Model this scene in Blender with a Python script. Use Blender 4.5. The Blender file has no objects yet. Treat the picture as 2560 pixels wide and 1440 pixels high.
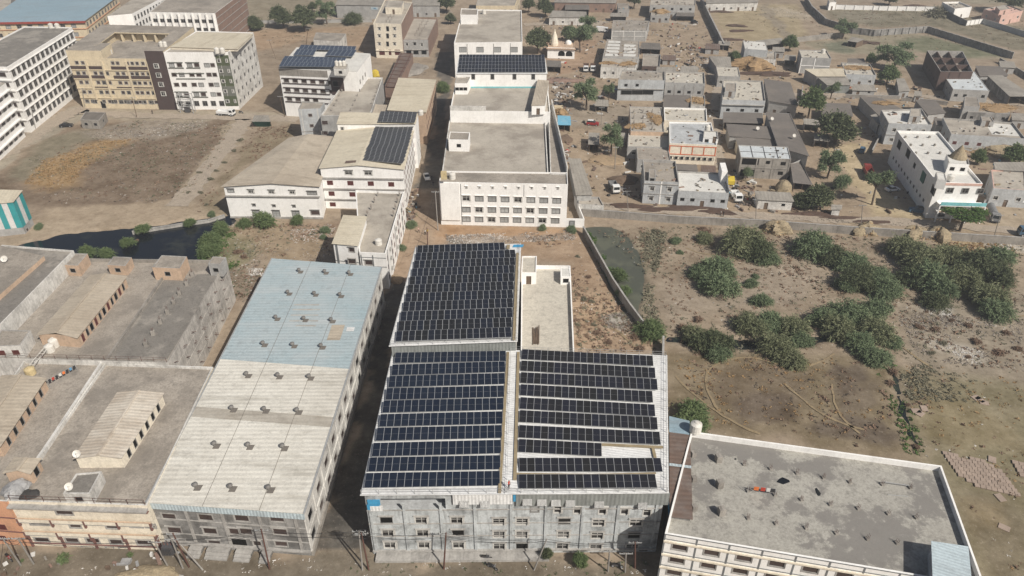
import bpy, bmesh, math, random
import numpy as np
from mathutils import Vector, Matrix
random.seed(7); np.random.seed(7)
R = math.radians
SC = bpy.context.scene
COL = SC.collection

# ---------------------------------------------------------------- camera
FPX = 1860.0; PITCH = R(33.0); HCAM = 96.0
cam_d = bpy.data.cameras.new('camera'); cam = bpy.data.objects.new('camera', cam_d); COL.objects.link(cam)
cam.location = (0, 0, HCAM); cam.rotation_euler = (R(90) - PITCH, 0, 0)
cam_d.sensor_width = 36.0; cam_d.lens = FPX / 2560 * 36; cam_d.clip_start = 1; cam_d.clip_end = 8000
SC.camera = cam
SC.render.resolution_x = 1024; SC.render.resolution_y = 576
# ---------------------------------------------------------------- sky, sun, exposure
SUN_EL = R(43.5); SUN_DIR = Vector((0.66, -0.75, 0)).normalized() * math.cos(SUN_EL) + Vector((0, 0, math.sin(SUN_EL)))
W = bpy.data.worlds.new('World'); SC.world = W; W.use_nodes = True
wn = W.node_tree; bg = wn.nodes['Background']
sky = wn.nodes.new('ShaderNodeTexSky'); sky.sky_type = 'NISHITA'; sky.sun_disc = False
sky.sun_elevation = SUN_EL; sky.sun_rotation = math.atan2(SUN_DIR.x, SUN_DIR.y); sky.dust_density = 3.0
wn.links.new(sky.outputs[0], bg.inputs[0]); bg.inputs[1].default_value = 0.055
sl = bpy.data.lights.new('sun', 'SUN'); sl.energy = 5.0; sl.angle = R(0.6); sl.color = (1.0, 0.94, 0.85)
so = bpy.data.objects.new('sun', sl); COL.objects.link(so); so.location = (0, 0, 150)
so.rotation_euler = SUN_DIR.to_track_quat('Z', 'Y').to_euler()
SC.view_settings.view_transform = 'Standard'; SC.view_settings.look = 'None'; SC.view_settings.exposure = 0.1; SC.view_settings.gamma = 1.0
SC.view_settings.use_curve_mapping = False

# ---------------------------------------------------------------- geometry of the view: photo point + height -> place in the world
CP, SP = math.cos(PITCH), math.sin(PITCH)
def ray(px, py):
    x = (px - 1280) / FPX; y = (720 - py) / FPX
    return Vector((x, CP + y * SP, -SP + y * CP))
def P(px, py, z=0.0):
    d = ray(px, py); t = (z - HCAM) / d.z
    return Vector((d.x * t, d.y * t, z))
def row_of(p):
    dz = p[2] - HCAM
    zc = p[1] * CP - dz * SP; yc = p[1] * SP + dz * CP
    return 720 - FPX * yc / zc
def hgt(b, t):
    g = P(*b); lo, hi = 0.0, 60.0
    for _ in range(40):
        m = (lo + hi) / 2
        if row_of((g.x, g.y, m)) > t: lo = m
        else: hi = m
    return lo
def pxm(py):
    g = P(1280, py); return FPX / math.hypot(g.y, HCAM)

# ---------------------------------------------------------------- materials
MT = {}
def nodes(name):
    m = bpy.data.materials.new(name); m.use_nodes = True; nt = m.node_tree
    return m, nt, nt.nodes['Principled BSDF']
def mk(nt, t, **kw):
    n = nt.nodes.new(t)
    for k, v in kw.items():
        if k.startswith('i_'): n.inputs[k[2:].replace('_', ' ')].default_value = v
        else: setattr(n, k, v)
    return n
def mixc(nt, fac, a, b, blend='MIX'):
    n = nt.nodes.new('ShaderNodeMix'); n.data_type = 'RGBA'; n.blend_type = blend
    for s, v in ((0, fac), (6, a), (7, b)):
        if isinstance(v, bpy.types.NodeSocket): nt.links.new(v, n.inputs[s])
        elif s == 0: n.inputs[0].default_value = v
        else: n.inputs[s].default_value = (*v[:3], 1)
    return n.outputs[2]
def ramp(nt, sock, lo, hi):
    n = nt.nodes.new('ShaderNodeMapRange'); n.inputs[1].default_value = lo; n.inputs[2].default_value = hi
    nt.links.new(sock, n.inputs[0]); return n.outputs[0]
def mul(nt, a, b, op='MULTIPLY'):
    n = nt.nodes.new('ShaderNodeMath'); n.operation = op
    for i, v in enumerate((a, b)):
        if isinstance(v, bpy.types.NodeSocket): nt.links.new(v, n.inputs[i])
        else: n.inputs[i].default_value = v
    return n.outputs[0]
def noise(nt, vec, scale, detail=4, rough=.6):
    n = mk(nt, 'ShaderNodeTexNoise'); n.inputs['Scale'].default_value = scale; n.inputs['Detail'].default_value = detail
    n.inputs['Roughness'].default_value = rough; nt.links.new(vec, n.inputs['Vector']); return n.outputs['Fac']
def mat(name, c, c2=None, dirt=None, dirt_amt=.5, streak=0, scale=.35, rough=.9, rib=0, ribdark=.6, metal=0, bump=.25, fine=.12, spec=.3, thr=(.48, .68), rand=0):
    """surface of one colour c varied to c2, with stains (dirt), rain streaks down walls and sheet ribs"""
    m, nt, bs = nodes(name); L = nt.links.new
    pos = mk(nt, 'ShaderNodeNewGeometry').outputs['Position']; uv = mk(nt, 'ShaderNodeUVMap').outputs[0]
    c2 = c2 or tuple(x * .82 for x in c)
    col = mixc(nt, ramp(nt, noise(nt, pos, scale, 5, .65), .32, .68), c, c2)
    fn = noise(nt, pos, 3.1, 3, .7)
    col = mixc(nt, ramp(nt, fn, .3, .75), col, mixc(nt, fine * 2.2, col, (0.05, .045, .04)))
    mid = noise(nt, pos, .85, 6, .75)
    col = mixc(nt, ramp(nt, mid, .5, .72), col, mixc(nt, min(.5, fine * 2.6), col, (.06, .055, .05)))
    if dirt:
        d = ramp(nt, noise(nt, pos, scale * .55, 7, .72), *thr)
        col = mixc(nt, mul(nt, d, dirt_amt), col, dirt)
    if streak:
        mp = mk(nt, 'ShaderNodeMapping'); mp.inputs['Scale'].default_value = (1.6, .16, 1); L(uv, mp.inputs[0])
        s = ramp(nt, noise(nt, mp.outputs[0], 1.0, 6, .7), .5, .75)
        col = mixc(nt, mul(nt, s, streak), col, dirt or (.12, .11, .1))
    if rand:
        oi = mk(nt, 'ShaderNodeObjectInfo').outputs['Random']
        col = mixc(nt, mul(nt, oi, rand), col, tuple(x * .45 for x in c))
    hb = fn
    if rib:
        sp = mk(nt, 'ShaderNodeSeparateXYZ'); L(uv, sp.inputs[0])
        w = mul(nt, mul(nt, sp.outputs[0], 2 * math.pi / rib), 0, 'SINE'); w = ramp(nt, w, -1, 1)
        # uneven sheet to sheet dirt: long noise along the ribs
        mp = mk(nt, 'ShaderNodeMapping'); mp.inputs['Scale'].default_value = (.8 / rib * .35, .05, 1); L(uv, mp.inputs[0])
        sn = noise(nt, mp.outputs[0], 1.0, 5, .75)
        col = mixc(nt, mul(nt, ramp(nt, sn, .5, .78), .75), col, tuple(x * ribdark for x in (dirt or c)))
        col = mixc(nt, mul(nt, ramp(nt, w, .55, 0), .2), col, tuple(x * .55 for x in c))
        hb = mul(nt, w, 1.0)
    b = mk(nt, 'ShaderNodeBump'); b.inputs['Strength'].default_value = bump; b.inputs['Distance'].default_value = .06 if rib else .03
    L(hb, b.inputs['Height']); L(b.outputs[0], bs.inputs['Normal'])
    L(col, bs.inputs['Base Color']); bs.inputs['Roughness'].default_value = rough; bs.inputs['Metallic'].default_value = metal
    bs.inputs['Specular IOR Level'].default_value = spec
    MT[name] = m; return m
DK = (.07, .065, .06)
mat('white_wall', (.86, .85, .83), (.81, .80, .775), (.42, .40, .37), .25, .28, .3, fine=.06)
mat('old_white_wall', (.74, .725, .69), (.60, .585, .55), (.16, .152, .142), .6, .75, .4)
mat('cream_wall', (.68, .585, .42), (.61, .52, .375), (.30, .24, .17), .25, .3, .3)
mat('pale_cream_wall', (.82, .75, .62), (.76, .69, .57), (.3, .26, .2), .3, .35, .3)
mat('orange_wall', (.66, .36, .22), (.58, .31, .19), (.2, .14, .1), .35, .4, .3)
mat('peach_wall', (.60, .44, .32), (.52, .38, .27), (.2, .16, .13), .45, .45, .4)
mat('pink_wall', (.68, .45, .38), (.6, .4, .34), (.3, .22, .2), .3, .3, .3)
mat('brown_wall', (.075, .05, .047), (.062, .042, .04), (.12, .1, .09), .2, .2, .4)
mat('green_wall', (.085, .105, .055), (.075, .09, .05), (.14, .13, .1), .2, .25, .4)
mat('olive_wall', (.165, .17, .145), (.145, .15, .13), (.1, .1, .09), .2, .25, .4)
mat('grey_plaster', (.44, .435, .42), (.35, .345, .335), (.17, .165, .16), .5, .45, .4)
mat('blue_grey_plaster', (.52, .54, .55), (.42, .435, .445), (.2, .2, .2), .5, .45, .4)
mat('stained_plaster', (.56, .59, .60), (.42, .445, .45), (.075, .077, .078), .62, .75, .32, thr=(.5, .64))
mat('dark_plaster', (.38, .37, .355), (.235, .23, .222), (.06, .058, .055), .7, .75, .35, thr=(.44, .62))
mat('raw_concrete', (.36, .335, .30), (.27, .25, .225), (.10, .09, .08), .6, .8, .3)
mat('mouldy_wall', (.60, .565, .52), (.50, .47, .43), (.12, .11, .10), .55, .9, .3, thr=(.5, .66))
mat('brick_wall', (.30, .20, .155), (.23, .155, .125), (.12, .09, .08), .5, .4, .5)
mat('dark_brick', (.10, .065, .055), (.08, .052, .045), (.14, .11, .1), .4, .3, .5)
mat('terrace', (.47, .43, .37), (.37, .335, .285), (.19, .165, .14), .6, 0, .14, thr=(.48, .6))
mat('old_terrace', (.44, .395, .34), (.325, .288, .245), (.165, .148, .128), .62, 0, .17, thr=(.48, .6), fine=.22)
mat('dark_terrace', (.25, .232, .208), (.195, .182, .163), (.36, .33, .29), .55, 0, .2, thr=(.52, .6), fine=.2)
mat('pale_terrace', (.575, .54, .465), (.51, .475, .41), (.33, .305, .265), .5, 0, .15, fine=.16)
mat('white_terrace', (.70, .69, .65), (.62, .61, .575), (.40, .385, .36), .45, 0, .2)
mat('blotched_terrace', (.435, .42, .375), (.355, .34, .305), (.18, .17, .158), .85, 0, .2, thr=(.50, .545), fine=.2)
mat('dark_roofing', (.175, .158, .143), (.145, .13, .118), (.23, .2, .17), .4, 0, .25)
mat('silver_roof', (.62, .66, .68), (.52, .56, .58), (.34, .35, .35), .5, 0, .5)
mat('white_sheet', (.73, .71, .645), (.66, .635, .57), (.28, .25, .20), .32, 0, .1, rib=.95, ribdark=.75, rough=.6, bump=.5)
mat('cream_sheet', (.66, .60, .475), (.60, .54, .42), (.32, .26, .18), .3, 0, .1, rib=.9, ribdark=.85, rough=.65, bump=.4)
mat('tan_sheet', (.52, .455, .365), (.45, .39, .31), (.24, .19, .14), .4, 0, .12, rib=.9, ribdark=.8, rough=.65, bump=.4)
mat('blue_sheet', (.36, .455, .49), (.42, .48, .50), (.45, .47, .47), .35, 0, .08, rib=.95, ribdark=1.05, rough=.55, bump=.4)
mat('sky_sheet', (.53, .62, .66), (.47, .56, .60), (.3, .33, .35), .2, 0, .2, rib=.5, rough=.55, bump=.6, ribdark=.9)
mat('grey_sheet', (.27, .285, .275), (.235, .25, .243), (.16, .165, .16), .3, 0, .3, rib=.6, rough=.55, bump=.7)
mat('bright_sheet', (.78, .785, .78), (.72, .725, .72), (.45, .44, .42), .25, 0, .2, rib=.5, rough=.5, bump=.6, ribdark=.85)
mat('asbestos_sheet', (.36, .335, .295), (.29, .268, .235), (.15, .135, .12), .55, 0, .3, rib=1.0, rough=.85, bump=.5)
mat('dark_sheet', (.19, .172, .155), (.155, .14, .125), (.1, .09, .08), .4, 0, .3, rib=1.0, rough=.85, bump=.5)
mat('rusty_sheet', (.17, .115, .09), (.14, .1, .082), (.24, .225, .215), .45, 0, .5, rib=.9, rough=.8, bump=.6)
mat('far_blue_sheet', (.29, .40, .47), (.27, .375, .44), (.35, .4, .43), .25, 0, .08, rib=1.2, rough=.6, bump=.2)
mat('teal_paint', (.035, .33, .35), None, (.1, .25, .26), .2, .1, .3, rough=.6)
mat('light_paint', (.72, .715, .70), None, (.4, .4, .38), .2, .15, .3, rough=.6)
mat('turquoise_paint', (.22, .56, .60), None, (.3, .45, .45), .3, .2, .3)
mat('red_paint', (.36, .065, .05), (.3, .055, .045), (.15, .06, .05), .3, .2, .6, rough=.6)
mat('maroon_trim', (.20, .10, .085), (.17, .085, .075), (.12, .09, .08), .3, .2, .6)
mat('orange_trim', (.66, .16, .07), None, (.4, .2, .12), .25, .1, .6)
mat('blue_plastic', (.06, .33, .58), (.05, .28, .5), (.2, .4, .5), .2, 0, .6, rough=.5)
mat('shutter_red', (.13, .033, .03), (.10, .027, .025), (.07, .03, .03), .3, .2, .8, rough=.6, rand=.5)
mat('frame_white', (.62, .61, .58), None, (.3, .29, .27), .3, .3, .8)
mat('frame_grey', (.26, .255, .245), None, (.15, .14, .13), .3, .3, .8)
mat('band_grey', (.20, .21, .215), None, (.12, .12, .12), .3, .2, .6)
mat('concrete_trim', (.44, .425, .40), (.35, .335, .315), (.12, .115, .11), .6, .6, .6)
mat('aluminium', (.46, .47, .48), (.40, .41, .42), None, rough=.4, metal=.3, fine=.03, bump=.05)
mat('galvanised', (.50, .51, .51), (.42, .43, .43), (.3, .26, .22), .25, 0, .8, rough=.5, metal=.3)
mat('walkway_tan', (.34, .275, .17), (.28, .225, .14), (.2, .15, .08), .3, 0, .6)
mat('rust_iron', (.13, .06, .045), (.1, .05, .04), None, rough=.8)
mat('pole_concrete', (.34, .32, .295), (.28, .265, .245), (.16, .15, .14), .4, .2, .8)
mat('cable_black', (.03, .03, .032), None, None, rough=.6)
mat('tank_white', (.72, .70, .65), (.64, .62, .575), (.4, .36, .3), .4, .3, .8, rough=.5)
mat('tank_yellow', (.62, .50, .28), None, (.4, .33, .2), .3, .3, .8, rough=.5)
mat('tank_black', (.04, .04, .042), None, (.2, .19, .18), .3, .2, .8, rough=.5)
mat('wood_brown', (.16, .11, .075), (.12, .082, .058), (.22, .18, .14), .3, .3, 1.2)
mat('straw', (.46, .31, .16), (.34, .22, .115), (.2, .135, .08), .5, 0, 1.2, bump=.9, fine=.3)
mat('pale_straw', (.44, .36, .235), (.33, .265, .17), (.2, .15, .1), .5, 0, 1.2, bump=.9, fine=.3)
mat('dung', (.10, .062, .045), (.075, .047, .036), None, scale=.8, bump=.9)
mat('tarp_green', (.03, .16, .13), (.025, .13, .11), None, rough=.6)
mat('tarp_blue', (.17, .42, .58), (.14, .36, .5), (.4, .4, .36), .3, 0, .8, rough=.6)
mat('tarp_black', (.035, .034, .034), (.05, .048, .046), None, rough=.7)
mat('tarp_yellow', (.62, .46, .04), (.5, .38, .05), None, rough=.6)
mat('tarp_grey', (.36, .36, .36), (.28, .28, .285), None, scale=1.5, rough=.5)
mat('cloth_red', (.5, .06, .035), None, None, rough=.8); mat('cloth_orange', (.75, .2, .05), None, None, rough=.8)
mat('cloth_dark', (.03, .03, .035), None, None, rough=.9); mat('cloth_white', (.7, .69, .66), None, None, rough=.9)
mat('cloth_blue', (.12, .3, .5), None, None, rough=.9); mat('cloth_yellow', (.6, .45, .05), None, None, rough=.9)
mat('skin', (.25, .135, .085), None, None, rough=.6); mat('hair_black', (.012, .01, .01), None, None, rough=.6)
mat('bark', (.14, .105, .08), (.1, .075, .058), None, scale=2, bump=.8)
mat('car_white', (.74, .74, .73), (.70, .70, .69), None, rough=.3, spec=.5, fine=.03); mat('car_black', (.02, .02, .022), None, None, rough=.25, spec=.5, fine=.02)
mat('car_red', (.26, .02, .022), None, None, rough=.3, spec=.5, fine=.03); mat('truck_red', (.30, .035, .03), (.24, .03, .027), (.15, .08, .06), .4, .2, .9, rough=.5)
mat('truck_brown', (.15, .09, .07), None, (.1, .08, .07), .3, .2, .9); mat('truck_grey', (.23, .235, .24), None, (.12, .12, .12), .3, .2, .9)
mat('jeep_blue', (.07, .14, .22), None, None, rough=.4); mat('tyre', (.018, .018, .018), None, None, rough=.9)
mat('steel_dark', (.08, .08, .085), None, (.15, .1, .08), .3, 0, .9, rough=.6)
mat('slab_pink', (.40, .315, .255), (.35, .275, .225), (.28, .22, .18), .3, 0, .6, rand=.35)
mat('sign_blue', (.10, .25, .42), None, None, rough=.5); mat('chrome', (.45, .45, .46), (.35, .35, .36), None, rough=.35, metal=.6, fine=.05)
def glass(name, c, rough=.12, spec=.5, var=.4):
    m, nt, bs = nodes(name); oi = mk(nt, 'ShaderNodeObjectInfo').outputs['Random']
    nt.links.new(mixc(nt, mul(nt, oi, var), c, tuple(x * 3 + .02 for x in c)), bs.inputs['Base Color'])
    bs.inputs['Roughness'].default_value = rough; bs.inputs['Specular IOR Level'].default_value = spec; MT[name] = m
glass('pane_dark', (.018, .017, .017)); glass('pane_brown', (.035, .024, .022)); glass('pane_grey', (.27, .275, .27), .2, .5, .25)  # pane_grey is pale because the sky's reflection is put into its colour
glass('void', (.008, .0075, .007), .9, .1, .3); glass('car_glass', (.012, .014, .016), .05, .6, 0); glass('lamp_glass', (.6, .58, .5), .1, .6, 0)
def solar(name, c, c2):
    m, nt, bs = nodes(name); L = nt.links.new
    uv = mk(nt, 'ShaderNodeUVMap').outputs[0]; sp = mk(nt, 'ShaderNodeSeparateXYZ'); L(uv, sp.inputs[0])
    oi = mk(nt, 'ShaderNodeObjectInfo').outputs['Random']
    fr = mul(nt, mul(nt, sp.outputs[0], 6.0), 0, 'FRACT'); ln = mul(nt, ramp(nt, mul(nt, mul(nt, fr, .5, 'SUBTRACT'), 0, 'ABSOLUTE'), .36, .5), 1.0)
    col = mixc(nt, ramp(nt, oi, .1, 1), c, c2)
    pos = mk(nt, 'ShaderNodeNewGeometry').outputs['Position']
    col = mixc(nt, mul(nt, ramp(nt, noise(nt, pos, .9, 4, .7), .5, .8), .22), col, (.06, .056, .05))
    col = mixc(nt, mul(nt, ln, .25), col, (.07, .07, .07))
    L(col, bs.inputs['Base Color']); bs.inputs['Roughness'].default_value = .22; bs.inputs['Specular IOR Level'].default_value = .28; MT[name] = m
solar('solar_navy', (.006, .011, .024), (.009, .015, .029)); solar('solar_black', (.014, .0138, .015), (.013, .0145, .024))
solar('solar_rear', (.013, .0135, .0155), (.011, .014, .024)); solar('solar_grey', (.05, .052, .057), (.06, .062, .066)); solar('solar_blue', (.04, .055, .085), (.05, .065, .095))
def leafmat(name, c, c2):
    m, nt, bs = nodes(name); L = nt.links.new
    at = mk(nt, 'ShaderNodeAttribute', attribute_name='tint').outputs['Fac']; oi = mk(nt, 'ShaderNodeObjectInfo').outputs['Random']
    col = mixc(nt, at, c, c2); col = mixc(nt, mul(nt, oi, .35), col, tuple((a + b) * .38 for a, b in zip(c, c2)))
    L(col, bs.inputs['Base Color']); bs.inputs['Roughness'].default_value = .7; bs.inputs['Specular IOR Level'].default_value = .15
    tr = mk(nt, 'ShaderNodeBsdfTranslucent'); L(col, tr.inputs[0]); ms = mk(nt, 'ShaderNodeMixShader'); ms.inputs[0].default_value = .25
    L(bs.outputs[0], ms.inputs[1]); L(tr.outputs[0], ms.inputs[2]); L(ms.outputs[0], nt.nodes['Material Output'].inputs[0]); MT[name] = m
leafmat('leaf_mesquite', (.11, .155, .085), (.25, .305, .175)); leafmat('leaf_green', (.085, .13, .055), (.20, .25, .115))
leafmat('leaf_olive', (.13, .15, .08), (.28, .295, .175)); leafmat('leaf_dark', (.07, .09, .048), (.16, .18, .10)); leafmat('leaf_bright', (.055, .11, .03), (.11, .17, .05))
leafmat('leaf_dry', (.19, .125, .09), (.30, .215, .155)); leafmat('leaf_sage', (.17, .165, .115), (.27, .25, .18)); leafmat('leaf_gold', (.33, .21, .10), (.44, .31, .17))
leafmat('straw_strand', (.34, .22, .11), (.58, .43, .25)); leafmat('litter', (.55, .53, .5), (.8, .78, .75)); leafmat('stone', (.22, .19, .165), (.42, .38, .34)); leafmat('litter_dark', (.05, .045, .04), (.16, .13, .11))
# ---------------------------------------------------------------- mesh helpers
def V(*a): return Vector(a if len(a) > 1 else a[0])
class MB:
    def __init__(s): s.v = []; s.f = []; s.m = []; s.uv = []
    def face(s, pts, m=0, ax=None):
        pts = [Vector(p) for p in pts]; i = len(s.v); s.v += pts; s.f.append(tuple(range(i, i + len(pts)))); s.m.append(m)
        n = Vector((0, 0, 0))
        for k in range(len(pts)):
            a, b = pts[k], pts[(k + 1) % len(pts)]; n += a.cross(b)
        if n.length: n.normalize()
        if ax is not None:
            ax = Vector(ax).normalized(); ay = n.cross(ax)
        elif abs(n.z) > .7: ax = Vector((1, 0, 0)); ay = Vector((0, 1, 0))
        else: ax = Vector((-n.y, n.x, 0)).normalized(); ay = Vector((0, 0, 1))
        s.uv += [(p.dot(ax), p.dot(ay)) for p in pts]
    def prism(s, poly, z0, z1, m=0, top=True, bot=False, mt=None):
        n = len(poly)
        for i in range(n):
            a, b = poly[i], poly[(i + 1) % n]
            s.face([(a[0], a[1], z0), (b[0], b[1], z0), (b[0], b[1], z1), (a[0], a[1], z1)], m)
        if top: s.face([(p[0], p[1], z1) for p in poly], m if mt is None else mt)
        if bot: s.face([(p[0], p[1], z0) for p in reversed(poly)], m)
    def box(s, o, x, y, z, m=0):
        """box from a corner o with three edge vectors (right-handed)"""
        o, x, y, z = map(Vector, (o, x, y, z)); c = [o, o + x, o + x + y, o + y, o + z, o + x + z, o + x + y + z, o + y + z]
        for q in ((3, 2, 1, 0), (4, 5, 6, 7), (0, 1, 5, 4), (1, 2, 6, 5), (2, 3, 7, 6), (3, 0, 4, 7)): s.face([c[k] for k in q], m)
    def cbox(s, c, sx, sy, sz, a=0, m=0):
        """box standing on c, turned by a"""
        x = Vector((math.cos(a), math.sin(a), 0)); y = Vector((-x.y, x.x, 0)); c = Vector(c)
        s.box(c - x * sx / 2 - y * sy / 2, x * sx, y * sy, (0, 0, sz), m)
    def bar(s, a, b, w, h=None, m=0):
        a, b = Vector(a), Vector(b); d = b - a
        if d.length < 1e-6: return
        h = h or w; u = d.normalized(); r = u.cross(Vector((0, 0, 1)))
        if r.length < .01: r = Vector((1, 0, 0))
        r.normalize(); t = r.cross(u)
        s.box(a + r * w / 2 - t * h / 2, d, -r * w, t * h, m)
    def tube(s, a, b, r0, r1=None, n=8, m=0, cap=True):
        a, b = Vector(a), Vector(b); r1 = r0 if r1 is None else r1; d = (b - a).normalized()
        r = d.cross(Vector((0, 0, 1))); r = Vector((1, 0, 0)) if r.length < .01 else r.normalized(); t = d.cross(r)
        A = [a + (r * math.cos(k * 2 * math.pi / n) + t * math.sin(k * 2 * math.pi / n)) * r0 for k in range(n)]
        B = [b + (r * math.cos(k * 2 * math.pi / n) + t * math.sin(k * 2 * math.pi / n)) * r1 for k in range(n)]
        for k in range(n): s.face([A[k], A[(k + 1) % n], B[(k + 1) % n], B[k]], m)
        if cap: s.face(B, m); s.face(A[::-1], m)
    def lathe(s, c, prof, n=12, m=0):
        c = Vector(c); rings = [[c + Vector((r * math.cos(k * 2 * math.pi / n), r * math.sin(k * 2 * math.pi / n), z)) for k in range(n)] for r, z in prof]
        for A, B in zip(rings, rings[1:]):
            for k in range(n): s.face([A[k], A[(k + 1) % n], B[(k + 1) % n], B[k]], m)
        s.face(rings[-1], m)
    def mesh(s, name, mats, org=(0, 0, 0)):
        me = bpy.data.meshes.new(name); o = Vector(org)
        me.from_pydata([tuple(p - o) for p in s.v], [], s.f)
        for mm in mats: me.materials.append(MT[mm])
        me.polygons.foreach_set('material_index', s.m)
        ul = me.uv_layers.new(name='UVMap'); ul.data.foreach_set('uv', [c for q in s.uv for c in q])
        me.update(); return me
    def build(s, name, mats, parent=None, smooth=False):
        if isinstance(mats, str): mats = [mats]
        org = WL(parent) if parent else (0, 0, 0)
        me = s.mesh(name, mats, org)
        if smooth: me.shade_smooth()
        return link(name, me, parent)
def WL(o):
    l = Vector(o.location)
    while o.parent: o = o.parent; l = l + o.location
    return l
def link(name, data, parent=None, loc=None, rz=None, sc=None):
    o = bpy.data.objects.new(name, data); COL.objects.link(o); o.parent = parent
    if loc is not None: o.location = Vector(loc) - (WL(parent) if parent else Vector((0, 0, 0)))
    if rz is not None: o.rotation_euler = (0, 0, rz)
    if sc is not None: o.scale = sc
    return o
LABELS = {}
def tag(o, label, cat, group=None):
    o['label'] = label; o['category'] = cat
    if group: o['group'] = group
    LABELS.setdefault(label, []).append(group); return o
def thing(name, label, cat, loc=(0, 0, 0), group=None, rz=0):
    o = link(name, None, None, loc); o.rotation_euler = (0, 0, rz); o.empty_display_size = .5
    return tag(o, label, cat, group)
def struct(o, kind='structure'): o['kind'] = kind; return o
def inset(poly, d):
    """move every edge of a CCW polygon inward by d (negative = outward)"""
    n = len(poly); out = []
    for i in range(n):
        a, b, c = Vector(poly[i - 1][:2]), Vector(poly[i][:2]), Vector(poly[(i + 1) % n][:2])
        d1 = (b - a).normalized(); d2 = (c - b).normalized(); n1 = Vector((-d1.y, d1.x)); n2 = Vector((-d2.y, d2.x))
        k = n1 + n2; k = k / max(.3, k.dot(n1)) if k.length > .01 else n1
        out.append(b + k * d)
    return out
def wallface(mb, a, b, z0, z1, ops, depth=.13, m=0):
    a, b = Vector(a[:2]), Vector(b[:2]); d = b - a; Ln = d.length; d /= Ln; inn = Vector((-d.y, d.x))
    ops = [(max(.05, u0), min(Ln - .05, u1), max(z0 + .02, v0), min(z1 - .02, v1)) for u0, u1, v0, v1 in ops]
    ops = [o for o in ops if o[1] > o[0] + .05 and o[3] > o[2] + .05]
    us = sorted({0.0, Ln} | {o[0] for o in ops} | {o[1] for o in ops}); vs = sorted({z0, z1} | {o[2] for o in ops} | {o[3] for o in ops})
    pt = lambda u, v, k=0: (a.x + d.x * u + inn.x * k, a.y + d.y * u + inn.y * k, v)
    for j in range(len(vs) - 1):
        run = None; vm = (vs[j] + vs[j + 1]) / 2
        for i in range(len(us) - 1):
            um = (us[i] + us[i + 1]) / 2
            hole = any(o[0] < um < o[1] and o[2] < vm < o[3] for o in ops)
            if not hole and run is None: run = us[i]
            if hole and run is not None: mb.face([pt(run, vs[j]), pt(us[i], vs[j]), pt(us[i], vs[j + 1]), pt(run, vs[j + 1])], m); run = None
        if run is not None: mb.face([pt(run, vs[j]), pt(Ln, vs[j]), pt(Ln, vs[j + 1]), pt(run, vs[j + 1])], m)
    for u0, u1, v0, v1 in ops:
        mb.face([pt(u0, v0), pt(u1, v0), pt(u1, v0, depth), pt(u0, v0, depth)], m); mb.face([pt(u0, v1, depth), pt(u1, v1, depth), pt(u1, v1), pt(u0, v1)], m)
        mb.face([pt(u0, v0), pt(u0, v0, depth), pt(u0, v1, depth), pt(u0, v1)], m); mb.face([pt(u1, v0, depth), pt(u1, v0), pt(u1, v1), pt(u1, v1, depth)], m)
WIN = {}
def win_mesh(w, h, style):
    k = (round(w, 1), round(h, 1), style)
    if k in WIN: return WIN[k]
    w, h = k[0], k[1]; mb = MB(); D = .11
    fm, pm = {'dark': ('frame_white', 'pane_dark'), 'grey': ('frame_grey', 'pane_dark'), 'glass': ('frame_grey', 'pane_grey'), 'shutter': ('maroon_trim', 'shutter_red'), 'brown': ('concrete_trim', 'pane_brown'),
              'void': ('frame_grey', 'void'), 'door': ('wood_brown', 'wood_brown'), 'rdoor': ('maroon_trim', 'shutter_red'), 'hole': ('raw_concrete', 'void')}[style]
    mb.face([(-w / 2, D, -h / 2), (w / 2, D, -h / 2), (w / 2, D, h / 2), (-w / 2, D, h / 2)], 1)
    t = .09
    def fb(x0, x1, z0, z1, y0=.0, y1=.1, m=0): mb.box((x0, y0, z0), (x1 - x0, 0, 0), (0, y1 - y0, 0), (0, 0, z1 - z0), m)
    if style != 'hole':
        fb(-w / 2, w / 2, h / 2 - t, h / 2); fb(-w / 2, w / 2, -h / 2, -h / 2 + t); fb(-w / 2, -w / 2 + t, -h / 2 + t, h / 2 - t); fb(w / 2 - t, w / 2, -h / 2 + t, h / 2 - t)
        n = 1 if style in ('void', 'brown') else max(1, int(w / .8))
        for i in range(1, n): x = -w / 2 + w * i / n; fb(x - .04, x + .04, -h / 2 + t, h / 2 - t, .04, .1)
        if style in ('dark', 'glass', 'grey') and h > .8: fb(-w / 2 + t, w / 2 - t, h * .12, h * .12 + .05, .06, .1)
        if style in ('shutter', 'rdoor'):
            for sgn in (-1, 1): fb(min(0, sgn * (w / 2 - t)) + .03, max(0, sgn * (w / 2 - t)) - .03, -h / 2 + t, h / 2 - t, .03, .09, 1)
        if style == 'dark':      # one leaf left ajar
            mb.box((w / 2 - t, .02, -h / 2 + t), (-.06, -.3, 0), (-.04, 0, 0), (0, 0, h - 2 * t), 0)
    # raised surround on the wall face
    if style in ('dark', 'glass', 'brown', 'grey'):
        for x0, x1, z0, z1 in ((-w / 2 - .12, w / 2 + .12, h / 2, h / 2 + .12), (-w / 2 - .12, w / 2 + .12, -h / 2 - .12, -h / 2), (-w / 2 - .12, -w / 2, -h / 2, h / 2), (w / 2, w / 2 + .12, -h / 2, h / 2)): fb(x0, x1, z0, z1, -.04, .03)
    WIN[k] = mb.mesh('window', [fm, pm]); return WIN[k]
SHD = {}
def shade_mesh(w, mt):
    k = (round(w, 1), mt)
    if k not in SHD:
        mb = MB(); w = k[0] + .4; mb.box((-w / 2, -.26, 0), (w, 0, 0), (0, .3, 0), (0, 0, .08)); SHD[k] = mb.mesh('sunshade', [mt])
    return SHD[k]
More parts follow.
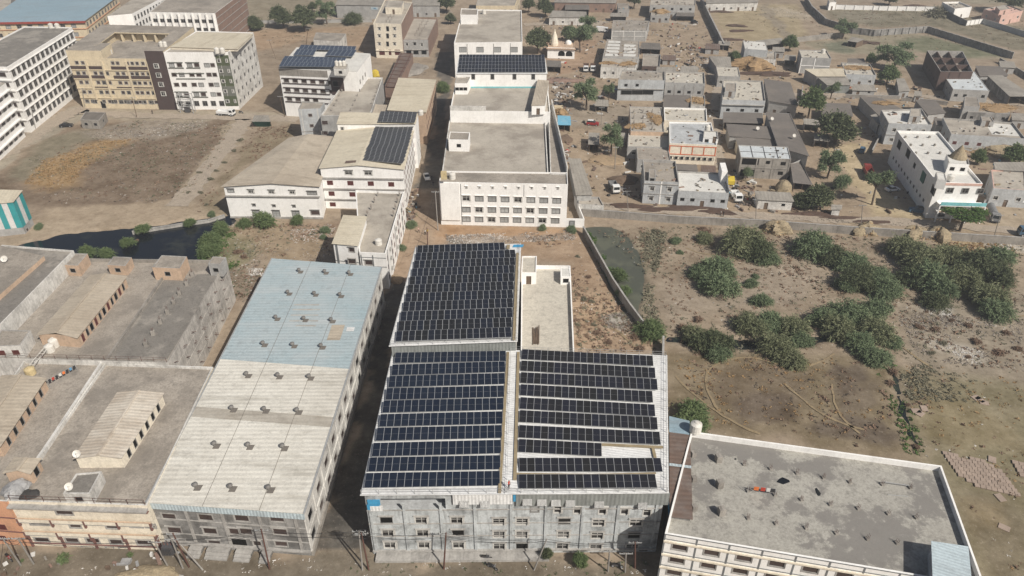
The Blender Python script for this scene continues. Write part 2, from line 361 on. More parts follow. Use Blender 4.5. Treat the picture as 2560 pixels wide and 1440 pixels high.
class Bld:
    """a building: walls with real openings, roof, parapet; openings and trim are given as points on a facade (edge number, place along it, height)"""
    def __init__(s, name, label, cat, poly, h, z0=0, group=None):
        s.poly = [Vector(p[:2]) for p in poly]; s.h = h; s.z0 = z0; s.ops = {}; s.wn = []
        c = sum(s.poly, Vector((0, 0))) / len(poly); s.c = c
        s.o = thing(name, label, cat, (c.x, c.y, z0), group)
    def edge(s, e): return s.poly[e], s.poly[(e + 1) % len(s.poly)]
    def uz(s, e, px, py):
        a, b = s.edge(e); d = (b - a).normalized(); n = Vector((d.y, -d.x)); r = ray(px, py); t = (a.dot(n)) / (r.x * n.x + r.y * n.y)
        q = Vector((r.x * t, r.y * t)); return (q - a).dot(d), HCAM + r.z * t
    def pt(s, e, u, z, out=0):
        a, b = s.edge(e); d = (b - a).normalized(); n = Vector((d.y, -d.x)); q = a + d * u + n * out; return Vector((q.x, q.y, z))
    def L(s, e): a, b = s.edge(e); return (b - a).length
    def win(s, e, u, z, w, h, style='dark', shade=None, name=None):
        s.ops.setdefault(e, []).append((u - w / 2, u + w / 2, z - h / 2, z + h / 2)); s.wn.append((e, u, z, w, h, style, shade, name or ('door' if 'door' in style else 'window')))
    def wins(s, e, us, zs, w, h, style='dark', shade=None, skip=()):
        for j, z in enumerate(zs):
            for i, u in enumerate(us):
                if (i, j) not in skip: s.win(e, u, z, w, h, style if isinstance(style, str) else style[(i * 7 + j * 3) % len(style)], shade)
    def grid(s, e, p0, p1, n, m, w, h, style='dark', shade=None, skip=()):
        """n columns x m rows between the photo points of the first and last window"""
        u0, z0 = s.uz(e, *p0); u1, z1 = s.uz(e, *p1)
        s.wins(e, [u0 + (u1 - u0) * i / max(1, n - 1) for i in range(n)], [z0 + (z1 - z0) * j / max(1, m - 1) for j in range(m)], w, h, style, shade, skip)
    def walls(s, mt, top=None, ztop=None, edges=None, name='wall', plinth=None):
        """ztop: one height per corner for sloping roofs"""
        mb = MB(); n = len(s.poly); mts = [mt] if isinstance(mt, str) else list(mt)
        for e in range(n):
            if edges is not None and e not in edges: continue
            a, b = s.edge(e); zt = (ztop[e], ztop[(e + 1) % n]) if ztop else (top, top); zm = min(zt)
            wallface(mb, a, b, s.z0, zm, s.ops.get(e, []), m=min(e, len(mts) - 1) if len(mts) > 1 else 0)
            if zt[0] != zt[1]:
                hi = (a.x, a.y, zt[0]) if zt[0] > zt[1] else (b.x, b.y, zt[1]); mb.face([(a.x, a.y, zm), (b.x, b.y, zm), hi], min(e, len(mts) - 1) if len(mts) > 1 else 0)
        s.wallo = mb.build(name, mts, s.o)
        for e, u, z, w, h, st, sh, nm in s.wn:
            a, b = s.edge(e); d = (b - a).normalized(); ang = math.atan2(d.y, d.x); p = s.pt(e, u, z)
            o = link(nm, win_mesh(w, h, st), s.o, p, ang)
            if sh: link('sunshade', shade_mesh(w, sh), o, None).location = (0, 0, h / 2 + .3)
        s.wn = []
    def flat(s, roof, par=.8, pt=.22, cap=None, edges=None):
        top = s.h + par; mb = MB(); inn = inset(s.poly, pt) if par > 0 else s.poly
        mb.face([(p.x, p.y, s.h) for p in inn]); s.roof = mb.build('roof', roof, s.o)
        if par > 0:
            mb = MB(); n = len(s.poly)
            for i in range(n):
                a, b, c, d = s.poly[i], s.poly[(i + 1) % n], inn[(i + 1) % n], inn[i]
                mb.face([(a.x, a.y, top), (b.x, b.y, top), (c.x, c.y, top), (d.x, d.y, top)])
                mb.face([(c.x, c.y, s.h), (d.x, d.y, s.h), (d.x, d.y, top), (c.x, c.y, top)])
            mb.build('parapet', cap or 'concrete_trim', s.o)
    def band(s, e, z, h=.25, out=.12, mt='concrete_trim', u0=0, u1=None, name='ledge'):
        u1 = s.L(e) if u1 is None else u1; mb = MB(); a = s.pt(e, u0, z, -.02); b = s.pt(e, u1, z, -.02); a2 = s.pt(e, u0, z, out)
        mb.box(a2, b - a, a - a2, (0, 0, h)); return mb.build(name, mt, s.o)
    def pil(s, e, u, z0, z1, w=.4, out=.12, mt='concrete_trim', name='pilaster'):
        mb = MB(); a2 = s.pt(e, u - w / 2, z0, out); d = s.pt(e, u + w / 2, z0, out) - a2; mb.box(a2, d, s.pt(e, u - w / 2, z0, -.02) - a2, (0, 0, z1 - z0)); return mb.build(name, mt, s.o)
    def sheet(s, pts, mt, ribdir=None, th=.07, name='roof'):
        mb = MB(); pts = [Vector(p) for p in pts]; ax = ribdir if ribdir is not None else (pts[1] - pts[0])
        mb.face(pts, 0, ax); lo = [p - Vector((0, 0, th)) for p in pts]; n = len(pts); mb.face(lo[::-1], 0, ax)
        for i in range(n): mb.face([lo[i], lo[(i + 1) % n], pts[(i + 1) % n], pts[i]], 0, (0, 0, 1))
        return mb.build(name, mt, s.o)
def quad(pts, z): return [P(x, y, z if not isinstance(z, (list, tuple)) else z[i]) for i, (x, y) in enumerate(pts)]
def lerp(a, b, t): return a + (b - a) * t
def flat_house(name, label, cat, rp, h, wall='grey_plaster', roof='terrace', par=.6, z0=0, wins=2, wstyle='dark', rows=1, side=1, door=True, shade=None, cap=None, group=None):
    """flat-roofed house; rp are the photo points of the parapet top (front-left, front-right, back-right, back-left)"""
    b = Bld(name, label, cat, quad(rp, h + par), h, z0, group)
    H = h - z0; st = H / rows
    for r in range(rows):
        zc = z0 + st * r + st * .52
        L0 = b.L(0)
        for i in range(wins):
            u = L0 * (i + .5) / wins
            if door and r == 0 and i == wins // 2: b.win(0, u, z0 + 1.05, 1.1, 2.1, 'door')
            else: b.win(0, u, zc, 1.3, 1.1, wstyle, shade)
        if side and b.L(3) > 4:
            k = max(1, int(b.L(3) / 5))
            for i in range(k): b.win(3, b.L(3) * (i + .5) / k, zc, 1.1, 1.1, wstyle)
            for i in range(k): b.win(1, b.L(1) * (i + .5) / k, zc, 1.1, 1.1, wstyle)
    b.walls(wall, top=h + par); b.flat(roof, par, cap=cap)
    if rows > 1:
        for e in (0, 1, 3): b.band(e, z0 + st - .1, .2, .12)
    return b
def shed(name, label, rp, h, roof='asbestos_sheet', wall='grey_plaster', dz=(0, 0, .6, .6), over=.35, open_front=False, z0=0, group=None, cat='shed', front=1, rib=None, posts=True):
    """sheet-roofed shed; rp are the photo points of the roof corners, dz lifts each corner"""
    zs = [h + d for d in dz]; top = quad(rp, zs)
    b = Bld(name, label, cat, inset([p.xy for p in top], over), h, z0, group)
    # height of the roof plane over the wall corners
    n = (top[1] - top[0]).cross(top[3] - top[0]); n.normalize()
    zw = [top[0].z - ((p.x - top[0].x) * n.x + (p.y - top[0].y) * n.y) / n.z - .06 for p in b.poly]
    if not open_front:
        k = max(1, int(b.L(0) / 4)) if front else 0
        for i in range(k):
            u = b.L(0) * (i + .5) / k
            if i % 2 == 0: b.win(0, u, z0 + 1.0, 1.1, 2.0, 'door')
            else: b.win(0, u, z0 + 1.6, 1.1, .9, 'void')
    b.walls(wall, ztop=zw, edges=(1, 2, 3) if open_front else None)
    if open_front:
        mb = MB(); k = max(2, int(b.L(0) / 3.2))
        for i in range(k + 1):
            u = .1 + (b.L(0) - .2) * i / k; p = b.pt(0, u, z0); mb = MB(); mb.tube(p, p + Vector((0, 0, lerp(zw[0], zw[1], i / k) - z0)), .07, .07, 6); mb.build('post', 'wood_brown', b.o)
    b.sheet(top, roof, rib if rib is not None else (top[1] - top[0])); b.top = top
    return b
def gable(name, label, f3, b3, h, hr, roof, wall, z0, group=None, cat='shed', over=.3, openings=None):
    """gabled shed: photo points of left eave, ridge, right eave at the front and at the back"""
    zs = (h, hr, h); F = [P(x, y, z) for (x, y), z in zip(f3, zs)]; K = [P(x, y, z) for (x, y), z in zip(b3, zs)]
    b = Bld(name, label, cat, inset([F[0].xy, F[2].xy, K[2].xy, K[0].xy], over), h, z0, group)
    if openings: openings(b)
    b.walls(wall, top=h - .05)
    mb = MB()
    for e, mid in ((0, F[1]), (2, K[1])):
        p, q = b.edge(e); m_ = (p + q) / 2; mb.face([(p.x, p.y, h - .05), (q.x, q.y, h - .05), (m_.x, m_.y, hr - .1)])
    mb.build('gable_end', wall, b.o)
    b.sheet([F[0], F[1], K[1], K[0]], roof, K[0] - F[0]); b.sheet([F[1], F[2], K[2], K[1]], roof, K[0] - F[0])
    mb = MB(); mb.bar(F[1] + Vector((0, 0, .05)), K[1] + Vector((0, 0, .05)), .45, .1); mb.build('ridge_cap', roof, b.o)
    return b
def leafmesh(name, C, T, U, tint, mt):
    """quads: centres C, half-vectors T and U, one tint each"""
    n = len(C); v = np.stack([C - T - U, C + T - U * .6, C + T + U * .6, C - T + U], 1).reshape(-1, 3)
    me = bpy.data.meshes.new(name); me.vertices.add(n * 4); me.vertices.foreach_set('co', v.ravel()); me.loops.add(n * 4); me.loops.foreach_set('vertex_index', np.arange(n * 4))
    me.polygons.add(n); me.polygons.foreach_set('loop_start', np.arange(0, n * 4, 4)); me.update(calc_edges=True)
    a = me.attributes.new('tint', 'FLOAT', 'POINT'); a.data.foreach_set('value', np.repeat(tint, 4)); me.materials.append(MT[mt]); return me
def unit(a): return a / (np.linalg.norm(a, axis=-1, keepdims=True) + 1e-9)
# ---------------------------------------------------------------- ground
def vnoise(x, y, s, seed):
    rs = np.random.RandomState(seed); T = rs.rand(256, 256); x = x / s; y = y / s
    xi = np.floor(x).astype(int); yi = np.floor(y).astype(int); fx = x - xi; fy = y - yi; fx = fx * fx * (3 - 2 * fx); fy = fy * fy * (3 - 2 * fy)
    g = lambda a, b: T[a % 256, b % 256]
    return (g(xi, yi) * (1 - fx) + g(xi + 1, yi) * fx) * (1 - fy) + (g(xi, yi + 1) * (1 - fx) + g(xi + 1, yi + 1) * fx) * fy
def sdist(X, Y, poly):
    """signed distance to a polygon, positive inside"""
    d = np.full(X.shape, 1e9); ins = np.zeros(X.shape, bool); n = len(poly)
    for i in range(n):
        ax, ay = poly[i]; bx, by = poly[(i + 1) % n]; ex, ey = bx - ax, by - ay; wx, wy = X - ax, Y - ay
        t = np.clip((wx * ex + wy * ey) / (ex * ex + ey * ey + 1e-9), 0, 1); d = np.minimum(d, np.hypot(wx - ex * t, wy - ey * t))
        c = ((ay > Y) != (by > Y)) & (X < (bx - ax) * (Y - ay) / (by - ay + 1e-12) + ax); ins ^= c
    return np.where(ins, d, -d)
SOIL = (.31, .235, .18)
WATER = {   # photo outlines of the open water
 'canal': [(40, 616), (150, 592), (290, 577), (400, 565), (470, 555), (570, 540), (582, 548), (520, 600), (495, 655), (430, 690), (200, 690), (40, 660)],
 'pond': [(1470, 570), (1520, 566), (1560, 590), (1598, 640), (1612, 690), (1600, 730), (1592, 770), (1608, 800), (1580, 790), (1540, 720), (1500, 650)],
 'stream': [(1660, 840), (1740, 832), (1830, 842), (1910, 850), (1980, 845), (2060, 830), (2090, 850), (1980, 866), (1900, 866), (1820, 868), (1740, 862), (1665, 858)],
 'ditch': [(2190, 880), (2215, 930), (2240, 1000), (2262, 1070), (2290, 1135), (2300, 1130), (2280, 1060), (2256, 985), (2232, 920), (2205, 875)],
}
ZONES = [  # colour, soft edge in metres, strength, photo outline
 ((.20, .175, .125), 20, .7, [(560, -60), (880, -60), (900, 30), (850, 60), (600, 70)]),
 ((.345, .225, .145), 8, .8, [(620, 75), (940, 65), (930, 130), (760, 120), (640, 130)]),
 ((.24, .18, .135), 6, .8, [(640, 130), (780, 95), (930, 130), (900, 200), (700, 290), (640, 280), (660, 210)]),
 ((.13, .086, .057), 10, .97, [(120, 340), (250, 300), (600, 300), (560, 400), (470, 500), (260, 520), (40, 520), (-60, 470)]),
 ((.36, .225, .105), 7, .85, [(60, 450), (120, 400), (220, 360), (300, 345), (330, 350), (230, 400), (200, 430), (190, 470), (90, 480)]),
 ((.20, .185, .135), 6, .7, [(30, 420), (110, 350), (230, 320), (240, 345), (130, 395), (60, 450), (20, 460)]),
 ((.175, .16, .12), 4, .6, [(240, 370), (150, 430), (130, 445), (200, 410)]),
 ((.30, .255, .22), 5, .7, [(200, 330), (330, 300), (520, 300), (500, 320), (380, 350), (240, 350)]),
 ((.36, .275, .205), 3, .95, [(-60, 640), (60, 585), (130, 520), (300, 515), (430, 505), (470, 500), (560, 540), (440, 555), (330, 572), (180, 590), (60, 605)]),
 ((.34, .27, .205), 2.5, 1, [(560, 306), (632, 296), (600, 350), (545, 420), (480, 510), (430, 515), (470, 440), (530, 370)]),
 ((.31, .27, .225), 2.5, 1, [(-120, 420), (0, 375), (110, 305), (190, 262), (215, 268), (220, 285), (170, 320), (60, 375), (-40, 450)]),
 ((.33, .275, .22), 3, 1, [(190, 262), (430, 275), (640, 280), (745, 285), (745, 312), (600, 302), (420, 300), (200, 296)]),
 ((.195, .15, .095), 5, .95, [(500, 520), (560, 430), (640, 330), (740, 310), (750, 340), (720, 345), (560, 470), (575, 545)]),
 ((.18, .165, .085), 5, .9, [(480, 655), (520, 590), (560, 570), (640, 585), (640, 640), (590, 700), (540, 690)]),
 ((.09, .12, .04), 4, .9, [(500, 640), (525, 600), (570, 595), (590, 640), (560, 660)]),
 ((.30, .215, .14), 6, .8, [(580, 560), (840, 560), (840, 640), (680, 660), (640, 620)]),
 ((.27, .175, .13), 5, .8, [(700, 565), (850, 560), (850, 600), (720, 610)]),
 ((.215, .16, .125), 5, .8, [(570, 680), (640, 650), (650, 700), (610, 770), (580, 790)]),
 ((.33, .225, .16), 4, .9, [(1000, 480), (1060, 470), (1115, 550), (1180, 600), (1040, 720), (960, 760), (1000, 600)]),
 ((.37, .205, .105), 5, .85, [(1110, 560), (1440, 565), (1460, 590), (1300, 640), (1300, 600), (1110, 600)]),
 ((.30, .255, .235), 3, .8, [(1115, 590), (1300, 585), (1440, 578), (1440, 590), (1300, 600), (1120, 612)]),
 ((.32, .21, .14), 6, .9, [(1300, 600), (1460, 585), (1530, 700), (1600, 800), (1650, 880), (1430, 880), (1425, 660), (1310, 640)]),
 ((.40, .275, .185), 4, .8, [(1440, 750), (1520, 735), (1560, 770), (1480, 800), (1440, 800)]),
 ((.33, .31, .295), 2, .9, [(1505, 790), (1560, 775), (1600, 800), (1575, 825), (1520, 820)]),
 ((.255, .195, .145), 6, .9, [(1500, 555), (1700, 560), (2000, 575), (2560, 605), (2700, 650), (2700, 950), (2200, 900), (1700, 900), (1600, 800), (1610, 690)]),
 ((.29, .235, .195), 8, .7, [(1640, 720), (1740, 690), (1900, 650), (2060, 680), (2000, 760), (1800, 790), (1660, 800)]),
 ((.32, .255, .205), 6, .7, [(1980, 600), (2060, 590), (2080, 690), (1960, 720)]),
 ((.21, .19, .125), 5, .8, [(1600, 590), (1660, 570), (1640, 640), (1620, 720), (1620, 780), (1640, 820), (1605, 800), (1612, 700)]),
 ((.44, .33, .195), 4, .8, [(2330, 600), (2560, 606), (2560, 640), (2450, 640), (2350, 625)]),
 ((.44, .40, .37), 3, .7, [(2460, 605), (2600, 612), (2600, 640), (2480, 632)]),
 ((.245, .205, .165), 6, .8, [(2240, 760), (2700, 720), (2700, 1000), (2400, 960), (2260, 900)]),
 ((.42, .37, .325), 4, .8, [(2310, 840), (2400, 850), (2460, 890), (2440, 915), (2380, 880), (2320, 870)]),
 ((.42, .41, .40), 3, .7, [(2310, 765), (2370, 770), (2380, 790), (2330, 785)]),
 ((.145, .108, .06), 6, .98, [(1640, 890), (1760, 885), (1900, 880), (2100, 890), (2200, 900), (2240, 1000), (2290, 1150), (2200, 1150), (1700, 1060), (1660, 1000)]),
 ((.115, .08, .05), 4, .85, [(1790, 940), (1900, 910), (2000, 940), (1990, 1000), (1880, 1040), (1800, 1000)]),
 ((.075, .05, .035), 3, .9, [(1860, 990), (1950, 980), (1990, 1040), (1900, 1070), (1850, 1040)]),
 ((.07, .048, .034), 2.5, .95, [(2060, 920), (2140, 915), (2165, 960), (2110, 990), (2070, 960)]),
 ((.07, .048, .034), 2.5, .95, [(2000, 1060), (2110, 1050), (2230, 1080), (2230, 1120), (2100, 1100)]),
 ((.09, .064, .044), 3, .8, [(2080, 990), (2190, 960), (2210, 1050), (2120, 1060)]),
 ((.165, .142, .08), 6, .98, [(2230, 920), (2560, 960), (2800, 960), (2800, 1600), (2400, 1500), (2300, 1130)]),
 ((.195, .152, .08), 6, .85, [(2300, 990), (2440, 1000), (2560, 1080), (2560, 1130), (2350, 1110), (2290, 1080)]),
 ((.125, .097, .06), 6, .85, [(2380, 1220), (2600, 1280), (2600, 1500), (2460, 1480)]),
 ((.235, .175, .10), 5, .7, [(2400, 1260), (2500, 1260), (2520, 1330), (2430, 1320)]),
 ((.305, .225, .165), 10, .95, [(1330, 30), (1760, 40), (2000, 130), (2300, 200), (2700, 260), (2700, 600), (2200, 560), (1470, 520), (1400, 400), (1370, 150)]),
 ((.26, .215, .18), 5, .8, [(1420, 260), (1580, 260), (1590, 340), (1500, 330), (1420, 310)]),
 ((.23, .175, .14), 3, .8, [(1380, 200), (1420, 200), (1420, 270), (1380, 260)]),
 ((.33, .205, .14), 5, .8, [(1340, 90), (1500, 100), (1490, 160), (1400, 190), (1360, 160)]),
 ((.385, .29, .20), 2.5, .9, [(1480, 505), (1700, 522), (2000, 540), (2250, 548), (2560, 575), (2560, 590), (2200, 562), (1900, 545), (1600, 528), (1480, 520)]),
 ((.48, .375, .245), 4, .95, [(2060, 380), (2100, 360), (2180, 355), (2160, 400), (2200, 450), (2230, 500), (2330, 550), (2200, 545), (2150, 480), (2110, 420)]),
 ((.36, .285, .215), 4, .8, [(2480, 480), (2600, 480), (2600, 590), (2470, 575)]),
 ((.33, .26, .165), 8, .95, [(1770, 15), (1990, 10), (2020, 100), (1880, 110), (1815, 90)]),
 ((.225, .185, .15), 3, .9, [(1890, 15), (1920, 10), (1960, 60), (1985, 100), (1960, 100), (1930, 60)]),
 ((.40, .33, .265), 5, .7, [(1925, 20), (1960, 18), (2040, 40), (2020, 50), (1950, 40)]),
 ((.135, .122, .085), 8, .97, [(2060, 22), (2350, 20), (2440, 50), (2700, 90), (2700, 140), (2530, 125), (2320, 62), (2190, 70), (2080, 45)]),
 ((.22, .195, .155), 6, .7, [(2100, 30), (2180, 28), (2230, 50), (2160, 55), (2090, 45)]),
 ((.225, .20, .145), 6, .9, [(2010, 110), (2120, 85), (2300, 85), (2400, 110), (2540, 140), (2500, 150), (2300, 130), (2200, 140), (2060, 130)]),
 ((.095, .115, .06), 5, .9, [(2240, 100), (2330, 92), (2400, 110), (2500, 140), (2400, 146), (2300, 126), (2240, 112)]), ((.10, .125, .085), 4, .8, [(2060, 112), (2120, 100), (2150, 115), (2120, 132), (2070, 128)]),
 ((.235, .215, .165), 15, .8, [(1960, -90), (2700, -90), (2700, 20), (2440, 10), (2340, 0), (2080, 0)]),
 ((.105, .086, .064), 4, .97, [(-200, 1360), (420, 1372), (780, 1390), (930, 1400), (1640, 1400), (1660, 1600), (-200, 1600)]),
 ((.15, .125, .098), 3, .7, [(800, 1400), (900, 1330), (1000, 1420), (950, 1500), (700, 1500)]),
 ((.030, .034, .038), 1.2, 1, [(790, 1385), (930, 1390), (990, 870), (1050, 730), (975, 690), (960, 730), (900, 1000), (800, 1300)]),  # lane between the factories: dark mud, with its shade also put into the colour
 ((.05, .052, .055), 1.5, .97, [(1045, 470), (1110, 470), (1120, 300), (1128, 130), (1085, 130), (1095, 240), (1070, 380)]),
]
def ground():
    ys = [40.0]
    while ys[-1] < 560: ys.append(ys[-1] + .75 + max(0, ys[-1] - 90) * .0045)
    ys = [-600, -250, -60, 10] + ys + [620, 720, 900, 1300, 2200, 4000]
    xs = np.arange(-340, 340.1, 1.05); xs = np.concatenate([[-4000, -2000, -1000, -600, -430], xs, [430, 600, 1000, 2000, 4000]])
    X, Y = np.meshgrid(xs, np.array(ys)); nx, ny = X.shape[1], X.shape[0]
    wx = X + (vnoise(X, Y, 7, 1) - .5) * 4 + (vnoise(X, Y, 2.2, 2) - .5) * 2.4; wy = Y + (vnoise(X, Y, 7, 3) - .5) * 4 + (vnoise(X, Y, 2.2, 4) - .5) * 2.4
    C = np.zeros((ny, nx, 4)); C[..., :3] = SOIL; C[..., 3] = 1
    big = vnoise(X, Y, 26, 5)[..., None]; C[..., :3] *= .86 + .28 * big
    Z = (vnoise(X, Y, 9, 6) - .5) * .12 + (vnoise(X, Y, 3, 16) - .5) * .08
    def sub(poly, pad, ox, oy):
        w = [P(x, y).xy for x, y in poly]; bx = [p.x for p in w]; by = [p.y for p in w]
        i0 = np.searchsorted(xs, min(bx) - pad); i1 = np.searchsorted(xs, max(bx) + pad); j0 = np.searchsorted(ys, min(by) - pad); j1 = np.searchsorted(ys, max(by) + pad)
        sl = (slice(j0, j1), slice(i0, i1)); return sl, sdist(ox[sl], oy[sl], w)
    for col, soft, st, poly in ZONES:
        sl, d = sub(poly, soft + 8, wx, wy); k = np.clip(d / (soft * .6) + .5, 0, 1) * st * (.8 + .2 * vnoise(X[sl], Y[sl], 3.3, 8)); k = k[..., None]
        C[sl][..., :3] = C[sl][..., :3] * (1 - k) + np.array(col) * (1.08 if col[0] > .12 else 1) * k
    C[..., :3] *= np.array((.94, .975, .92))
    for nm, poly in WATER.items():
        sl, d = sub(poly, 12, X + (wx - X) * .5, Y + (wy - Y) * .5); k = np.clip(d / 2.2 + (.6 if nm in ('canal', 'pond') else .1), 0, 1); Z[sl] -= k * 1.3; k = k[..., None]
        C[sl][..., :3] = C[sl][..., :3] * (1 - k) + np.array((.06, .055, .04)) * k
    me = bpy.data.meshes.new('ground'); idx = np.arange(nx * ny).reshape(ny, nx)
    F = np.stack([idx[:-1, :-1], idx[:-1, 1:], idx[1:, 1:], idx[1:, :-1]], -1).reshape(-1, 4)
    me.vertices.add(nx * ny); me.vertices.foreach_set('co', np.stack([X, Y, Z], -1).ravel()); me.loops.add(F.size); me.loops.foreach_set('vertex_index', F.ravel())
    me.polygons.add(len(F)); me.polygons.foreach_set('loop_start', np.arange(0, F.size, 4)); me.update(calc_edges=True)
    at = me.color_attributes.new('soil', 'FLOAT_COLOR', 'POINT'); at.data.foreach_set('color', C.ravel()); me.shade_smooth()
    m, nt, bs = nodes('soil'); L = nt.links.new
    a = mk(nt, 'ShaderNodeAttribute', attribute_name='soil').outputs['Color']; pos = mk(nt, 'ShaderNodeNewGeometry').outputs['Position']
    n1 = noise(nt, pos, .16, 8, .7); n2 = noise(nt, pos, .9, 5, .75); n3 = noise(nt, pos, 3.0, 3, .7)
    c = mixc(nt, ramp(nt, n1, .35, .66), mixc(nt, .34, a, (.06, .045, .034)), mixc(nt, .16, a, (.62, .54, .45)))
    c = mixc(nt, ramp(nt, n2, .52, .72), c, mixc(nt, .45, c, (.06, .045, .032)))
    c = mixc(nt, ramp(nt, n2, .42, .30), c, mixc(nt, .25, c, (.55, .47, .38)))
    c = mixc(nt, ramp(nt, n3, .60, .72), c, mixc(nt, .35, c, (.05, .04, .03)))
    c = mixc(nt, ramp(nt, n3, .36, .28), c, mixc(nt, .3, c, (.65, .58, .5)))
    L(c, bs.inputs['Base Color']); bs.inputs['Roughness'].default_value = .95; bs.inputs['Specular IOR Level'].default_value = .1
    b = mk(nt, 'ShaderNodeBump'); b.inputs['Strength'].default_value = .5; b.inputs['Distance'].default_value = .12; L(n2, b.inputs['Height']); L(b.outputs[0], bs.inputs['Normal'])
    me.materials.append(m); return struct(link('ground', me))
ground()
def watermat(name, c, rough, algae=None, thr=(.5, .6)):
    m, nt, bs = nodes(name); pos = mk(nt, 'ShaderNodeNewGeometry').outputs['Position']
    col = mixc(nt, ramp(nt, noise(nt, pos, .12, 6, .7), *thr), c, algae or c)
    nt.links.new(col, bs.inputs['Base Color']); bs.inputs['Roughness'].default_value = rough; bs.inputs['Specular IOR Level'].default_value = .35
    b = mk(nt, 'ShaderNodeBump'); b.inputs['Strength'].default_value = .08; nt.links.new(noise(nt, pos, 1.2, 3), b.inputs['Height']); nt.links.new(b.outputs[0], bs.inputs['Normal']); MT[name] = m
watermat('water_black', (.008, .010, .014), .12, (.028, .03, .026), (.52, .66)); watermat('water_murky', (.075, .08, .062), .4, (.105, .11, .08)); watermat('water_ditch', (.012, .015, .016), .25, (.04, .05, .03))
for nm, mt in (('canal', 'water_black'), ('pond', 'water_murky'), ('stream', 'water_ditch'), ('ditch', 'water_ditch')):
    pl = [P(x, y).xy for x, y in WATER[nm]]; pl = pl if sum(a.x * b.y - b.x * a.y for a, b in zip(pl, pl[1:] + pl[:1])) > 0 else pl[::-1]
    mb = MB(); mb.face([(p.x, p.y, -.3) for p in inset(pl, -3.0 if nm in ('canal', 'pond') else -1.0)]); struct(mb.build({'canal': 'canal_water', 'pond': 'pond_water', 'stream': 'stream_water', 'ditch': 'ditch_water'}[nm], mt))
def strip(name, pts, w, mt, z=.1, kind='structure'):
    """a trodden track: ragged strip along photo points"""
    pp = [P(x, y) for x, y in pts]; fine = []
    for a, b in zip(pp, pp[1:]):
        n = max(1, int((b - a).length / 1.5)); fine += [lerp(a, b, i / n) for i in range(n)]
    fine.append(pp[-1])
    for _ in range(4): fine = [fine[0]] + [(fine[i - 1] + fine[i] * 2 + fine[i + 1]) / 4 for i in range(1, len(fine) - 1)] + [fine[-1]]
    mb = MB(); ls = []; rs = []
    for i, p in enumerate(fine):
        d = (fine[min(i + 1, len(fine) - 1)] - fine[max(i - 1, 0)]); d.z = 0; d.normalize(); n = Vector((-d.y, d.x, 0)); ww = w * random.uniform(.65, 1.25) / 2
        q = p + n * random.uniform(-.15, .15); q.z = z; ls.append(q + n * ww); rs.append(q - n * ww)
    for i in range(len(fine) - 1): mb.face([rs[i], rs[i + 1], ls[i + 1], ls[i]])
    return struct(mb.build(name, mt), kind)
mat('track_soil', (.40, .295, .185), (.34, .25, .16), (.27, .195, .125), .5, 0, .5, fine=.2)
mat('track_pale', (.335, .26, .155), (.29, .22, .13), (.22, .165, .1), .5, 0, .5, fine=.25); mat('road_dust', (.46, .39, .31), (.40, .335, .265), (.30, .245, .19), .5, 0, .3, fine=.25)
for tr in ([(1690, 940), (1700, 960), (1740, 990), (1790, 1030), (1840, 1062), (1900, 1085)], [(1770, 925), (1800, 905), (1840, 892), (1880, 890), (1920, 905), (1960, 918), (2010, 920), (2060, 905), (2085, 885)],
           [(1770, 925), (1760, 960), (1775, 1000), (1800, 1030)], [(2080, 960), (2085, 1020), (2110, 1060), (2150, 1085)], [(1960, 960), (2000, 990), (2040, 1030), (2100, 1060), (2160, 1075)],
           [(2480, 805), (2530, 795), (2600, 780)], [(1715, 620), (1760, 640), (1830, 635)], [(1880, 890), (1920, 880), (1990, 890), (2010, 915)], [(2260, 870), (2290, 900), (2330, 920)], [(1485, 800), (1550, 830), (1590, 870)]):
    strip('footpath', tr, .5, 'track_pale')
for nm, tr, w in (('dirt_track', [(614, 298), (576, 352), (530, 408), (486, 468), (440, 516)], 6.5), ('dirt_road', [(-60, 425), (0, 388), (60, 352), (130, 308), (185, 276), (225, 272)], 9), ('dirt_road', [(205, 280), (330, 289), (430, 291), (560, 294), (640, 292), (745, 300)], 6), ('village_lane', [(1470, 512), (1600, 522), (1760, 532), (1900, 541), (2100, 549), (2300, 557), (2480, 572), (2600, 584)], 4.5), ('dirt_track', [(1310, 62), (1390, 58), (1470, 66), (1530, 48), (1620, 48), (1740, 62)], 6), ('dirt_track', [(1770, 150), (1795, 210), (1790, 290), (1788, 360), (1800, 420)], 4.5), ('village_lane', [(1960, 235), (2080, 240), (2200, 236), (2300, 240), (2420, 252), (2560, 262)], 5), ('far_road', [(560, 62), (700, 54), (830, 46), (940, 40), (1060, 34), (1130, 30)], 8)):
    strip(nm, tr, w, 'road_dust', .104)
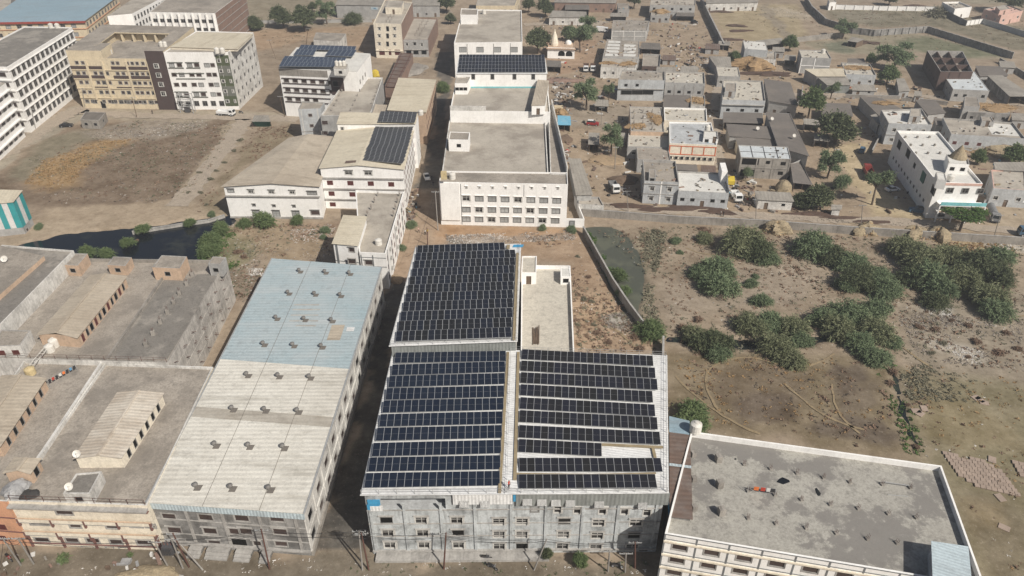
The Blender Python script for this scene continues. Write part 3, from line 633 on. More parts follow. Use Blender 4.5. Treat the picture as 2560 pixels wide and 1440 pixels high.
# ---------------------------------------------------------------- fittings
def panel_mesh(cell):
    mb = MB(); w, d, t = 1.0, 1.0, .045   # unit plan, scaled per array
    mb.box((0, 0, 0), (w, 0, 0), (0, d, 0), (0, 0, t), 0)
    e, f = (.036, .016) if cell == 'solar_rear' else (.026, .012)
    for y0, y1 in ((f, .4972), (.5028, 1 - f)): mb.face([(e, y0, t + .004), (1 - e, y0, t + .004), (1 - e, y1, t + .004), (e, y1, t + .004)], 1)
    me = mb.mesh('solar_panel', ['aluminium', cell]); return me
PM = {}
def solar_row(par, A, B, n, depth, tilt, cell, lift=.25):
    """n panels side by side from A to B (lower edge), leaning back by tilt"""
    if cell not in PM: PM[cell] = panel_mesh(cell)
    d = B - A; w = d.length / n; x = d.normalized(); y0 = Vector((-x.y, x.x, 0)).normalized(); y = y0 * math.cos(tilt) + Vector((0, 0, math.sin(tilt))); z = x.cross(y)
    rot = Matrix((x, y, z)).transposed().to_euler(); org = WL(par)
    for i in range(n):
        o = link('solar_panel', PM[cell], par); o.location = A + x * w * (i + .008) + Vector((0, 0, lift)) - org; o.rotation_euler = rot; o.scale = (w * .984, depth, 1)
    mb = MB()
    for f in (.2, .8):
        a = A + y * depth * f + Vector((0, 0, lift - .05)); mb.bar(a, a + d, .06, .06)
        for i in range(0, n + 1, 3):
            q = A + x * w * i + y * depth * f; mb.bar(q + Vector((0, 0, lift - .06)), Vector((q.x, q.y, A.z - .02)), .06, .06)
    mb.build('mounting_rail', 'galvanised', par)
def solar_array(label, rows, z, depth, tilt, cell, off, scl, lift=.25):
    f = lambda p: P(off[0] + p[0] / scl, off[1] + p[1] / scl, z + lift)
    R_ = [(f(a), f(b), n) for a, b, n in rows]; c = sum((a + b for a, b, n in R_), Vector()) / (2 * len(R_)); c.z = z
    t = thing('solar_array', label, 'solar array', c)
    for a, b, n in R_:
        a.z = b.z = z; solar_row(t, a, b, n, depth, tilt, cell, lift)
    return t
def turbine(par, p, base=1.5):
    """roof ventilator: tinted base sheet with a round turbine on a throat"""
    o = link('roof_vent', VENT[0], par, p); q = link('turbine', VENT[1], o); return o
mat('vent_ball', (.26, .25, .235), (.2, .19, .18), None, rough=.45, metal=.4, fine=.05)
mb = MB(); mb.box((-.2, -.62, .0), (1.0, 0, 0), (.1, 1.1, 0), (0, 0, .06)); VENT = [mb.mesh('roof_vent', ['asbestos_sheet'])]
mb = MB(); mb.lathe((-.05, .1, .08), [(.22, 0), (.22, .25), (.36, .36), (.42, .55), (.36, .74), (.18, .84), (.02, .87)], 14); VENT.append(mb.mesh('turbine', ['vent_ball'])); VENT[1].shade_smooth()
mat('vent_base', (.19, .17, .15), (.16, .145, .13), None, rough=.6); VENT[0].materials[0] = MT['vent_base']
def tank(label, p, r=.75, h=1.7, mt='tank_white', group=None):
    t = thing('water_tank', label, 'water tank', p, group)
    mb = MB(); mb.lathe(p, [(r * .96, 0), (r, .08), (r * .97, h * .28), (r, h * .32), (r * .97, h * .58), (r, h * .62), (r * .98, h * .84), (r * .55, h * .97), (r * .3, h)], 16); mb.build('tank_body', mt, t, True)
    mb = MB(); mb.lathe(Vector(p) + Vector((0, 0, h)), [(r * .32, 0), (r * .32, .1), (r * .05, .14)], 12); mb.build('lid', mt, t); return t
def dish(label, p, r=.5, group=None):
    t = thing('satellite_dish', label, 'satellite dish', p, group); c = Vector(p) + Vector((0, 0, .75))
    mb = MB(); ax = Vector((.2, -.75, .6)).normalized(); u = ax.cross(Vector((0, 0, 1))).normalized(); v = u.cross(ax); n = 14
    ring = lambda rr, k: [c + (u * math.cos(i * 2 * math.pi / n) + v * math.sin(i * 2 * math.pi / n)) * rr + ax * k for i in range(n)]
    Rg = [ring(.04, 0), ring(r * .5, .05), ring(r, .2), ring(r * .98, .17), ring(r * .5, .015), ring(.04, -.03)]
    for A, B in zip(Rg, Rg[1:]):
        for i in range(n): mb.face([A[i], A[(i + 1) % n], B[(i + 1) % n], B[i]])
    mb.build('reflector', 'tank_white', t, True)
    mb = MB(); mb.tube(p, c, .04, .04, 6); mb.tube(c - v * r + ax * .18, c + ax * .5, .025, .025, 5); mb.cbox(c + ax * .5, .1, .1, .1); mb.build('mast', 'galvanised', t); return t
def stub(b, px, py, z, w=.4, h=.7, rebar=True):
    p = P(px, py, z); mb = MB(); mb.cbox(p, w, w, h, .2); mb.build('column_stub', 'raw_concrete', b.o)
    if rebar:
        mb = MB()
        for dx in (-.12, .12):
            for dy in (-.12, .12): mb.bar(p + Vector((dx, dy, h - .05)), p + Vector((dx + random.uniform(-.06, .06), dy + random.uniform(-.06, .06), h + random.uniform(.5, .9))), .035)
        mb.build('rebar', 'rust_iron', b.o)
def rail(b, pts, posts=10, h=.9, mt='galvanised', name='guard_rail', r=.035):
    mb = MB()
    for A, B in zip(pts, pts[1:]):
        n = max(1, int((B - A).length / 2.3))
        for i in range(n + 1): q = lerp(A, B, i / n); mb.bar(q, q + Vector((0, 0, h)), r * 1.6)
        for f in (.5, 1): mb.bar(A + Vector((0, 0, h * f)), B + Vector((0, 0, h * f)), r)
    return mb.build(name, mt, b.o)

# ---------------------------------------------------------------- long factory with blue and white roof
hA = 9.9
A4 = quad([(365, 1257), (760, 1285), (955, 668), (680, 646)], hA)
b = Bld('factory_building', 'long factory with half blue half white sheet roof carrying rows of round vents', 'factory', inset([p.xy for p in A4], .35), hA)
FA = b
for (px, py, w, h, st) in ((422, 1292, 2.2, 1.2, 'brown'), (514, 1294, 2.2, 1.2, 'brown'), (604, 1296, 2.2, 1.2, 'brown'), (692, 1297, 2.2, 1.2, 'brown'),
                       (436, 1326, 2.2, 1.2, 'brown'), (525, 1328, 2.2, 1.2, 'brown'), (586, 1329, 1.7, 1.2, 'brown'), (614, 1329, 2.0, 1.2, 'brown'), (700, 1330, 2.2, 1.2, 'brown'),
                       (450, 1356, 2.0, 1.0, 'brown'), (536, 1357.5, 2.0, 1.0, 'brown'), (598, 1356, 2.5, 1.5, 'void'), (643, 1359, 1.3, 1.0, 'brown'), (703, 1360, 2.0, 1.0, 'brown')):
    u, z = b.uz(0, px, py); b.win(0, u, z, w, h + .2, st, 'concrete_trim' if py > 1300 else None)
L1 = b.L(1); nb = 13
for i in range(nb):
    u = L1 * (i + .5) / nb
    for zc in (2.4, 6.3): b.win(1, u + random.uniform(-.3, .3), zc, 2.1, 1.7, 'brown' if (i * 3) % 7 else 'void')
b.walls(['dark_plaster', 'old_white_wall', 'dark_plaster', 'dark_plaster'], top=hA)
for px in (468, 556, 647, 736): b.pil(0, b.uz(0, px, 1290)[0], .9, hA - 1.3, .42, .16)
for i in range(nb + 1): b.pil(1, min(L1 - .2, max(.2, L1 * i / nb)), 0, hA - .1, .35, .14, 'old_white_wall')
for z in (3.0, 6.2): b.band(0, z, .12, .14)
b.band(0, 1.0, .25, .45); b.band(1, 4.3, .22, .16, 'old_white_wall'); b.band(1, .0, 1.0, .35, 'raw_concrete', name='plinth')
sb = MB(); a = b.pt(0, -.2, hA - 1.45, .2); c = b.pt(0, b.L(0) + .2, hA - 1.45, .2); sb.box(a, c - a, b.pt(0, 0, 0, -.22) - b.pt(0, 0, 0, 0), (0, 0, 1.42)); sb.build('cladding', 'sky_sheet', b.o)
for i, (u0, u1) in enumerate(((4.2, 6.2), (7, 10.5), (11.5, 14), (15.5, 17))):
    mb = MB()
    for k in range(3): a = b.pt(0, u0, 0, 1.1 + .5 * (2 - k)); mb.box(a, b.pt(0, u1, 0, 1.1 + .5 * (2 - k)) - a, b.pt(0, u0, 0, 0) - a, (0, 0, .25 * (k + 1)))
    mb.build('step', 'concrete_trim', b.o)
# roof: blue rear, white front, a dirty strip across
fr = lambda t, s: lerp(lerp(A4[0], A4[3], t), lerp(A4[1], A4[2], t), s)
def tof(px, py):   # fraction along the roof at a photo point
    p = P(px, py, hA); a, c = (A4[0] + A4[1]) / 2, (A4[2] + A4[3]) / 2; return (p - a).dot(c - a) / (c - a).length_squared
t1, t2, t3 = tof(700, 1055), tof(700, 1030), tof(715, 910)
ribd = A4[3] - A4[0]
mat('white_sheet_dirty', (.50, .47, .41), (.42, .39, .34), (.26, .22, .17), .5, 0, .2, rib=.95, rough=.7)
for ta, tb, mt, nm in ((0, t1, 'white_sheet', 'roof'), (t1, t2, 'white_sheet_dirty', 'roof'), (t2, t3, 'white_sheet', 'roof'), (t3, 1, 'blue_sheet', 'roof')):
    for k in range(3):
        s0, s1 = (0, .36, .72, 1)[k], (0, .36, .72, 1)[k + 1]; e = Vector((0, 0, .05 + (.03 if k == 1 else 0)))
        b.sheet([fr(ta, s0) + e, fr(tb - .0005, s0) + e, fr(tb - .0005, s1) + e, fr(ta, s1) + e][::-1], mt, ribd, .05, nm)
mb = MB()
for s0 in (0, 1): mb.bar(fr(0, s0) + Vector((0, 0, .06)), fr(1, s0) + Vector((0, 0, .06)), .25, .16)
mb.build('gutter', 'galvanised', b.o)
for y0, xs in ((1222, (490, 577, 672)), (1118, (537, 621, 707)), (1028, (580, 661, 743)), (943, (617, 695, 773)), (866, (658, 732, 803)), (801, (690, 760, 828)), (738, (720, 786, 850)), (683, (748, 812, 873))):
    for k, x in enumerate(xs): turbine(b.o, P(x, y0 + (k - 1) * 3, hA + .07))
mat('patch_pale', (.46, .49, .48), (.42, .40, .37), (.33, .27, .22), .5, 0, .8, rib=.95)
for s0 in (.36, .72): mb = MB(); mb.bar(fr(0, s0) + Vector((0, 0, .09)), fr(1, s0) + Vector((0, 0, .09)), .06, .03); mb.build('seam', 'vent_base', b.o)
# replaced sheets on the blue part
for (x0, y0, x1, y1) in ((735, 760, 798, 762), (732, 772, 800, 774), (728, 786, 796, 788), (724, 800, 795, 802), (740, 812, 790, 814), (830, 812, 850, 850), (868, 818, 884, 828)):
    p, q = P(x0, y0, hA + .1), P(x1, y1, hA + .1); b.sheet([p, Vector((q.x, p.y, p.z)), Vector((q.x, p.y - max(.5, p.y - q.y), p.z)), Vector((p.x, p.y - max(.5, p.y - q.y), p.z))][::-1], 'patch_pale' if x0 < 820 else ('tan_sheet' if x0 < 860 else 'bright_sheet'), ribd, .02, 'patch_sheet')

# ---------------------------------------------------------------- factory with the solar roofs
hB, hR = 13.5, 16.2
B4 = quad([(900, 1240), (1672, 1234), (1668, 889), (982, 874)], hB)
b = Bld('solar_factory', 'stained grey four storey factory under white sheet roofs covered with solar panels', 'factory', inset([p.xy for p in B4], .5), hB)
cols = (966, 1054, 1143, 1248, 1306, 1411, 1497, 1590)
for j, y in enumerate((1304, 1336, 1366)):
    for i, x in enumerate(cols):
        xx = x + (x - 1280) * (-.016) * j; u, z = b.uz(0, xx, y - (3 if i < 3 else 0) + (i > 5) * 3)
        b.win(0, u, z, 1.9, 1.45, 'dark' if (i + j * 3) % 5 else 'void', 'concrete_trim')
for x, y in ((1337, 1272), (1395, 1274), (1444, 1276), (1507, 1277), (1562, 1278), (1618, 1282)): u, z = b.uz(0, x, y); b.win(0, u, z, 1.2, 1.35, 'dark' if x != 1337 else 'glass', 'frame_white')
for i in range(9): b.win(0, 3 + i * 5.4, .45, 2.2 if i % 2 else 1.4, .7, 'void')
for zc in (2.6, 5.8, 9.0): b.wins(3, [2.5 + k * 3.6 for k in range(int(b.L(3) / 3.6))], [zc], 1.5, 1.2, ['brown', 'void', 'brown'])
u0, z0 = b.uz(0, 950, 1246); u1, z1 = b.uz(0, 1115, 1277)
b.ops.setdefault(0, []).append((u0, u1, z1 + .4, z0 - .1))     # the open gallery under the eave
b.walls(['stained_plaster', 'grey_plaster', 'grey_plaster', 'grey_plaster'], top=hB - .1)
mb = MB(); d = 2.2; a, c = b.pt(0, u0 - .3, z1 + .3, -d), b.pt(0, u1 + .3, z1 + .3, -d); up = Vector((0, 0, z0 - z1 - .3)); mb.face([a, c, c + up, a + up])
a2, c2 = b.pt(0, u0 - .3, z1 + .3, 0), b.pt(0, u1 + .3, z1 + .3, 0); mb.face([a2, c2, c, a]); mb.face([a2, a, a + up, a2 + up]); mb.face([c, c2, c2 + up, c + up]); mb.build('gallery', 'blue_grey_plaster', b.o)
for k in (.3, .68):
    q = lerp(a, c, .02 + k) + Vector((0, -.14, 1.3)); o = link('window', win_mesh(1.6, 1.1, 'void'), b.o, q, math.atan2((c - a).y, (c - a).x))
for px0, px1 in ((930, 938), (1013, 1020), (1103, 1109), (1187, 1191), (1278, 1277), (1366, 1360), (1457, 1450), (1544, 1535), (1637, 1628)): b.pil(0, b.uz(0, (px0 + px1) / 2, 1330)[0], .8, hB - 2.1, .4, .18, 'stained_plaster')
for z in (4.1, 6.9): b.band(0, z, .14, .12)
b.band(0, 9.85, .16, .14); b.band(0, .85, .18, .35)
mb = MB(); a = b.pt(0, .5, 0, 1.6); mb.box(a, b.pt(0, b.L(0) * .62, 0, 1.6) - a, b.pt(0, .5, 0, 0) - a, (0, 0, .5)); mb.build('plinth', 'concrete_trim', b.o)
def clad(pxa, pxb, zlo, mt, nm='cladding', out=.32, ztop=hB - .12):
    ua, ub = b.uz(0, pxa, 1255)[0], b.uz(0, pxb, 1255)[0]; mb = MB(); a = b.pt(0, ua, zlo, out); mb.box(a, b.pt(0, ub, zlo, out) - a, b.pt(0, ua, 0, out - .1) - b.pt(0, ua, 0, out), (0, 0, ztop - zlo)); mb.build(nm, mt, b.o)
clad(1133, 1281, hB - 2.2, 'bright_sheet'); clad(1283, 1289, hB - 1.6, 'blue_plastic', out=.36); clad(1290, 1670, hB - 2.6, 'grey_sheet')
for x, y in ((1161, 1255), (1213, 1255), (1318, 1250), (1354, 1251), (1389, 1252), (1425, 1253), (1497, 1256), (1605, 1259)):
    u, z = b.uz(0, x, y); mb = MB(); a = b.pt(0, u - .68, z + .62, .36); a2 = b.pt(0, u - .68, z - .28, .8); dx = b.pt(0, u + .68, 0) - b.pt(0, u - .68, 0); mb.face([a2, a2 + dx, a + dx, a], 0, dx); mb.face([a, a + dx, a2 + dx, a2], 0, dx)
    mb.bar(a2, b.pt(0, u - .68, z - .9, .34), .04); mb.bar(a2 + dx, b.pt(0, u + .68, z - .9, .34), .04); mb.build('window_flap', 'bright_sheet', b.o)
for (x, y, mt) in ((935, 1253, 'blue_plastic'), (934, 1265, 'blue_plastic'), (942, 1268, 'bright_sheet')):
    u, z = b.uz(0, x, y); mb = MB(); a = b.pt(0, u - .9, z - .55, .25 + .02 * (x > 940)); mb.box(a, b.pt(0, u + .9, z - .55, .25 + .02 * (x > 940)) - a, (0, .12, 0), (0, 0, 1.05)); mb.build('patch_sheet', mt, b.o)
# front roofs, with a low ridge between them
RL = (P(1262, 1237, hB + .35), P(1273, 876, hB + .35)); E5 = Vector((0, 0, .1))
B4u = [p + E5 for p in B4]
b.sheet([B4u[0], RL[0] + E5, RL[1] + E5, B4u[3]], 'bright_sheet', B4[3] - B4[0]); b.sheet([RL[0] + E5, B4u[1], B4u[2], RL[1] + E5], 'bright_sheet', B4[2] - B4[1])
rail(b, [B4u[0] + Vector((.15, .2, 0)), RL[0] + Vector((0, .2, .1)), B4u[1] + Vector((-.2, .2, 0))], h=.95); rail(b, [B4u[1] + Vector((-.35, .2, 0)), B4u[2] + Vector((-.35, -.2, 0)), RL[1] + Vector((0, -.2, .1))], h=.95)
rail(b, [B4u[0] + Vector((.2, .2, 0)), B4u[3] + Vector((.2, -.2, 0))], h=.5); rail(b, [RL[0] + Vector((.25, .4, .12)), RL[1] + Vector((.25, -.4, .12))], h=.8)
def gang(pts, w, z, mt='walkway_tan'):
    mb = MB()
    for (x0, y0), (x1, y1) in zip(pts, pts[1:]): mb.bar(P(x0, y0, z), P(x1, y1, z), w, .08)
    mb.build('walkway', mt, b.o)
gang([(1249, 1232), (1270, 880)], .45, hB + .62); gang([(1287, 1200), (1289, 1130), (1296, 880)], .5, hB + .6); gang([(1290, 1184), (1480, 1187), (1640, 1183)], .3, hB + .5); gang([(1504, 1111), (1658, 1118)], .5, hB + .45); gang([(1632, 1118), (1638, 1144)], .45, hB + .42)
# rear wing, a storey higher
R4 = quad([(972, 866), (1294, 854), (1303, 609), (1038, 618)], hR); cR = inset([p.xy for p in R4], .35)
mb = MB(); mts = ['grey_sheet', 'old_white_wall']
for i in range(4):
    p, q = cR[i], cR[(i + 1) % 4]; wallface(mb, p, q, 0 if i else hB - .5, hR - .05, [], m=0 if i == 0 else 1)
mb.build('wall', mts, b.o); b.sheet([p + Vector((0, 0, .03)) for p in R4], 'bright_sheet', R4[3] - R4[0])
rail(b, [R4[0] + Vector((.3, .2, 0)), R4[1] + Vector((-.2, .2, 0))], h=.9); rail(b, [R4[1] + Vector((-.25, .2, 0)), R4[2] + Vector((-.25, -.2, 0))], h=.8); rail(b, [R4[0] + Vector((.2, .2, 0)), R4[3] + Vector((.2, 0, 0))], h=.5)
gang([(1285, 850), (1294, 632)], .55, hR + .4); gang([(1270, 622), (1271, 612)], .7, hR + .4)
mb = MB(); q = P(1281, 618, hR + .1); mb.box(q, (2.2, 0, 0), (.3, 1.1, 0), (0, 0, .03)); mb.build('patch_sheet', 'blue_plastic', b.o)
SB = b
solar_array('ten rows of dark navy solar panels on the white roof over the lane', [((335, 203), (1318, 187), 17), ((310, 312), (1313, 283), 17), ((283, 417), (1310, 388), 17), ((257, 527), (1303, 502), 17), ((230, 640), (1298, 614), 17), ((202, 763), (1290, 737), 17), ((172, 887), (1284, 862), 17), ((137, 1025), (1277, 997), 17), ((105, 1157), (1270, 1137), 17), ((70, 1300), (1265, 1280), 17)], hB + .3, 2.48, R(10), 'solar_navy', (890, 850), 3.5125)
solar_array('black solar panel rows, one cut short, on the roof beside the brown lean-to', [((220, 170), (1383, 230), 20), ((213, 272), (1402, 337), 20), ((210, 378), (1421, 440), 20), ((208, 487), (1380, 550), 19), ((205, 605), (1400, 672), 19), ((200, 722), (1422, 788), 19), ((195, 858), (1447, 920), 19), ((192, 985), (930, 1023), 11), ((203, 1157), (1465, 1158), 18), ((200, 1307), (1418, 1306), 17)], hB + .3, 2.4, R(10), 'solar_black', (1240, 850), 3.512)
solar_array('close packed block of solar panels on the raised rear wing roof', [((395, 205), (1455, 168), 16)] + [(a, c, 18) for a, c in (((375, 297), (1583, 257)), ((353, 393), (1580, 352)), ((328, 490), (1573, 447)), ((302, 590), (1570, 545)), ((277, 692), (1563, 648)), ((250, 797), (1555, 753)), ((222, 907), (1553, 860)), ((192, 1025), (1548, 978)), ((163, 1145), (1540, 1098)), ((135, 1270), (1535, 1220)))], hR + .12, 3.0, R(2.5), 'solar_rear', (960, 590), 4.8, .3)

# ---------------------------------------------------------------- pale terrace annex behind the solar roofs
hC = 8.2
b = Bld('annex_building', 'low white annex with a pale flat terrace and small stair room', 'building', quad([(1302, 884), (1436, 884), (1426, 664), (1304, 662)], hC + .9), hC)
b.walls('white_wall', top=hC + .9); b.flat('pale_terrace', .9, .25, 'white_wall')
c = flat_house('stair_room', 'small white stair room on the pale annex terrace', 'roof room', [(1303, 682), (1341, 682), (1342, 640), (1305, 640)], hC + 2.7, 'white_wall', 'pale_terrace', .25, hC, 1, 'void', 1, 0, cap='white_wall')
c = flat_house('roof_room', 'little white roofed cabin in the corner of the pale annex terrace', 'roof room', [(1402, 692), (1428, 692), (1424, 669), (1401, 668)], hC + 1.9, 'white_wall', 'white_terrace', .1, hC, 1, 'void', 1, 0, door=False, cap='white_wall')
t = thing('timber_bundle', 'bundle of long poles lying on the pale annex terrace', 'timber', P(1340, 840, hC))
for k in range(9): mb = MB(); x = 1332 + k * 1.9; mb.bar(P(x, 862 - random.random() * 4, hC + .1 + .1 * (k % 2)), P(x + random.uniform(-1, 1), 812 + random.random() * 22, hC + .1 + .1 * (k % 3)), .12, .1); mb.build('plank', 'wood_brown', t)

# ---------------------------------------------------------------- flat roofed block at the lower right
hD = 10.5; D4 = quad([(1662, 1334), (2464, 1468), (2354, 1164), (1728, 1078)], hD + 1)
b = Bld('apartment_block', 'white block with grey framed window bands and a wide blotched concrete terrace', 'building', [p.xy for p in D4], hD)
L0 = b.L(0)
for j, (y, x0) in enumerate(((1369, 1699), (1401, 1692), (1432, 1685))):
    u0, z0 = b.uz(0, x0, y)
    for i in range(12): b.win(0, u0 + i * 4.35, z0, 2.1, 1.2, 'brown')
zA = b.uz(0, 1699, 1369)[1]; zB_ = b.uz(0, 1692, 1401)[1]; st = zA - zB_
for i in range(12): b.win(0, u0 + i * 4.35, zA - 3 * st, 2.1, .95, 'brown')
b.walls('white_wall', top=hD + 1); b.flat('blotched_terrace', 1.0, .28, 'white_wall')
for k in range(4): b.band(0, zA + .78 - k * st, .3, .22, 'pale_cream_wall')
for i in range(13): b.pil(0, u0 - 2.1 + i * 4.35, .4, hD + .8, .22, .05, 'band_grey', 'painted_strip')
for k in range(3):
    b.band(0, zA + 1.3 - k * st, .12, .06, 'band_grey', name='painted_strip'); b.band(0, hD + .85, .13, .06, 'band_grey', name='painted_strip') if k == 0 else None
for x, y in ((1795, 1147), (1798, 1211), (1802, 1279)): stub(b, x, y + 6, hD, .9, 1.3, False)
for x, y in ((1733, 1140), (1734, 1202), (1735, 1274)): stub(b, x, y, hD, .7, .9, False)
for k in range(5): stub(b, 1860 + k * 66, 1162 + k * 11, hD, .5, .25)
for x, y in ((2205, 1212), (2275, 1220), (1870, 1228), (1937, 1238), (2003, 1250), (2075, 1262), (2145, 1272), (2220, 1285), (2290, 1295), (1870, 1297), (1940, 1310), (2015, 1321), (2090, 1334), (2168, 1348), (2242, 1358)): stub(b, x, y, hD, .5, .25)
mb = MB(); mb.bar(P(2205, 1204, hD + .5), P(2275, 1214, hD + .5), .08); mb.bar(P(2220, 1237, hD + .05), P(2270, 1241, hD + .05), .08); mb.build('loose_pipe', 'galvanised', b.o)
def puddle(par, cx, cy, pts, z, mt='water_black', nm='puddle'):
    mb = MB(); mb.face([P(cx + x, cy + y, z) for x, y in pts][::-1]); mb.build(nm, mt, par)
puddle(b.o, 1958, 1202, [(-17, 3), (-10, -5), (-2, -9), (6, -6), (15, -2), (17, 3), (8, 6), (0, 9), (-8, 6)], hD + .02); puddle(b.o, 2043, 1230, [(-6, -9), (-1, -10), (4, -4), (9, 3), (8, 9), (2, 10), (-3, 2)], hD + .02); puddle(b.o, 1838, 1147, [(-3, 1), (0, -2), (4, 0), (1, 3)], hD + .02)
t = thing('clothes_line', 'washing line with orange, red and dark clothes across the wide concrete terrace', 'clothes line', P(1905, 1228, hD))
pa, pb = P(1868, 1232, hD), P(1936, 1240, hD); up = Vector((0, 0, 1.5))
mb = MB(); mb.bar(pa, pa + up, .06); mb.bar(pb, pb + up, .06); mb.bar(pa + up, pb + up, .03); mb.build('line_frame', 'galvanised', t)
for f0, f1, mt in ((.2, .38, 'cloth_orange'), (.45, .62, 'cloth_red'), (.66, .8, 'cloth_white'), (.8, .97, 'cloth_dark')):
    mb = MB(); a, c = lerp(pa, pb, f0) + up, lerp(pa, pb, f1) + up; mb.box(a - Vector((0, .02, .75)), c - a, (0, .05, 0), (0, 0, .75)); mb.build('cloth', mt, t)
S4 = quad([(2332, 1455), (2432, 1475), (2421, 1366), (2328, 1352)], hD + 2.8)
c = Bld('roof_shed', 'blue corrugated shed on the corner of the wide concrete terrace', 'shed', inset([p.xy for p in S4], .3), hD + 2.8, hD); c.walls('blue_grey_plaster', top=hD + 2.78); c.sheet(S4, 'sky_sheet', S4[3] - S4[0])
tank('white water tank on the parapet corner beside the brown lean-to', P(1738, 1078, hD + 1.0), .95, 1.9)
# brown lean-to between the two blocks
Q = quad([(1674, 1292), (1732, 1299), (1725, 1087), (1673, 1080)], [hB - 2.4, hB - 2.2, hB - 2.2, hB - 2.4]); Q2 = quad([(1673, 1080), (1725, 1087), (1724, 1052), (1673, 1040)], [hB - 2.4, hB - 2.2, hB - 2.2, hB - 2.4])
c = Bld('lean_to', 'rusty brown corrugated lean-to with a blue grey end beside the wide terrace', 'shed', inset([Q[0].xy, Q[1].xy, Q2[2].xy, Q2[3].xy], .3), hB - 2.5); c.walls('dark_plaster', top=hB - 2.5)
n = 9
for i in range(n): c.sheet([lerp(Q[0], Q[3], i / n), lerp(Q[1], Q[2], i / n), lerp(Q[1], Q[2], (i + .96) / n) + Vector((0, 0, .06)), lerp(Q[0], Q[3], (i + .96) / n) + Vector((0, 0, .06))], 'rusty_sheet', Q[3] - Q[0], .04, 'roof_sheet')
c.sheet(Q2, 'far_blue_sheet', Q2[3] - Q2[0], .05, 'roof_sheet'); mb = MB(); mb.bar(lerp(Q[0], Q[3], .58) + Vector((0, 0, .15)), lerp(Q[1], Q[2], .58) + Vector((0, 0, .15)), .5, .08); mb.build('cross_sheet', 'sky_sheet', c.o)
mb = MB(); q = [P(1672, 1290, 8.0), P(1722, 1306, 8.0)]; mb.box(q[0], q[1] - q[0], (0, 2, .8), (0, 0, .08)); mb.build('lower_sheet', 'blue_plastic', c.o)

# ---------------------------------------------------------------- lower left: balcony block and its terrace
hE = 9.6
E4 = quad([(20, 1252), (367, 1264), (533, 917), (262, 907)], hE + .5)
b = Bld('apartment_block', 'cream three storey block with maroon edged balconies below a grey terrace', 'building', [p.xy for p in E4], hE)
zs = [b.uz(0, 120, y)[1] for y in (1279, 1316, 1352)]
for x, y, w, h in ((160, 1280, 2.6, 1.3), (98, 1308, 3.0, .9), (187, 1313, 1.8, 1.3), (278, 1315, 1.8, 1.3), (340, 1314, 2.0, .9), (376, 1315, 1.6, .9), (105, 1350, 2.3, 1.1), (180, 1351, 2.1, 1.1), (232, 1352, 2.1, 1.1), (290, 1355, 2.0, 1.1), (360, 1357, 2.3, 1.1), (220, 1371, 1.8, .8), (275, 1371, 1.2, .7), (310, 1372, 1.5, .8)):
    u, z = b.uz(0, x, y); b.win(0, u, z, w, h, 'brown')
b.walls('pale_cream_wall', top=hE + .5); b.flat('old_terrace', .5, .25, 'old_white_wall')
for y, out in ((1296, .5), (1327, .5)):
    z = b.uz(0, 200, y)[1]; b.band(0, z - .9, .15, out, 'concrete_trim', name='balcony_floor')
    mb = MB(); a = b.pt(0, .3, z - .75, out); mb.box(a, b.pt(0, b.L(0) - .2, z - .75, out) - a, b.pt(0, 0, 0, out - .12) - b.pt(0, 0, 0, out), (0, 0, .75)); mb.build('balcony_front', 'pale_cream_wall', b.o)
    mb = MB(); a = b.pt(0, .2, z, out + .05); mb.box(a, b.pt(0, b.L(0) - .1, z, out + .05) - a, b.pt(0, 0, 0, out - .2) - b.pt(0, 0, 0, out), (0, 0, .12)); mb.build('hand_rail', 'peach_wall', b.o)
    for u in np.linspace(.3, b.L(0) - .3, 5): mb = MB(); a = b.pt(0, u - .14, z - 1.6, out + .04); mb.box(a, b.pt(0, u + .14, 0, out) - b.pt(0, u - .14, 0, out), b.pt(0, 0, 0, out - .3) - b.pt(0, 0, 0, out), (0, 0, 1.55)); mb.build('pilaster', 'maroon_trim', b.o)
b.band(0, hE - .35, .3, .8, 'concrete_trim', name='eave_slab'); b.band(0, hE - .75, .14, .5, 'maroon_trim'); b.band(0, .75, .12, .2, 'maroon_trim'); b.band(0, 3.4, .14, .3, 'maroon_trim')
for u in np.linspace(.3, b.L(0) - .3, 5): b.pil(0, u, 0, 3.4, .3, .25, 'maroon_trim')
mat('rust_streak_sheet', (.66, .61, .53), (.56, .50, .42), (.26, .19, .13), .5, 0, .25, rib=.7, rough=.7, bump=.6, ribdark=.8)
rail(b, [b.pt(0, .3, hE + .5, -.1), b.pt(0, b.L(0) - .3, hE + .5, -.1)], h=1.1, mt='rust_iron', name='fence_posts')
mb = MB(); a, c = P(95, 1166, hE), P(262, 910, hE); mb.box(a, c - a, (-.45, -.3, 0), (0, 0, .8)); mb.build('dividing_wall', 'old_white_wall', b.o)
EB = b
hs = hE
gable('roof_shed', 'long white walled shed with dirty ribbed roof and pale ridge on the grey terrace', [(181, 1147), (244, 1139), (304, 1146)], [(293, 980), (347, 976), (411, 982)], hs + 2.3, hs + 2.8, 'rust_streak_sheet', 'pale_cream_wall', hs, openings=lambda q: [q.win(1, q.L(1) * k / 7, hs + 1.0, 1.0, 1.6, 'void') for k in range(1, 7)])
gable('roof_shed', 'small peach shed with a tan ribbed gable roof on the grey terrace', [(5, 1184), (43, 1176), (76, 1186)], [(36, 1142), (66, 1144), (104, 1145)], hs + 2.2, hs + 2.6, 'tan_sheet', 'peach_wall', hs, openings=lambda q: q.win(1, q.L(1) * .5, hs + 1, 1.2, 1.7, 'void'))
flat_house('roof_room', 'stained grey roofed stair room at the terrace edge above the balconies', 'roof room', [(157, 1234), (224, 1234), (254, 1178), (190, 1184)], hs + 2.1, 'old_white_wall', 'dark_terrace', .2, hs, 1, 'void', 1, 0, door=False, cap='old_white_wall')
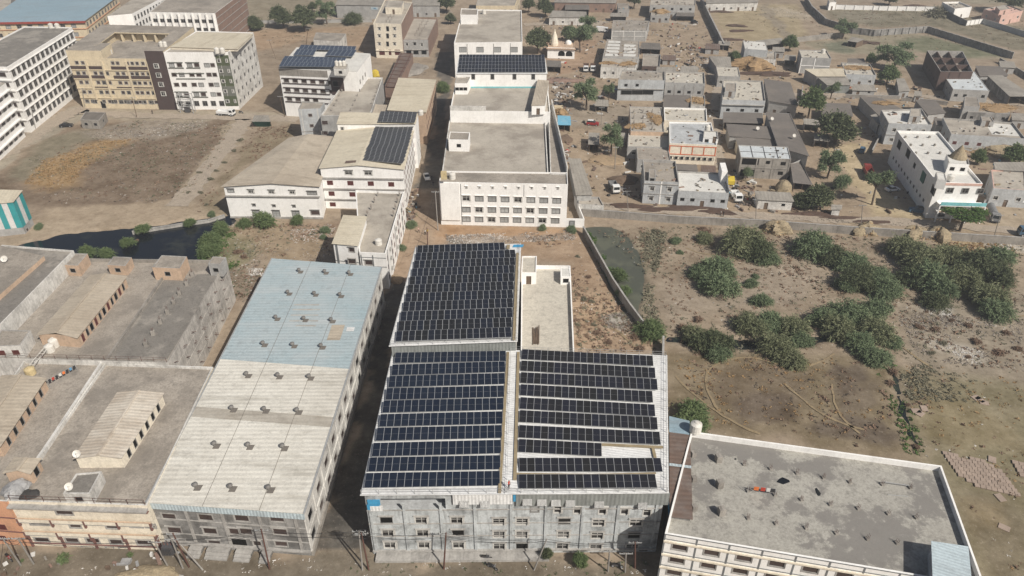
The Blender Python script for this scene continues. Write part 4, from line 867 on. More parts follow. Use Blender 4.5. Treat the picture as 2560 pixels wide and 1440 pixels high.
dish('round white satellite dish on the corner of the long terrace shed roof', P(196, 1143, hs + 2.4), .6); dish('round white satellite dish on the stair room above the balconies', P(177, 1225, hs + 2.2), .6)
def blob(name, label, cat, p, rx, ry, h, mt, seed=0, a=0, group=None, rough=.25, kind=None, n=18, m=7):
    """uneven heap with a ragged foot"""
    rs = random.Random(seed); mb = MB(); rings = []; ph = [rs.uniform(0, 6.3) for _ in range(6)]
    for j in range(m + 1):
        f = j / m; rr = math.cos(f * math.pi / 2) ** .75; ring = []
        for i in range(n):
            th = i * 2 * math.pi / n; w = 1 + rough * (.5 * math.sin(2 * th + ph[0]) + .4 * math.sin(3 * th + ph[1]) + .35 * math.sin(5 * th + ph[2] + f * 3)) + rs.uniform(-rough, rough) * .3
            x, y = rx * rr * w * math.cos(th), ry * rr * w * math.sin(th); ring.append(Vector(p) + Vector((x * math.cos(a) - y * math.sin(a), x * math.sin(a) + y * math.cos(a), h * math.sin(f * math.pi / 2) * (1 + .3 * rough * math.sin(2 * th + ph[3])) - (.05 if j == 0 else 0))))
        rings.append(ring)
    for A_, B_ in zip(rings, rings[1:]):
        for i in range(n): mb.face([A_[i], A_[(i + 1) % n], B_[(i + 1) % n], B_[i]])
    o = mb.build(name, mt)
    me = o.data; c = Vector(p); me.transform(Matrix.Translation(-c)); o.location = c
    return tag(o, label, cat, group)
blob('tarpaulin', 'grey plastic tarpaulin heap beside the small peach shed', 'tarpaulin', P(42, 1228, hs), 1.5, 2.2, 1.6, 'tarp_grey', 3, -.5)
blob('tarpaulin', 'low black tarpaulin by the terrace edge above the balconies', 'tarpaulin', P(72, 1238, hs), 1.3, 1.3, .5, 'tarp_black', 4)
h2 = hE - .05
E24 = quad([(-170, 1240), (18, 1254), (258, 907), (60, 900)], hE + .5)
b = Bld('apartment_block', 'orange painted block with dark windows at the street corner', 'building', [p.xy for p in E24], hE)
for x, y in ((5, 1318), (6, 1346)): u, z = b.uz(0, x, y); b.win(0, u, z, 1.4, 1.3, 'shutter'); b.win(0, u - 4, z, 1.4, 1.3, 'shutter')
b.walls('orange_wall', top=hE + .5); b.flat('old_terrace', .5, .25, 'old_white_wall'); b.band(0, 6.4, .15, .15, 'maroon_trim'); b.band(0, 3.2, .15, .15, 'maroon_trim')
gable('roof_shed', 'peach walled shed with ribbed roof under the long parapet by the clothes line', [(-125, 1120), (-65, 1108), (0, 1118)], [(3, 938), (52, 936), (117, 945)], hs + 2.3, hs + 2.8, 'tan_sheet', 'peach_wall', hs, openings=lambda q: [q.win(1, q.L(1) * k / 7, hs + 1.0, 1.0, 1.6, 'void') for k in range(1, 7)])
t = thing('clothes_line', 'drooping line of dark clothes between the long parapet and the peach shed', 'clothes line', P(150, 930, hs))
pa, pb = P(118, 950, hs + 1.7), P(188, 912, hs + 1.5); mb = MB(); mb.bar(pa, pb, .03); mb.bar(pb, pb - Vector((0, 0, 1.5)), .06); mb.bar(pa, pa - Vector((0, 0, 1.7)), .06); mb.build('line_frame', 'galvanised', t)
for k in range(8):
    a, c = lerp(pa, pb, k / 8 + .02), lerp(pa, pb, k / 8 + .1); mb = MB(); mb.box(a - Vector((0, .02, .6)), c - a, (0, .05, 0), (0, 0, .6)); mb.build('cloth', ('cloth_dark', 'cloth_red', 'cloth_dark', 'cloth_white', 'cloth_orange', 'cloth_dark', 'cloth_blue', 'cloth_dark')[k], t)
tank('yellow water tank beside the peach shed on the terrace', P(78, 935, hs), .9, 1.5, 'tank_yellow')

# ---------------------------------------------------------------- left middle: terraces, rooms and long shed
hG = 10.0
G4 = quad([(-160, 890), (420, 906), (566, 650), (60, 644)], hG + .8)
b = Bld('concrete_block', 'weathered concrete block with bristling rods on its stained side wall', 'building', [p.xy for p in G4], hG)
b.walls(['old_white_wall', 'mouldy_wall', 'old_white_wall', 'old_white_wall'], top=hG + .8); b.flat('old_terrace', .8, .3, 'raw_concrete')
Lr = b.L(1)
for z in (2.6, 5.2, 7.8): b.band(1, z, .1, .05, 'mouldy_wall')
mb = MB()
for i in range(7):
    for j in range(4):
        for k in range(3): q = b.pt(1, 2 + i * (Lr - 3) / 7 + k * .25, 1.5 + j * 2.5 + random.uniform(-.2, .2)); n_ = b.pt(1, 0, 0, 1) - b.pt(1, 0, 0, 0); mb.bar(q, q + n_ * random.uniform(.5, .9) + Vector((0, 0, random.uniform(-.2, .4))), .05)
struct(mb.build('rebar', 'rust_iron', b.o), 'stuff')
mb = MB(); mb.face([P(x, y, hG + .03) for x, y in ((275, 896), (418, 898), (548, 684), (418, 688))]); mb.build('roof_screed', 'dark_terrace', b.o)
mb = MB(); a, c = P(273, 900, hG), P(415, 690, hG); mb.box(a, c - a, (-.35, -.2, 0), (0, 0, .6)); mb.build('dividing_wall', 'raw_concrete', b.o)
for x, y in ((482, 690), (468, 713), (450, 736), (436, 759), (420, 783), (402, 808), (384, 837), (366, 864)): stub(b, x, y, hG + .03, .7, 1.0, True)
rail(b, [b.pt(0, 4, hG + .8, -.1), b.pt(0, b.L(0) - .3, hG + .8, -.1)], h=1.0, mt='rust_iron', name='fence_posts')
GB = b
gable('roof_shed', 'very long peach shed with pale ribbed gable roof on the concrete terrace', [(90, 838), (139, 832), (193, 846)], [(225, 687), (263, 683), (318, 691)], hG + 2.4, hG + 2.9, 'tan_sheet', 'peach_wall', hG, openings=lambda q: [q.win(1, q.L(1) * k / 12, hG + 1.0, .9 if k % 3 else 1.2, 1.7, 'rdoor' if k % 3 == 1 else 'void') for k in range(1, 12)])
for lb, rp, hh, w, st in (('peach roof room next to the white wall end on the concrete terrace', [(160, 662), (194, 664), (219, 634), (179, 633)], 2.6, 'peach_wall', 'void'), ('rust streaked peach roof room with an open side above the black canal', [(268, 662), (313, 665), (329, 643), (283, 641)], 2.3, 'peach_wall', 'void'),
                      ('peach and grey double roof room above the black canal', [(380, 668), (449, 671), (467, 641), (404, 638)], 3.0, 'peach_wall', 'void'), ('small grey stair tower on the corner above the rod studded wall', [(520, 659), (551, 661), (565, 643), (532, 641)], 3.0, 'grey_plaster', 'void')):
    flat_house('roof_room', lb, 'roof room', rp, hG + hh, w, 'old_terrace', .12, hG, 1, st, 1, 0, door=False)
flat_house('roof_room', 'white roof room with a small red window by the parapet and the two tanks', 'roof room', [(-22, 866), (50, 864), (76, 826), (2, 824)], hG + 2.8, 'old_white_wall', 'old_terrace', .2, hG, 2, 'shutter', 1, 0, door=False)
flat_house('upper_block', 'grey roofed upper storey with a long stained white side wall', 'building', [(-260, 850), (-30, 842), (184, 626), (5, 612)], hG + 3.3, 'old_white_wall', 'dark_terrace', .4, hG, 0, side=0, cap='old_white_wall')
mb = MB(); b2 = Bld('roof_step', 'raised grey roof slab with a cream edge beside the white side wall', 'building', quad([(-200, 790), (-10, 745), (110, 640), (2, 614)], hG + 4.3), hG + 4.3, hG + 3.28); b2.walls('peach_wall', top=hG + 4.3); b2.flat('old_terrace', 0)
dish('white satellite dish on the raised grey roof by the canal', P(14, 655, hG + 4.3), .7)
tank('white water tank by the peach shed gable, the higher of a pair', P(138, 866, hG), .85, 1.9); tank('white water tank by the peach shed gable, the lower of a pair', P(127, 878, hG), .85, 1.6)
mb = MB(); a, c = P(78, 920, hE + .5), P(118, 873, hG + .3)
t = thing('pipe_ladder', 'white pipe frame sloping between the two lower terraces', 'pipe frame', a)
for k in (0, .8): mb.bar(a + Vector((k, 0, .8)), c + Vector((k, 0, .8)), .1)
for k in range(8): q = lerp(a, c, k / 7) + Vector((0, 0, .8)); mb.bar(q, q + Vector((.8, 0, 0)), .06)
mb.bar(a, a + Vector((0, 0, .8)), .08); mb.bar(c, c + Vector((0, 0, .8)), .08); mb.build('frame', 'tank_white', t)
# teal striped shed by the left edge
hH = hgt((60, 585), 504)
b = Bld('striped_building', 'tall shed with broad teal and white vertical stripes beside the canal', 'building', quad([(-75, 514), (31, 504), (54, 481), (-40, 478)], hH), hH)
u, z = b.uz(1, 69, 574); b.win(1, u, z, 1.2, 1.0, 'brown'); b.walls('grey_plaster', top=hH - .1)
for e in (0, 1):
    n = 7 if e == 0 else 3; L_ = b.L(e)
    for i in range(n): b.pil(e, L_ * (i + .5) / n, 2.0, hH - .12, L_ / n - .02, .06, 'teal_paint' if (i + e) % 2 == (0 if e == 0 else 1) else 'light_paint', 'stripe')
b.sheet([(p.x, p.y, hH + (.5 if i in (2, 3) else 0)) for i, p in enumerate(inset(b.poly, -.35))], 'cream_sheet')
# ---------------------------------------------------------------- white L-shaped factory across the waste ground
h1 = 9.6; I1 = quad([(551, 467), (800, 467), (834, 341), (722, 344)], [h1, h1 + .3, h1 + .3, h1])
I1m = [lerp(I1[0], I1[1], .52) + Vector((0, 0, 1.0)), lerp(I1[3], I1[2], .45) + Vector((0, 0, 1.0))]
b = Bld('factory_wing', 'low white factory wing with a broad weathered cream roof above the canal end', 'factory', inset([p.xy for p in I1], .5), h1)
for x, y, w, h, st in ((577, 477, 1.7, .9, 'glass'), (628, 479, 1.7, .9, 'dark'), (679, 480, 1.7, .9, 'dark'), (731, 481, 1.6, .9, 'dark'), (780, 483, 2.6, .9, 'glass'), (641, 534, 2.0, 1.9, 'glass'), (691, 535, 2.0, 1.9, 'glass'), (740, 536, 2.0, 1.9, 'glass'), (788, 532, 2.4, 1.3, 'brown')):
    u, z = b.uz(0, x, y); b.win(0, u, z, w, h, st, 'frame_grey')
for x, y in ((635, 513), (685, 515), (735, 516)): u, z = b.uz(0, x, y); b.win(0, u, z, .8, .5, 'grey', 'concrete_trim')
b.walls('white_wall', top=h1 - .1); b.band(0, b.uz(0, 600, 490)[1], .25, .5, 'concrete_trim'); b.band(0, .0, .5, .3, 'concrete_trim', name='plinth')
mb = MB(); mb.face([(*b.poly[0], h1 - .1), (*b.poly[1], h1 - .1), (*((b.poly[0] + b.poly[1]) / 2), h1 + .9)]); mb.build('gable_end', 'white_wall', b.o)
b.sheet([I1[0], I1m[0], I1m[1], I1[3]], 'tan_sheet', I1[3] - I1[0]); b.sheet([I1m[0], I1[1], I1[2], I1m[1]], 'tan_sheet', I1[3] - I1[0])
h2 = 12.4; I2 = quad([(796, 421), (1011, 424), (1040, 308), (843, 324)], h2); I2r = [P(894, 413, h2 + 1.1), P(939, 304, h2 + 1.1)]
b = Bld('factory_wing', 'tall white factory wing with red shutters and solar panels on its cream roof', 'factory', inset([p.xy for p in I2], .4), h2)
for x, y, w, h, st in ((872, 432, 2.2, 1.1, 'dark'), (921, 433, 2.2, 1.1, 'dark'), (825, 457, 1.7, 1.4, 'shutter'), (876, 458, 1.7, 1.4, 'shutter'), (927, 459, 1.7, 1.4, 'shutter'), (978, 461, 1.7, 1.4, 'shutter'), (829, 484, 1.7, 1.4, 'shutter'), (881, 486, 1.7, 1.4, 'shutter'), (832, 511, 1.7, 1.3, 'shutter'), (838, 542, 1.0, 1.7, 'rdoor')):
    u, z = b.uz(0, x, y); b.win(0, u, z, w, h, st, 'frame_grey' if st == 'dark' else None)
L1 = b.L(1)
for j, z in enumerate((2.2, 5.0, 7.8, 10.6)): b.wins(1, [1.8 + k * 3.3 for k in range(int(L1 / 3.3))], [z], 1.2, 1.3, 'shutter')
b.walls(['white_wall', 'white_wall', 'white_wall', 'white_wall'], top=h2 - .05)
mb = MB(); mb.face([(*b.poly[0], h2 - .05), (*b.poly[1], h2 - .05), (*((b.poly[0] + b.poly[1]) / 2), h2 + 1.0)]); mb.build('gable_end', 'white_wall', b.o)
for y in (446, 473, 499, 526): b.band(0, b.uz(0, 880, y)[1], .25, .45, 'concrete_trim')
for k in range(int(L1 / 6.6)): b.pil(1, 3.4 + k * 6.6, 0, h2 - .1, .2, .08, 'concrete_trim')
b.sheet([I2[0], I2r[0], I2r[1], I2[3]], 'cream_sheet', I2[3] - I2[0]); b.sheet([I2r[0], I2[1], I2[2], I2r[1]], 'cream_sheet', I2[3] - I2[0])
mb = MB(); q = P(862, 408, h2 + .85)
for k in range(3): mb.box(q + Vector((k * 1.4, k * .1, .03 * k)), (1.6, 0, .1), (0, 1.6, 0), (0, 0, .03))
mb.build('patch_sheet', 'rusty_sheet', b.o); mb = MB(); mb.bar(P(905, 410, h2 + .9), P(947, 306, h2 + .9), .4, .1); mb.build('walkway', 'walkway_tan', b.o)
def solar_quad(label, q, z, nx, ny, cell='solar_grey', tilt=R(6), lift=.3):
    """array of nx by ny panels filling the photo outline q (front-left, front-right, back-right, back-left)"""
    q = quad(q, z); t = thing('solar_array', label, 'solar array', sum(q, Vector()) / 4)
    d = ((q[3] - q[0]).length + (q[2] - q[1]).length) / 2 / ny
    for j in range(ny): solar_row(t, lerp(q[0], q[3], j / ny), lerp(q[1], q[2], j / ny), nx, d * .97, tilt, cell, lift)
    return t
off = (500, 300); s_ = lambda *pp: [(off[0] + x / 3.6, off[1] + y / 3.6) for x, y in pp]
solar_quad('grey solar panel block at the gable end of the shuttered wing roof', s_((1462, 372), (1822, 402), (1862, 268), (1500, 246)), h2 + .75, 8, 4)
solar_quad('middle grey solar panel block on the shuttered wing roof', s_((1512, 243), (1865, 265), (1895, 150), (1548, 127)), h2 + .75, 8, 4)
solar_quad('grey solar panel block just below the raised rear roof of the shuttered wing', s_((1552, 122), (1893, 145), (1920, 48), (1585, 20)), h2 + .75, 8, 4)
h3 = 14.6; c = Bld('rear_block', 'white raised block with ribbed cream roof behind the shuttered wing', 'building', quad([(843, 309), (1038, 309), (1045, 285), (851, 281)], h3), h3); c.win(0, 1.4, h3 - 1.6, 1.1, 1.0, 'dark'); c.walls('white_wall', top=h3 - .05)
q = quad([(841, 310), (1039, 310), (1046, 284), (851, 280)], [h3, h3, h3 + .6, h3 + .6]); c.sheet(q, 'cream_sheet', q[3] - q[0])
solar_quad('grey solar panels on the raised rear roof of the shuttered wing', [(944, 307), (1037, 309), (1042, 285), (950, 283)], h3 + .25, 8, 3, tilt=R(8))
hI3 = 9.0; b = Bld('factory_wing', 'narrow white flat roofed wing with red shutters along the dirt lane', 'factory', quad([(898, 631), (964, 634), (1010, 479), (889, 475)], hI3 + .6), hI3)
for z in (2.2, 5.0, 7.4): b.wins(1, [2 + k * 3.4 for k in range(int(b.L(1) / 3.4))], [z], 1.2, 1.4, ['shutter', 'dark', 'shutter'])
for x, y in ((880, 654), (922, 657)): u, z = b.uz(0, x, y); b.win(0, u, z, 1.8, 1.2, 'brown', 'concrete_trim')
b.walls('white_wall', top=hI3 + .6); b.flat('terrace', .6, .25, 'white_wall')
for k in range(int(b.L(1) / 6)): b.pil(1, 2 + k * 6, 0, hI3 + .5, .18, .1, 'band_grey', 'down_pipe')
for e, z in ((0, 5.9), (0, 8.3)): b.band(e, z, .14, .06, 'band_grey', name='painted_strip')
b.pil(0, .35, 0, hI3, .2, .08, 'band_grey', 'down_pipe'); b.pil(0, b.L(0) * .5, 0, hI3, .2, .08, 'band_grey', 'down_pipe')
for k in range(4): stub(b, 945 - k * 8.5, 490 + k * 17, hI3, .4, .9); stub(b, 999 - k * 5, 490 + k * 17, hI3, .4, .9)
tank('pale round water tank on the narrow flat wing by the dirt lane', P(947, 611, hI3), .85, 1.5)
S = quad([(829, 609), (895, 615), (918, 541), (858, 537)], hI3 + 2.2)
c = Bld('factory_wing', 'white end pavilion with a cream ribbed roof on the narrow flat wing', 'building', inset([p.xy for p in S], .3), hI3 + 2.2)
for x, y in ((879, 625), (882, 655)): u, z = c.uz(0, x, y); c.win(0, u, z, 1.4, 1.1, 'brown', 'concrete_trim')
c.walls('white_wall', top=hI3 + 2.1); c.sheet(S, 'cream_sheet', S[3] - S[0]); c.pil(0, .7, 0, hI3 + 2, .5, .08, 'band_grey', 'painted_strip'); c.band(0, 6.5, .12, .08, 'band_grey', name='painted_strip')
# flat roofed warehouses behind it
hJ = 10.5; b = Bld('warehouse', 'grey warehouse with a pale flat roof and short column stubs', 'warehouse', quad([(801, 289), (925, 289), (957, 194), (869, 192)], hJ + .5), hJ)
for y in (307, 333): u, z = b.uz(0, 812, y); b.win(0, u, z, 2.0, 1.4, 'brown')
b.walls('grey_plaster', top=hJ + .5); b.flat('terrace', .5, .3, 'old_white_wall')
for r_, (x0, y0, x1, y1) in enumerate(((868, 205, 830, 277), (911, 205, 877, 277), (952, 205, 930, 260))):
    for k in range(7): stub(b, lerp(x0, x1, k / 6), lerp(y0, y1, k / 6), hJ, .35, .9, False)
c = flat_house('stair_tower', 'grey block-built stair tower with pale joints on the warehouse corner', 'tower', [(745, 273), (801, 271), (811, 256), (755, 253)], hJ + .4, 'blue_grey_plaster', 'terrace', .5, 0, 1, 'brown', 3, 0, door=False)
for k in (.12, .85): c.pil(0, c.L(0) * k, 0, hJ + .8, .35, .06, 'frame_white', 'painted_strip')
hJ2 = 11.2; q = quad([(967, 275), (1066, 281), (1091, 199), (996, 194)], hJ2); b = Bld('warehouse', 'stained warehouse with a smooth cream sheet roof and red shuttered side', 'warehouse', inset([p.xy for p in q], .3), hJ2)
for z in (2.2, 5.4, 8.8): b.wins(1, [2 + k * 4 for k in range(int(b.L(1) / 4))], [z], 1.2, 1.6, 'shutter')
b.walls('peach_wall', top=hJ2 - .05); b.sheet(q, 'cream_sheet', q[3] - q[0]); tank('cream water tank at the corner of the smooth cream warehouse roof', P(1052, 287, hJ2 + .1), .9, 1.6)
c = shed('low_shed', 'low tan shed roof linking the two warehouses', [(905, 284), (968, 284), (968, 262), (920, 260)], 9.5, 'tan_sheet', 'peach_wall', (0, 0, .2, .2), cat='shed')
# white apartment house with solar roof
hK = hgt((711, 290), 170); b = Bld('apartment_house', 'white apartment house with brown window bands under blue solar panels', 'house', quad([(696, 170), (893, 179), (926, 134), (742, 118)], hK), hK)
zr = [b.uz(0, 730, y)[1] for y in (202, 225, 248)]
for j, z in enumerate(zr):
    for k in range(6 if j < 2 else 4): b.win(0, 2.2 + k * 3.3, z, 1.9, 1.3, 'brown')
    b.band(0, z - 1.0, .2, .3, 'brown_wall', .6, b.L(0) * .62); b.band(0, z + .8, .2, .3, 'brown_wall', .6, b.L(0) * .62)
for z in zr: b.wins(1, [2.5, 7, 11], [z], 1.3, 1.4, 'brown')
b.walls('white_wall', top=hK - .05); b.flat('white_terrace', 0)
b.band(0, hK - 2.6, 2.4, .06, 'raw_concrete', 0, b.L(0) * .62, 'stained_band'); b.pil(0, b.L(0) * .73, zr[1] - 1, zr[0] + 2, 4.8, .12, 'brown_wall', 'porch_panel')
u = b.L(0) * .73; o = link('window', win_mesh(3.2, 2.0, 'void'), b.o, b.pt(0, u, zr[0] - .2, .26), 0)
solar_quad('front strip of blue solar panels on the white apartment house', [(697, 168), (835, 170), (873, 150), (709, 145)], hK + .8, 14, 3, 'solar_blue', R(8), .3)
solar_quad('rear strip of blue solar panels on the white apartment house', [(746, 125), (886, 129), (889, 120), (751, 116)], hK + .6, 13, 2, 'solar_blue', R(8), .3)
solar_quad('broken middle strip of blue solar panels on the white apartment house', [(733, 140), (783, 141), (787, 131), (741, 129)], hK + .6, 5, 1, 'solar_blue', R(8), .3)
solar_quad('short row of blue solar panels at the far edge of the white apartment roof', [(812, 141), (880, 144), (884, 132), (815, 130)], hK + .6, 6, 1, 'solar_blue', R(8), .3)
c = flat_house('roof_room', 'stained stair room with tanks on the white apartment house', 'roof room', [(834, 172), (866, 173), (870, 160), (838, 158)], hK + 2.2, 'old_white_wall', 'terrace', .1, hK, 1, 'void', 1, 0, door=False)
for k in range(3): tank('white water tank on the stair room of the white apartment house', P(842 + k * 9, 164, hK + 2.3), .7, 1.7, group='tanks on the apartment stair room')
# cream tower, grey shell, purlin roof
hL = 14.7; b = Bld('cream_building', 'tall narrow cream building with dark doorways up its middle', 'building', quad([(933, 58), (1003, 60), (1031, 5), (962, -2)], hL + .5), hL)
for y in (72, 90, 110): 
    for x in (949, 987): u, z = b.uz(0, x, y); b.win(0, u, z, 1.2, 1.0, 'dark', 'concrete_trim')
    u, z = b.uz(0, 969, y); b.win(0, u, z, 1.3, 2.2, 'void', name='door')
for x in (955, 975, 994): u, z = b.uz(0, x, 131); b.win(0, u, z, 2.6 if x != 975 else 1.2, 2.4, 'rdoor')
b.walls(['pale_cream_wall', 'brick_wall', 'brick_wall', 'pale_cream_wall'], top=hL + .5); b.flat('terrace', .5, .25, 'pale_cream_wall'); b.band(0, 3.3, .3, .4, 'pale_cream_wall')
for k in range(5): stub(b, 966 + k * 5, 56 - k * 7, hL, .3, .6); stub(b, 975 + k * 5, 56 - k * 7, hL, .3, .6)
flat_house('roof_room', 'cream stair room on top of the tall narrow building', 'roof room', [(963, 18), (1003, 19), (1009, 3), (970, 2)], hL + 2.8, 'pale_cream_wall', 'terrace', .2, hL, 1, 'void', 1, 0)
hM = 7.3; b = Bld('unfinished_building', 'unfinished grey block building with rebar stubs beside the cream tower', 'building', quad([(1007, 99), (1070, 99), (1094, 46), (1034, 43)], hM + .5), hM)
for x, y, s_2 in ((1018, 111, 'dark'), (1037, 110, 'void'), (1055, 112, 'dark')): u, z = b.uz(0, x, y); b.win(0, u, z, 1.2, 1.2, s_2, 'concrete_trim')
for x in (1022, 1040, 1060): u, z = b.uz(0, x, 131); b.win(0, u, z, 2.4, 1.9, 'void', name='door')
b.walls(['grey_plaster', 'brick_wall', 'brick_wall', 'brick_wall'], top=hM + .5); b.flat('terrace', .5, .25, 'brick_wall'); b.band(0, 3.2, .3, .35)
for k in range(6): stub(b, 1050 + k * 4, 90 - k * 7, hM, .3, .7); stub(b, 1038 + k * 4, 90 - k * 7, hM, .3, .7)
hN = 5.2; q = quad([(961, 217), (989, 219), (1033, 135), (999, 133)], hN); b = Bld('frame_shed', 'long shed frame with open brown purlin roof across the grey yard', 'shed', inset([p.xy for p in q], .15), hN); b.walls('brick_wall', top=hN - .05)
b.sheet(q, 'rusty_sheet', q[1] - q[0])
for i in range(10): mb = MB(); mb.bar(lerp(q[0], q[3], i / 9) + Vector((0, 0, .12)), lerp(q[1], q[2], i / 9) + Vector((0, 0, .12)), .15); mb.build('purlin', 'rust_iron', b.o)
for f in (.15, .85): mb = MB(); mb.bar(lerp(q[0], q[1], f) + Vector((0, 0, .12)), lerp(q[3], q[2], f) + Vector((0, 0, .12)), .2); mb.build('purlin', 'rust_iron', b.o)
# half ruined house behind the solar apartment
c = flat_house('ruined_house', 'half ruined grey house with rubble on its roof behind the solar apartment', 'house', [(783, 100), (850, 104), (865, 84), (790, 81)], 5.0, 'old_white_wall', 'old_terrace', .4, 0, 3, 'void', 1)
# ---------------------------------------------------------------- central white factory, stepping up away from the camera
hO = 12.3
O1 = [P(1097, 455, hO + .4), P(1420, 461, hO + .4), P(1418, 431, hO + .4), P(1104, 427, hO + .4)]
b = Bld('white_factory', 'long white factory front with three rows of grey framed windows', 'factory', [p.xy for p in O1], hO)
for r_, (y0, y1) in enumerate(((496, 502), (524, 528), (548, 552))):
    for i in range(8):
        x = lerp(1166, 1392 - r_ * 2, i / 7); u, z = b.uz(0, x, lerp(y0, y1, i / 7)); b.win(0, u, z, 2.1, 1.4, 'glass' if (i * 5 + r_ * 3) % 4 else 'dark', 'white_wall')
for i in range(8): u, z = b.uz(0, lerp(1166, 1395, i / 7), lerp(469, 471, i / 7)); b.win(0, u, z, .5, .4, 'dark', 'white_wall')
b.walls('white_wall', top=hO + .4); b.flat('old_terrace', .4, .2, 'white_wall'); b.pil(0, b.uz(0, 1153, 500)[0], .2, hO, .12, .1, 'band_grey', 'down_pipe'); b.pil(0, b.uz(0, 1310, 480)[0], 9, hO, .1, .08, 'frame_grey', 'down_pipe')
b.pil(0, b.uz(0, 1126, 500)[0], 1.6, hO + .3, b.uz(0, 1150, 500)[0] - b.uz(0, 1103, 500)[0], .35, 'white_wall', 'bay')
mb = MB(); a, c = b.pt(0, b.L(0), 0, 0), b.pt(0, b.L(0) + 4.6, 0, 0); mb.box(a, c - a, (0, .25, 0), (0, 0, 2.6)); mb.box(c, (.25, 0, 0), (-1.5, 14, 0), (0, 0, 2.6)); mb.build('yard_wall', 'white_wall', b.o)
o = link('gate_door', win_mesh(1.2, 2.0, 'glass'), b.o, b.pt(0, b.L(0) + 1.6, 1.05, .15), 0)
tank('cream round water tank on the white factory front roof', P(1131, 447, hO), .9, 1.8); 
t = thing('cooling_box', 'yellowish box tank beside the round tank on the white factory', 'tank', P(1110, 446, hO)); mb = MB(); mb.cbox(P(1110, 446, hO), 1.5, 1.3, 1.9); mb.build('box_body', 'tank_yellow', t); mb = MB(); mb.cbox(P(1110, 446, hO + 1.9), 1.6, 1.4, .12); mb.build('lid', 'tank_yellow', t)
hO2 = hO - .3
b = Bld('white_factory', 'broad patchy grey factory terrace with a dark drain along one side', 'factory', quad([(1105, 428), (1371, 432), (1362, 276), (1128, 266)], hO2 + .5), hO2); b.walls('white_wall', top=hO2 + .5); b.flat('terrace', .5, .3, 'old_white_wall')
b = Bld('side_wing', 'narrow roof strip with high stained parapet beside the dark drain', 'building', quad([(1376, 434), (1419, 436), (1378, 262), (1370, 262)], hO2 + .6), hO2); b.walls('old_white_wall', top=hO2 + .6); b.flat('old_terrace', .6, .25, 'old_white_wall')
mb = MB(); a, c = P(1419, 436, hO2), P(1380, 265, hO2); mb.box(a, c - a, (-.3, 0, 0), (0, 0, 2.2)); mb.build('high_parapet', 'old_white_wall', b.o)
flat_house('stair_room', 'white stair room with a flat grey lid on the broad factory terrace', 'roof room', [(1121, 349), (1172, 350), (1175, 331), (1125, 329)], hO2 + 3.4, 'white_wall', 'old_terrace', .15, hO2, 1, 'void', 1, 0, door=False, cap='white_wall')
hO3 = hO + 3.0
b = Bld('white_factory', 'raised white walled terrace stained with grey mould on its near wall', 'factory', quad([(1125, 276), (1376, 280), (1369, 214), (1137, 214)], hO3 + .6), hO3); b.walls(['white_wall', 'white_wall', 'white_wall', 'white_wall'], top=hO3 + .6); b.flat('terrace', .6, .25, 'white_wall')
a, c = b.pt(0, 0, hO3 + .55, 0), b.pt(0, b.L(0) * .36, hO3 + .55, 0); mb = MB(); mb.box(a, c - a, (0, .3, 0), (0, 0, 1.5)); mb.build('high_parapet', 'old_white_wall', b.o)
c = shed('roof_shed', 'pale sheet roofed strip shed along the edge of the raised terrace', [(1328, 264), (1363, 263), (1373, 201), (1344, 199)], hO3 + 3.0, 'tan_sheet', 'white_wall', (0, 0, 0, 0), .15, z0=hO3)
c = flat_house('roof_porch', 'small white porch room on posts at the raised terrace corner', 'roof room', [(1137, 208), (1168, 208), (1176, 192), (1141, 191)], hO3 + 3.6, 'white_wall', 'terrace', .2, hO3, 3, 'void', 1, 0, door=False)
hO4 = hO3 + 5.0
q = quad([(1139, 184), (1369, 184), (1363, 146), (1146, 144)], [hO4, hO4, hO4 + 1.2, hO4 + 1.2])
b = Bld('white_shed', 'white metal clad hall with a black solar roof above the raised terrace', 'hall', inset([p.xy for p in q], .3), hO4)
for x in (1183, 1231, 1286, 1333): u, z = b.uz(0, x, 192); b.win(0, u, z, 1.1, 1.7, 'grey')
b.walls('white_wall', top=hO4); b.sheet(q, 'bright_sheet', q[3] - q[0]); b.band(0, hO3, .5, .15, 'turquoise_paint')
t = thing('solar_array', 'black solar panel slope on the white metal clad hall', 'solar array', sum(q, Vector()) / 4)
qq = quad([(1144, 182), (1365, 182), (1361, 147), (1149, 146)], hO4 + .1); tl = math.atan2(1.2, (qq[3] - qq[0]).length)
for j in range(5): A_, B_ = lerp(qq[0], qq[3], j / 5), lerp(qq[1], qq[2], j / 5); e_ = Vector((0, 0, 1.2 * j / 5)); solar_row(t, A_ + e_, B_ + e_, 26, (qq[3] - qq[0]).length / 5 * .97, tl, 'solar_black', .2)
hP = 14.0
b = Bld('white_factory', 'square white building with a mottled grey terrace behind the solar hall', 'factory', quad([(1135, 107), (1306, 105), (1304, 25), (1157, 23)], hP + .5), hP)
for y in (124, 144):
    for x in (1157, 1200, 1243, 1285): u, z = b.uz(0, x, y); b.win(0, u, z, 2.8, 2.0, 'glass')
b.walls('white_wall', top=hP + .5); b.flat('terrace', .5, .3, 'white_wall')
for x in (1168, 1234, 1276): b.pil(0, b.uz(0, x, 120)[0], 0, hP, .2, .1, 'frame_grey', 'down_pipe')
flat_house('stair_room', 'white stair room on the mottled terrace of the square building', 'roof room', [(1151, 37), (1193, 37), (1195, 22), (1153, 21)], hP + 3.8, 'white_wall', 'terrace', .3, hP, 0, side=0, cap='white_wall'); tank('white water tank behind the stair room of the square building', P(1210, 35, hP), 1.0, 2.0)
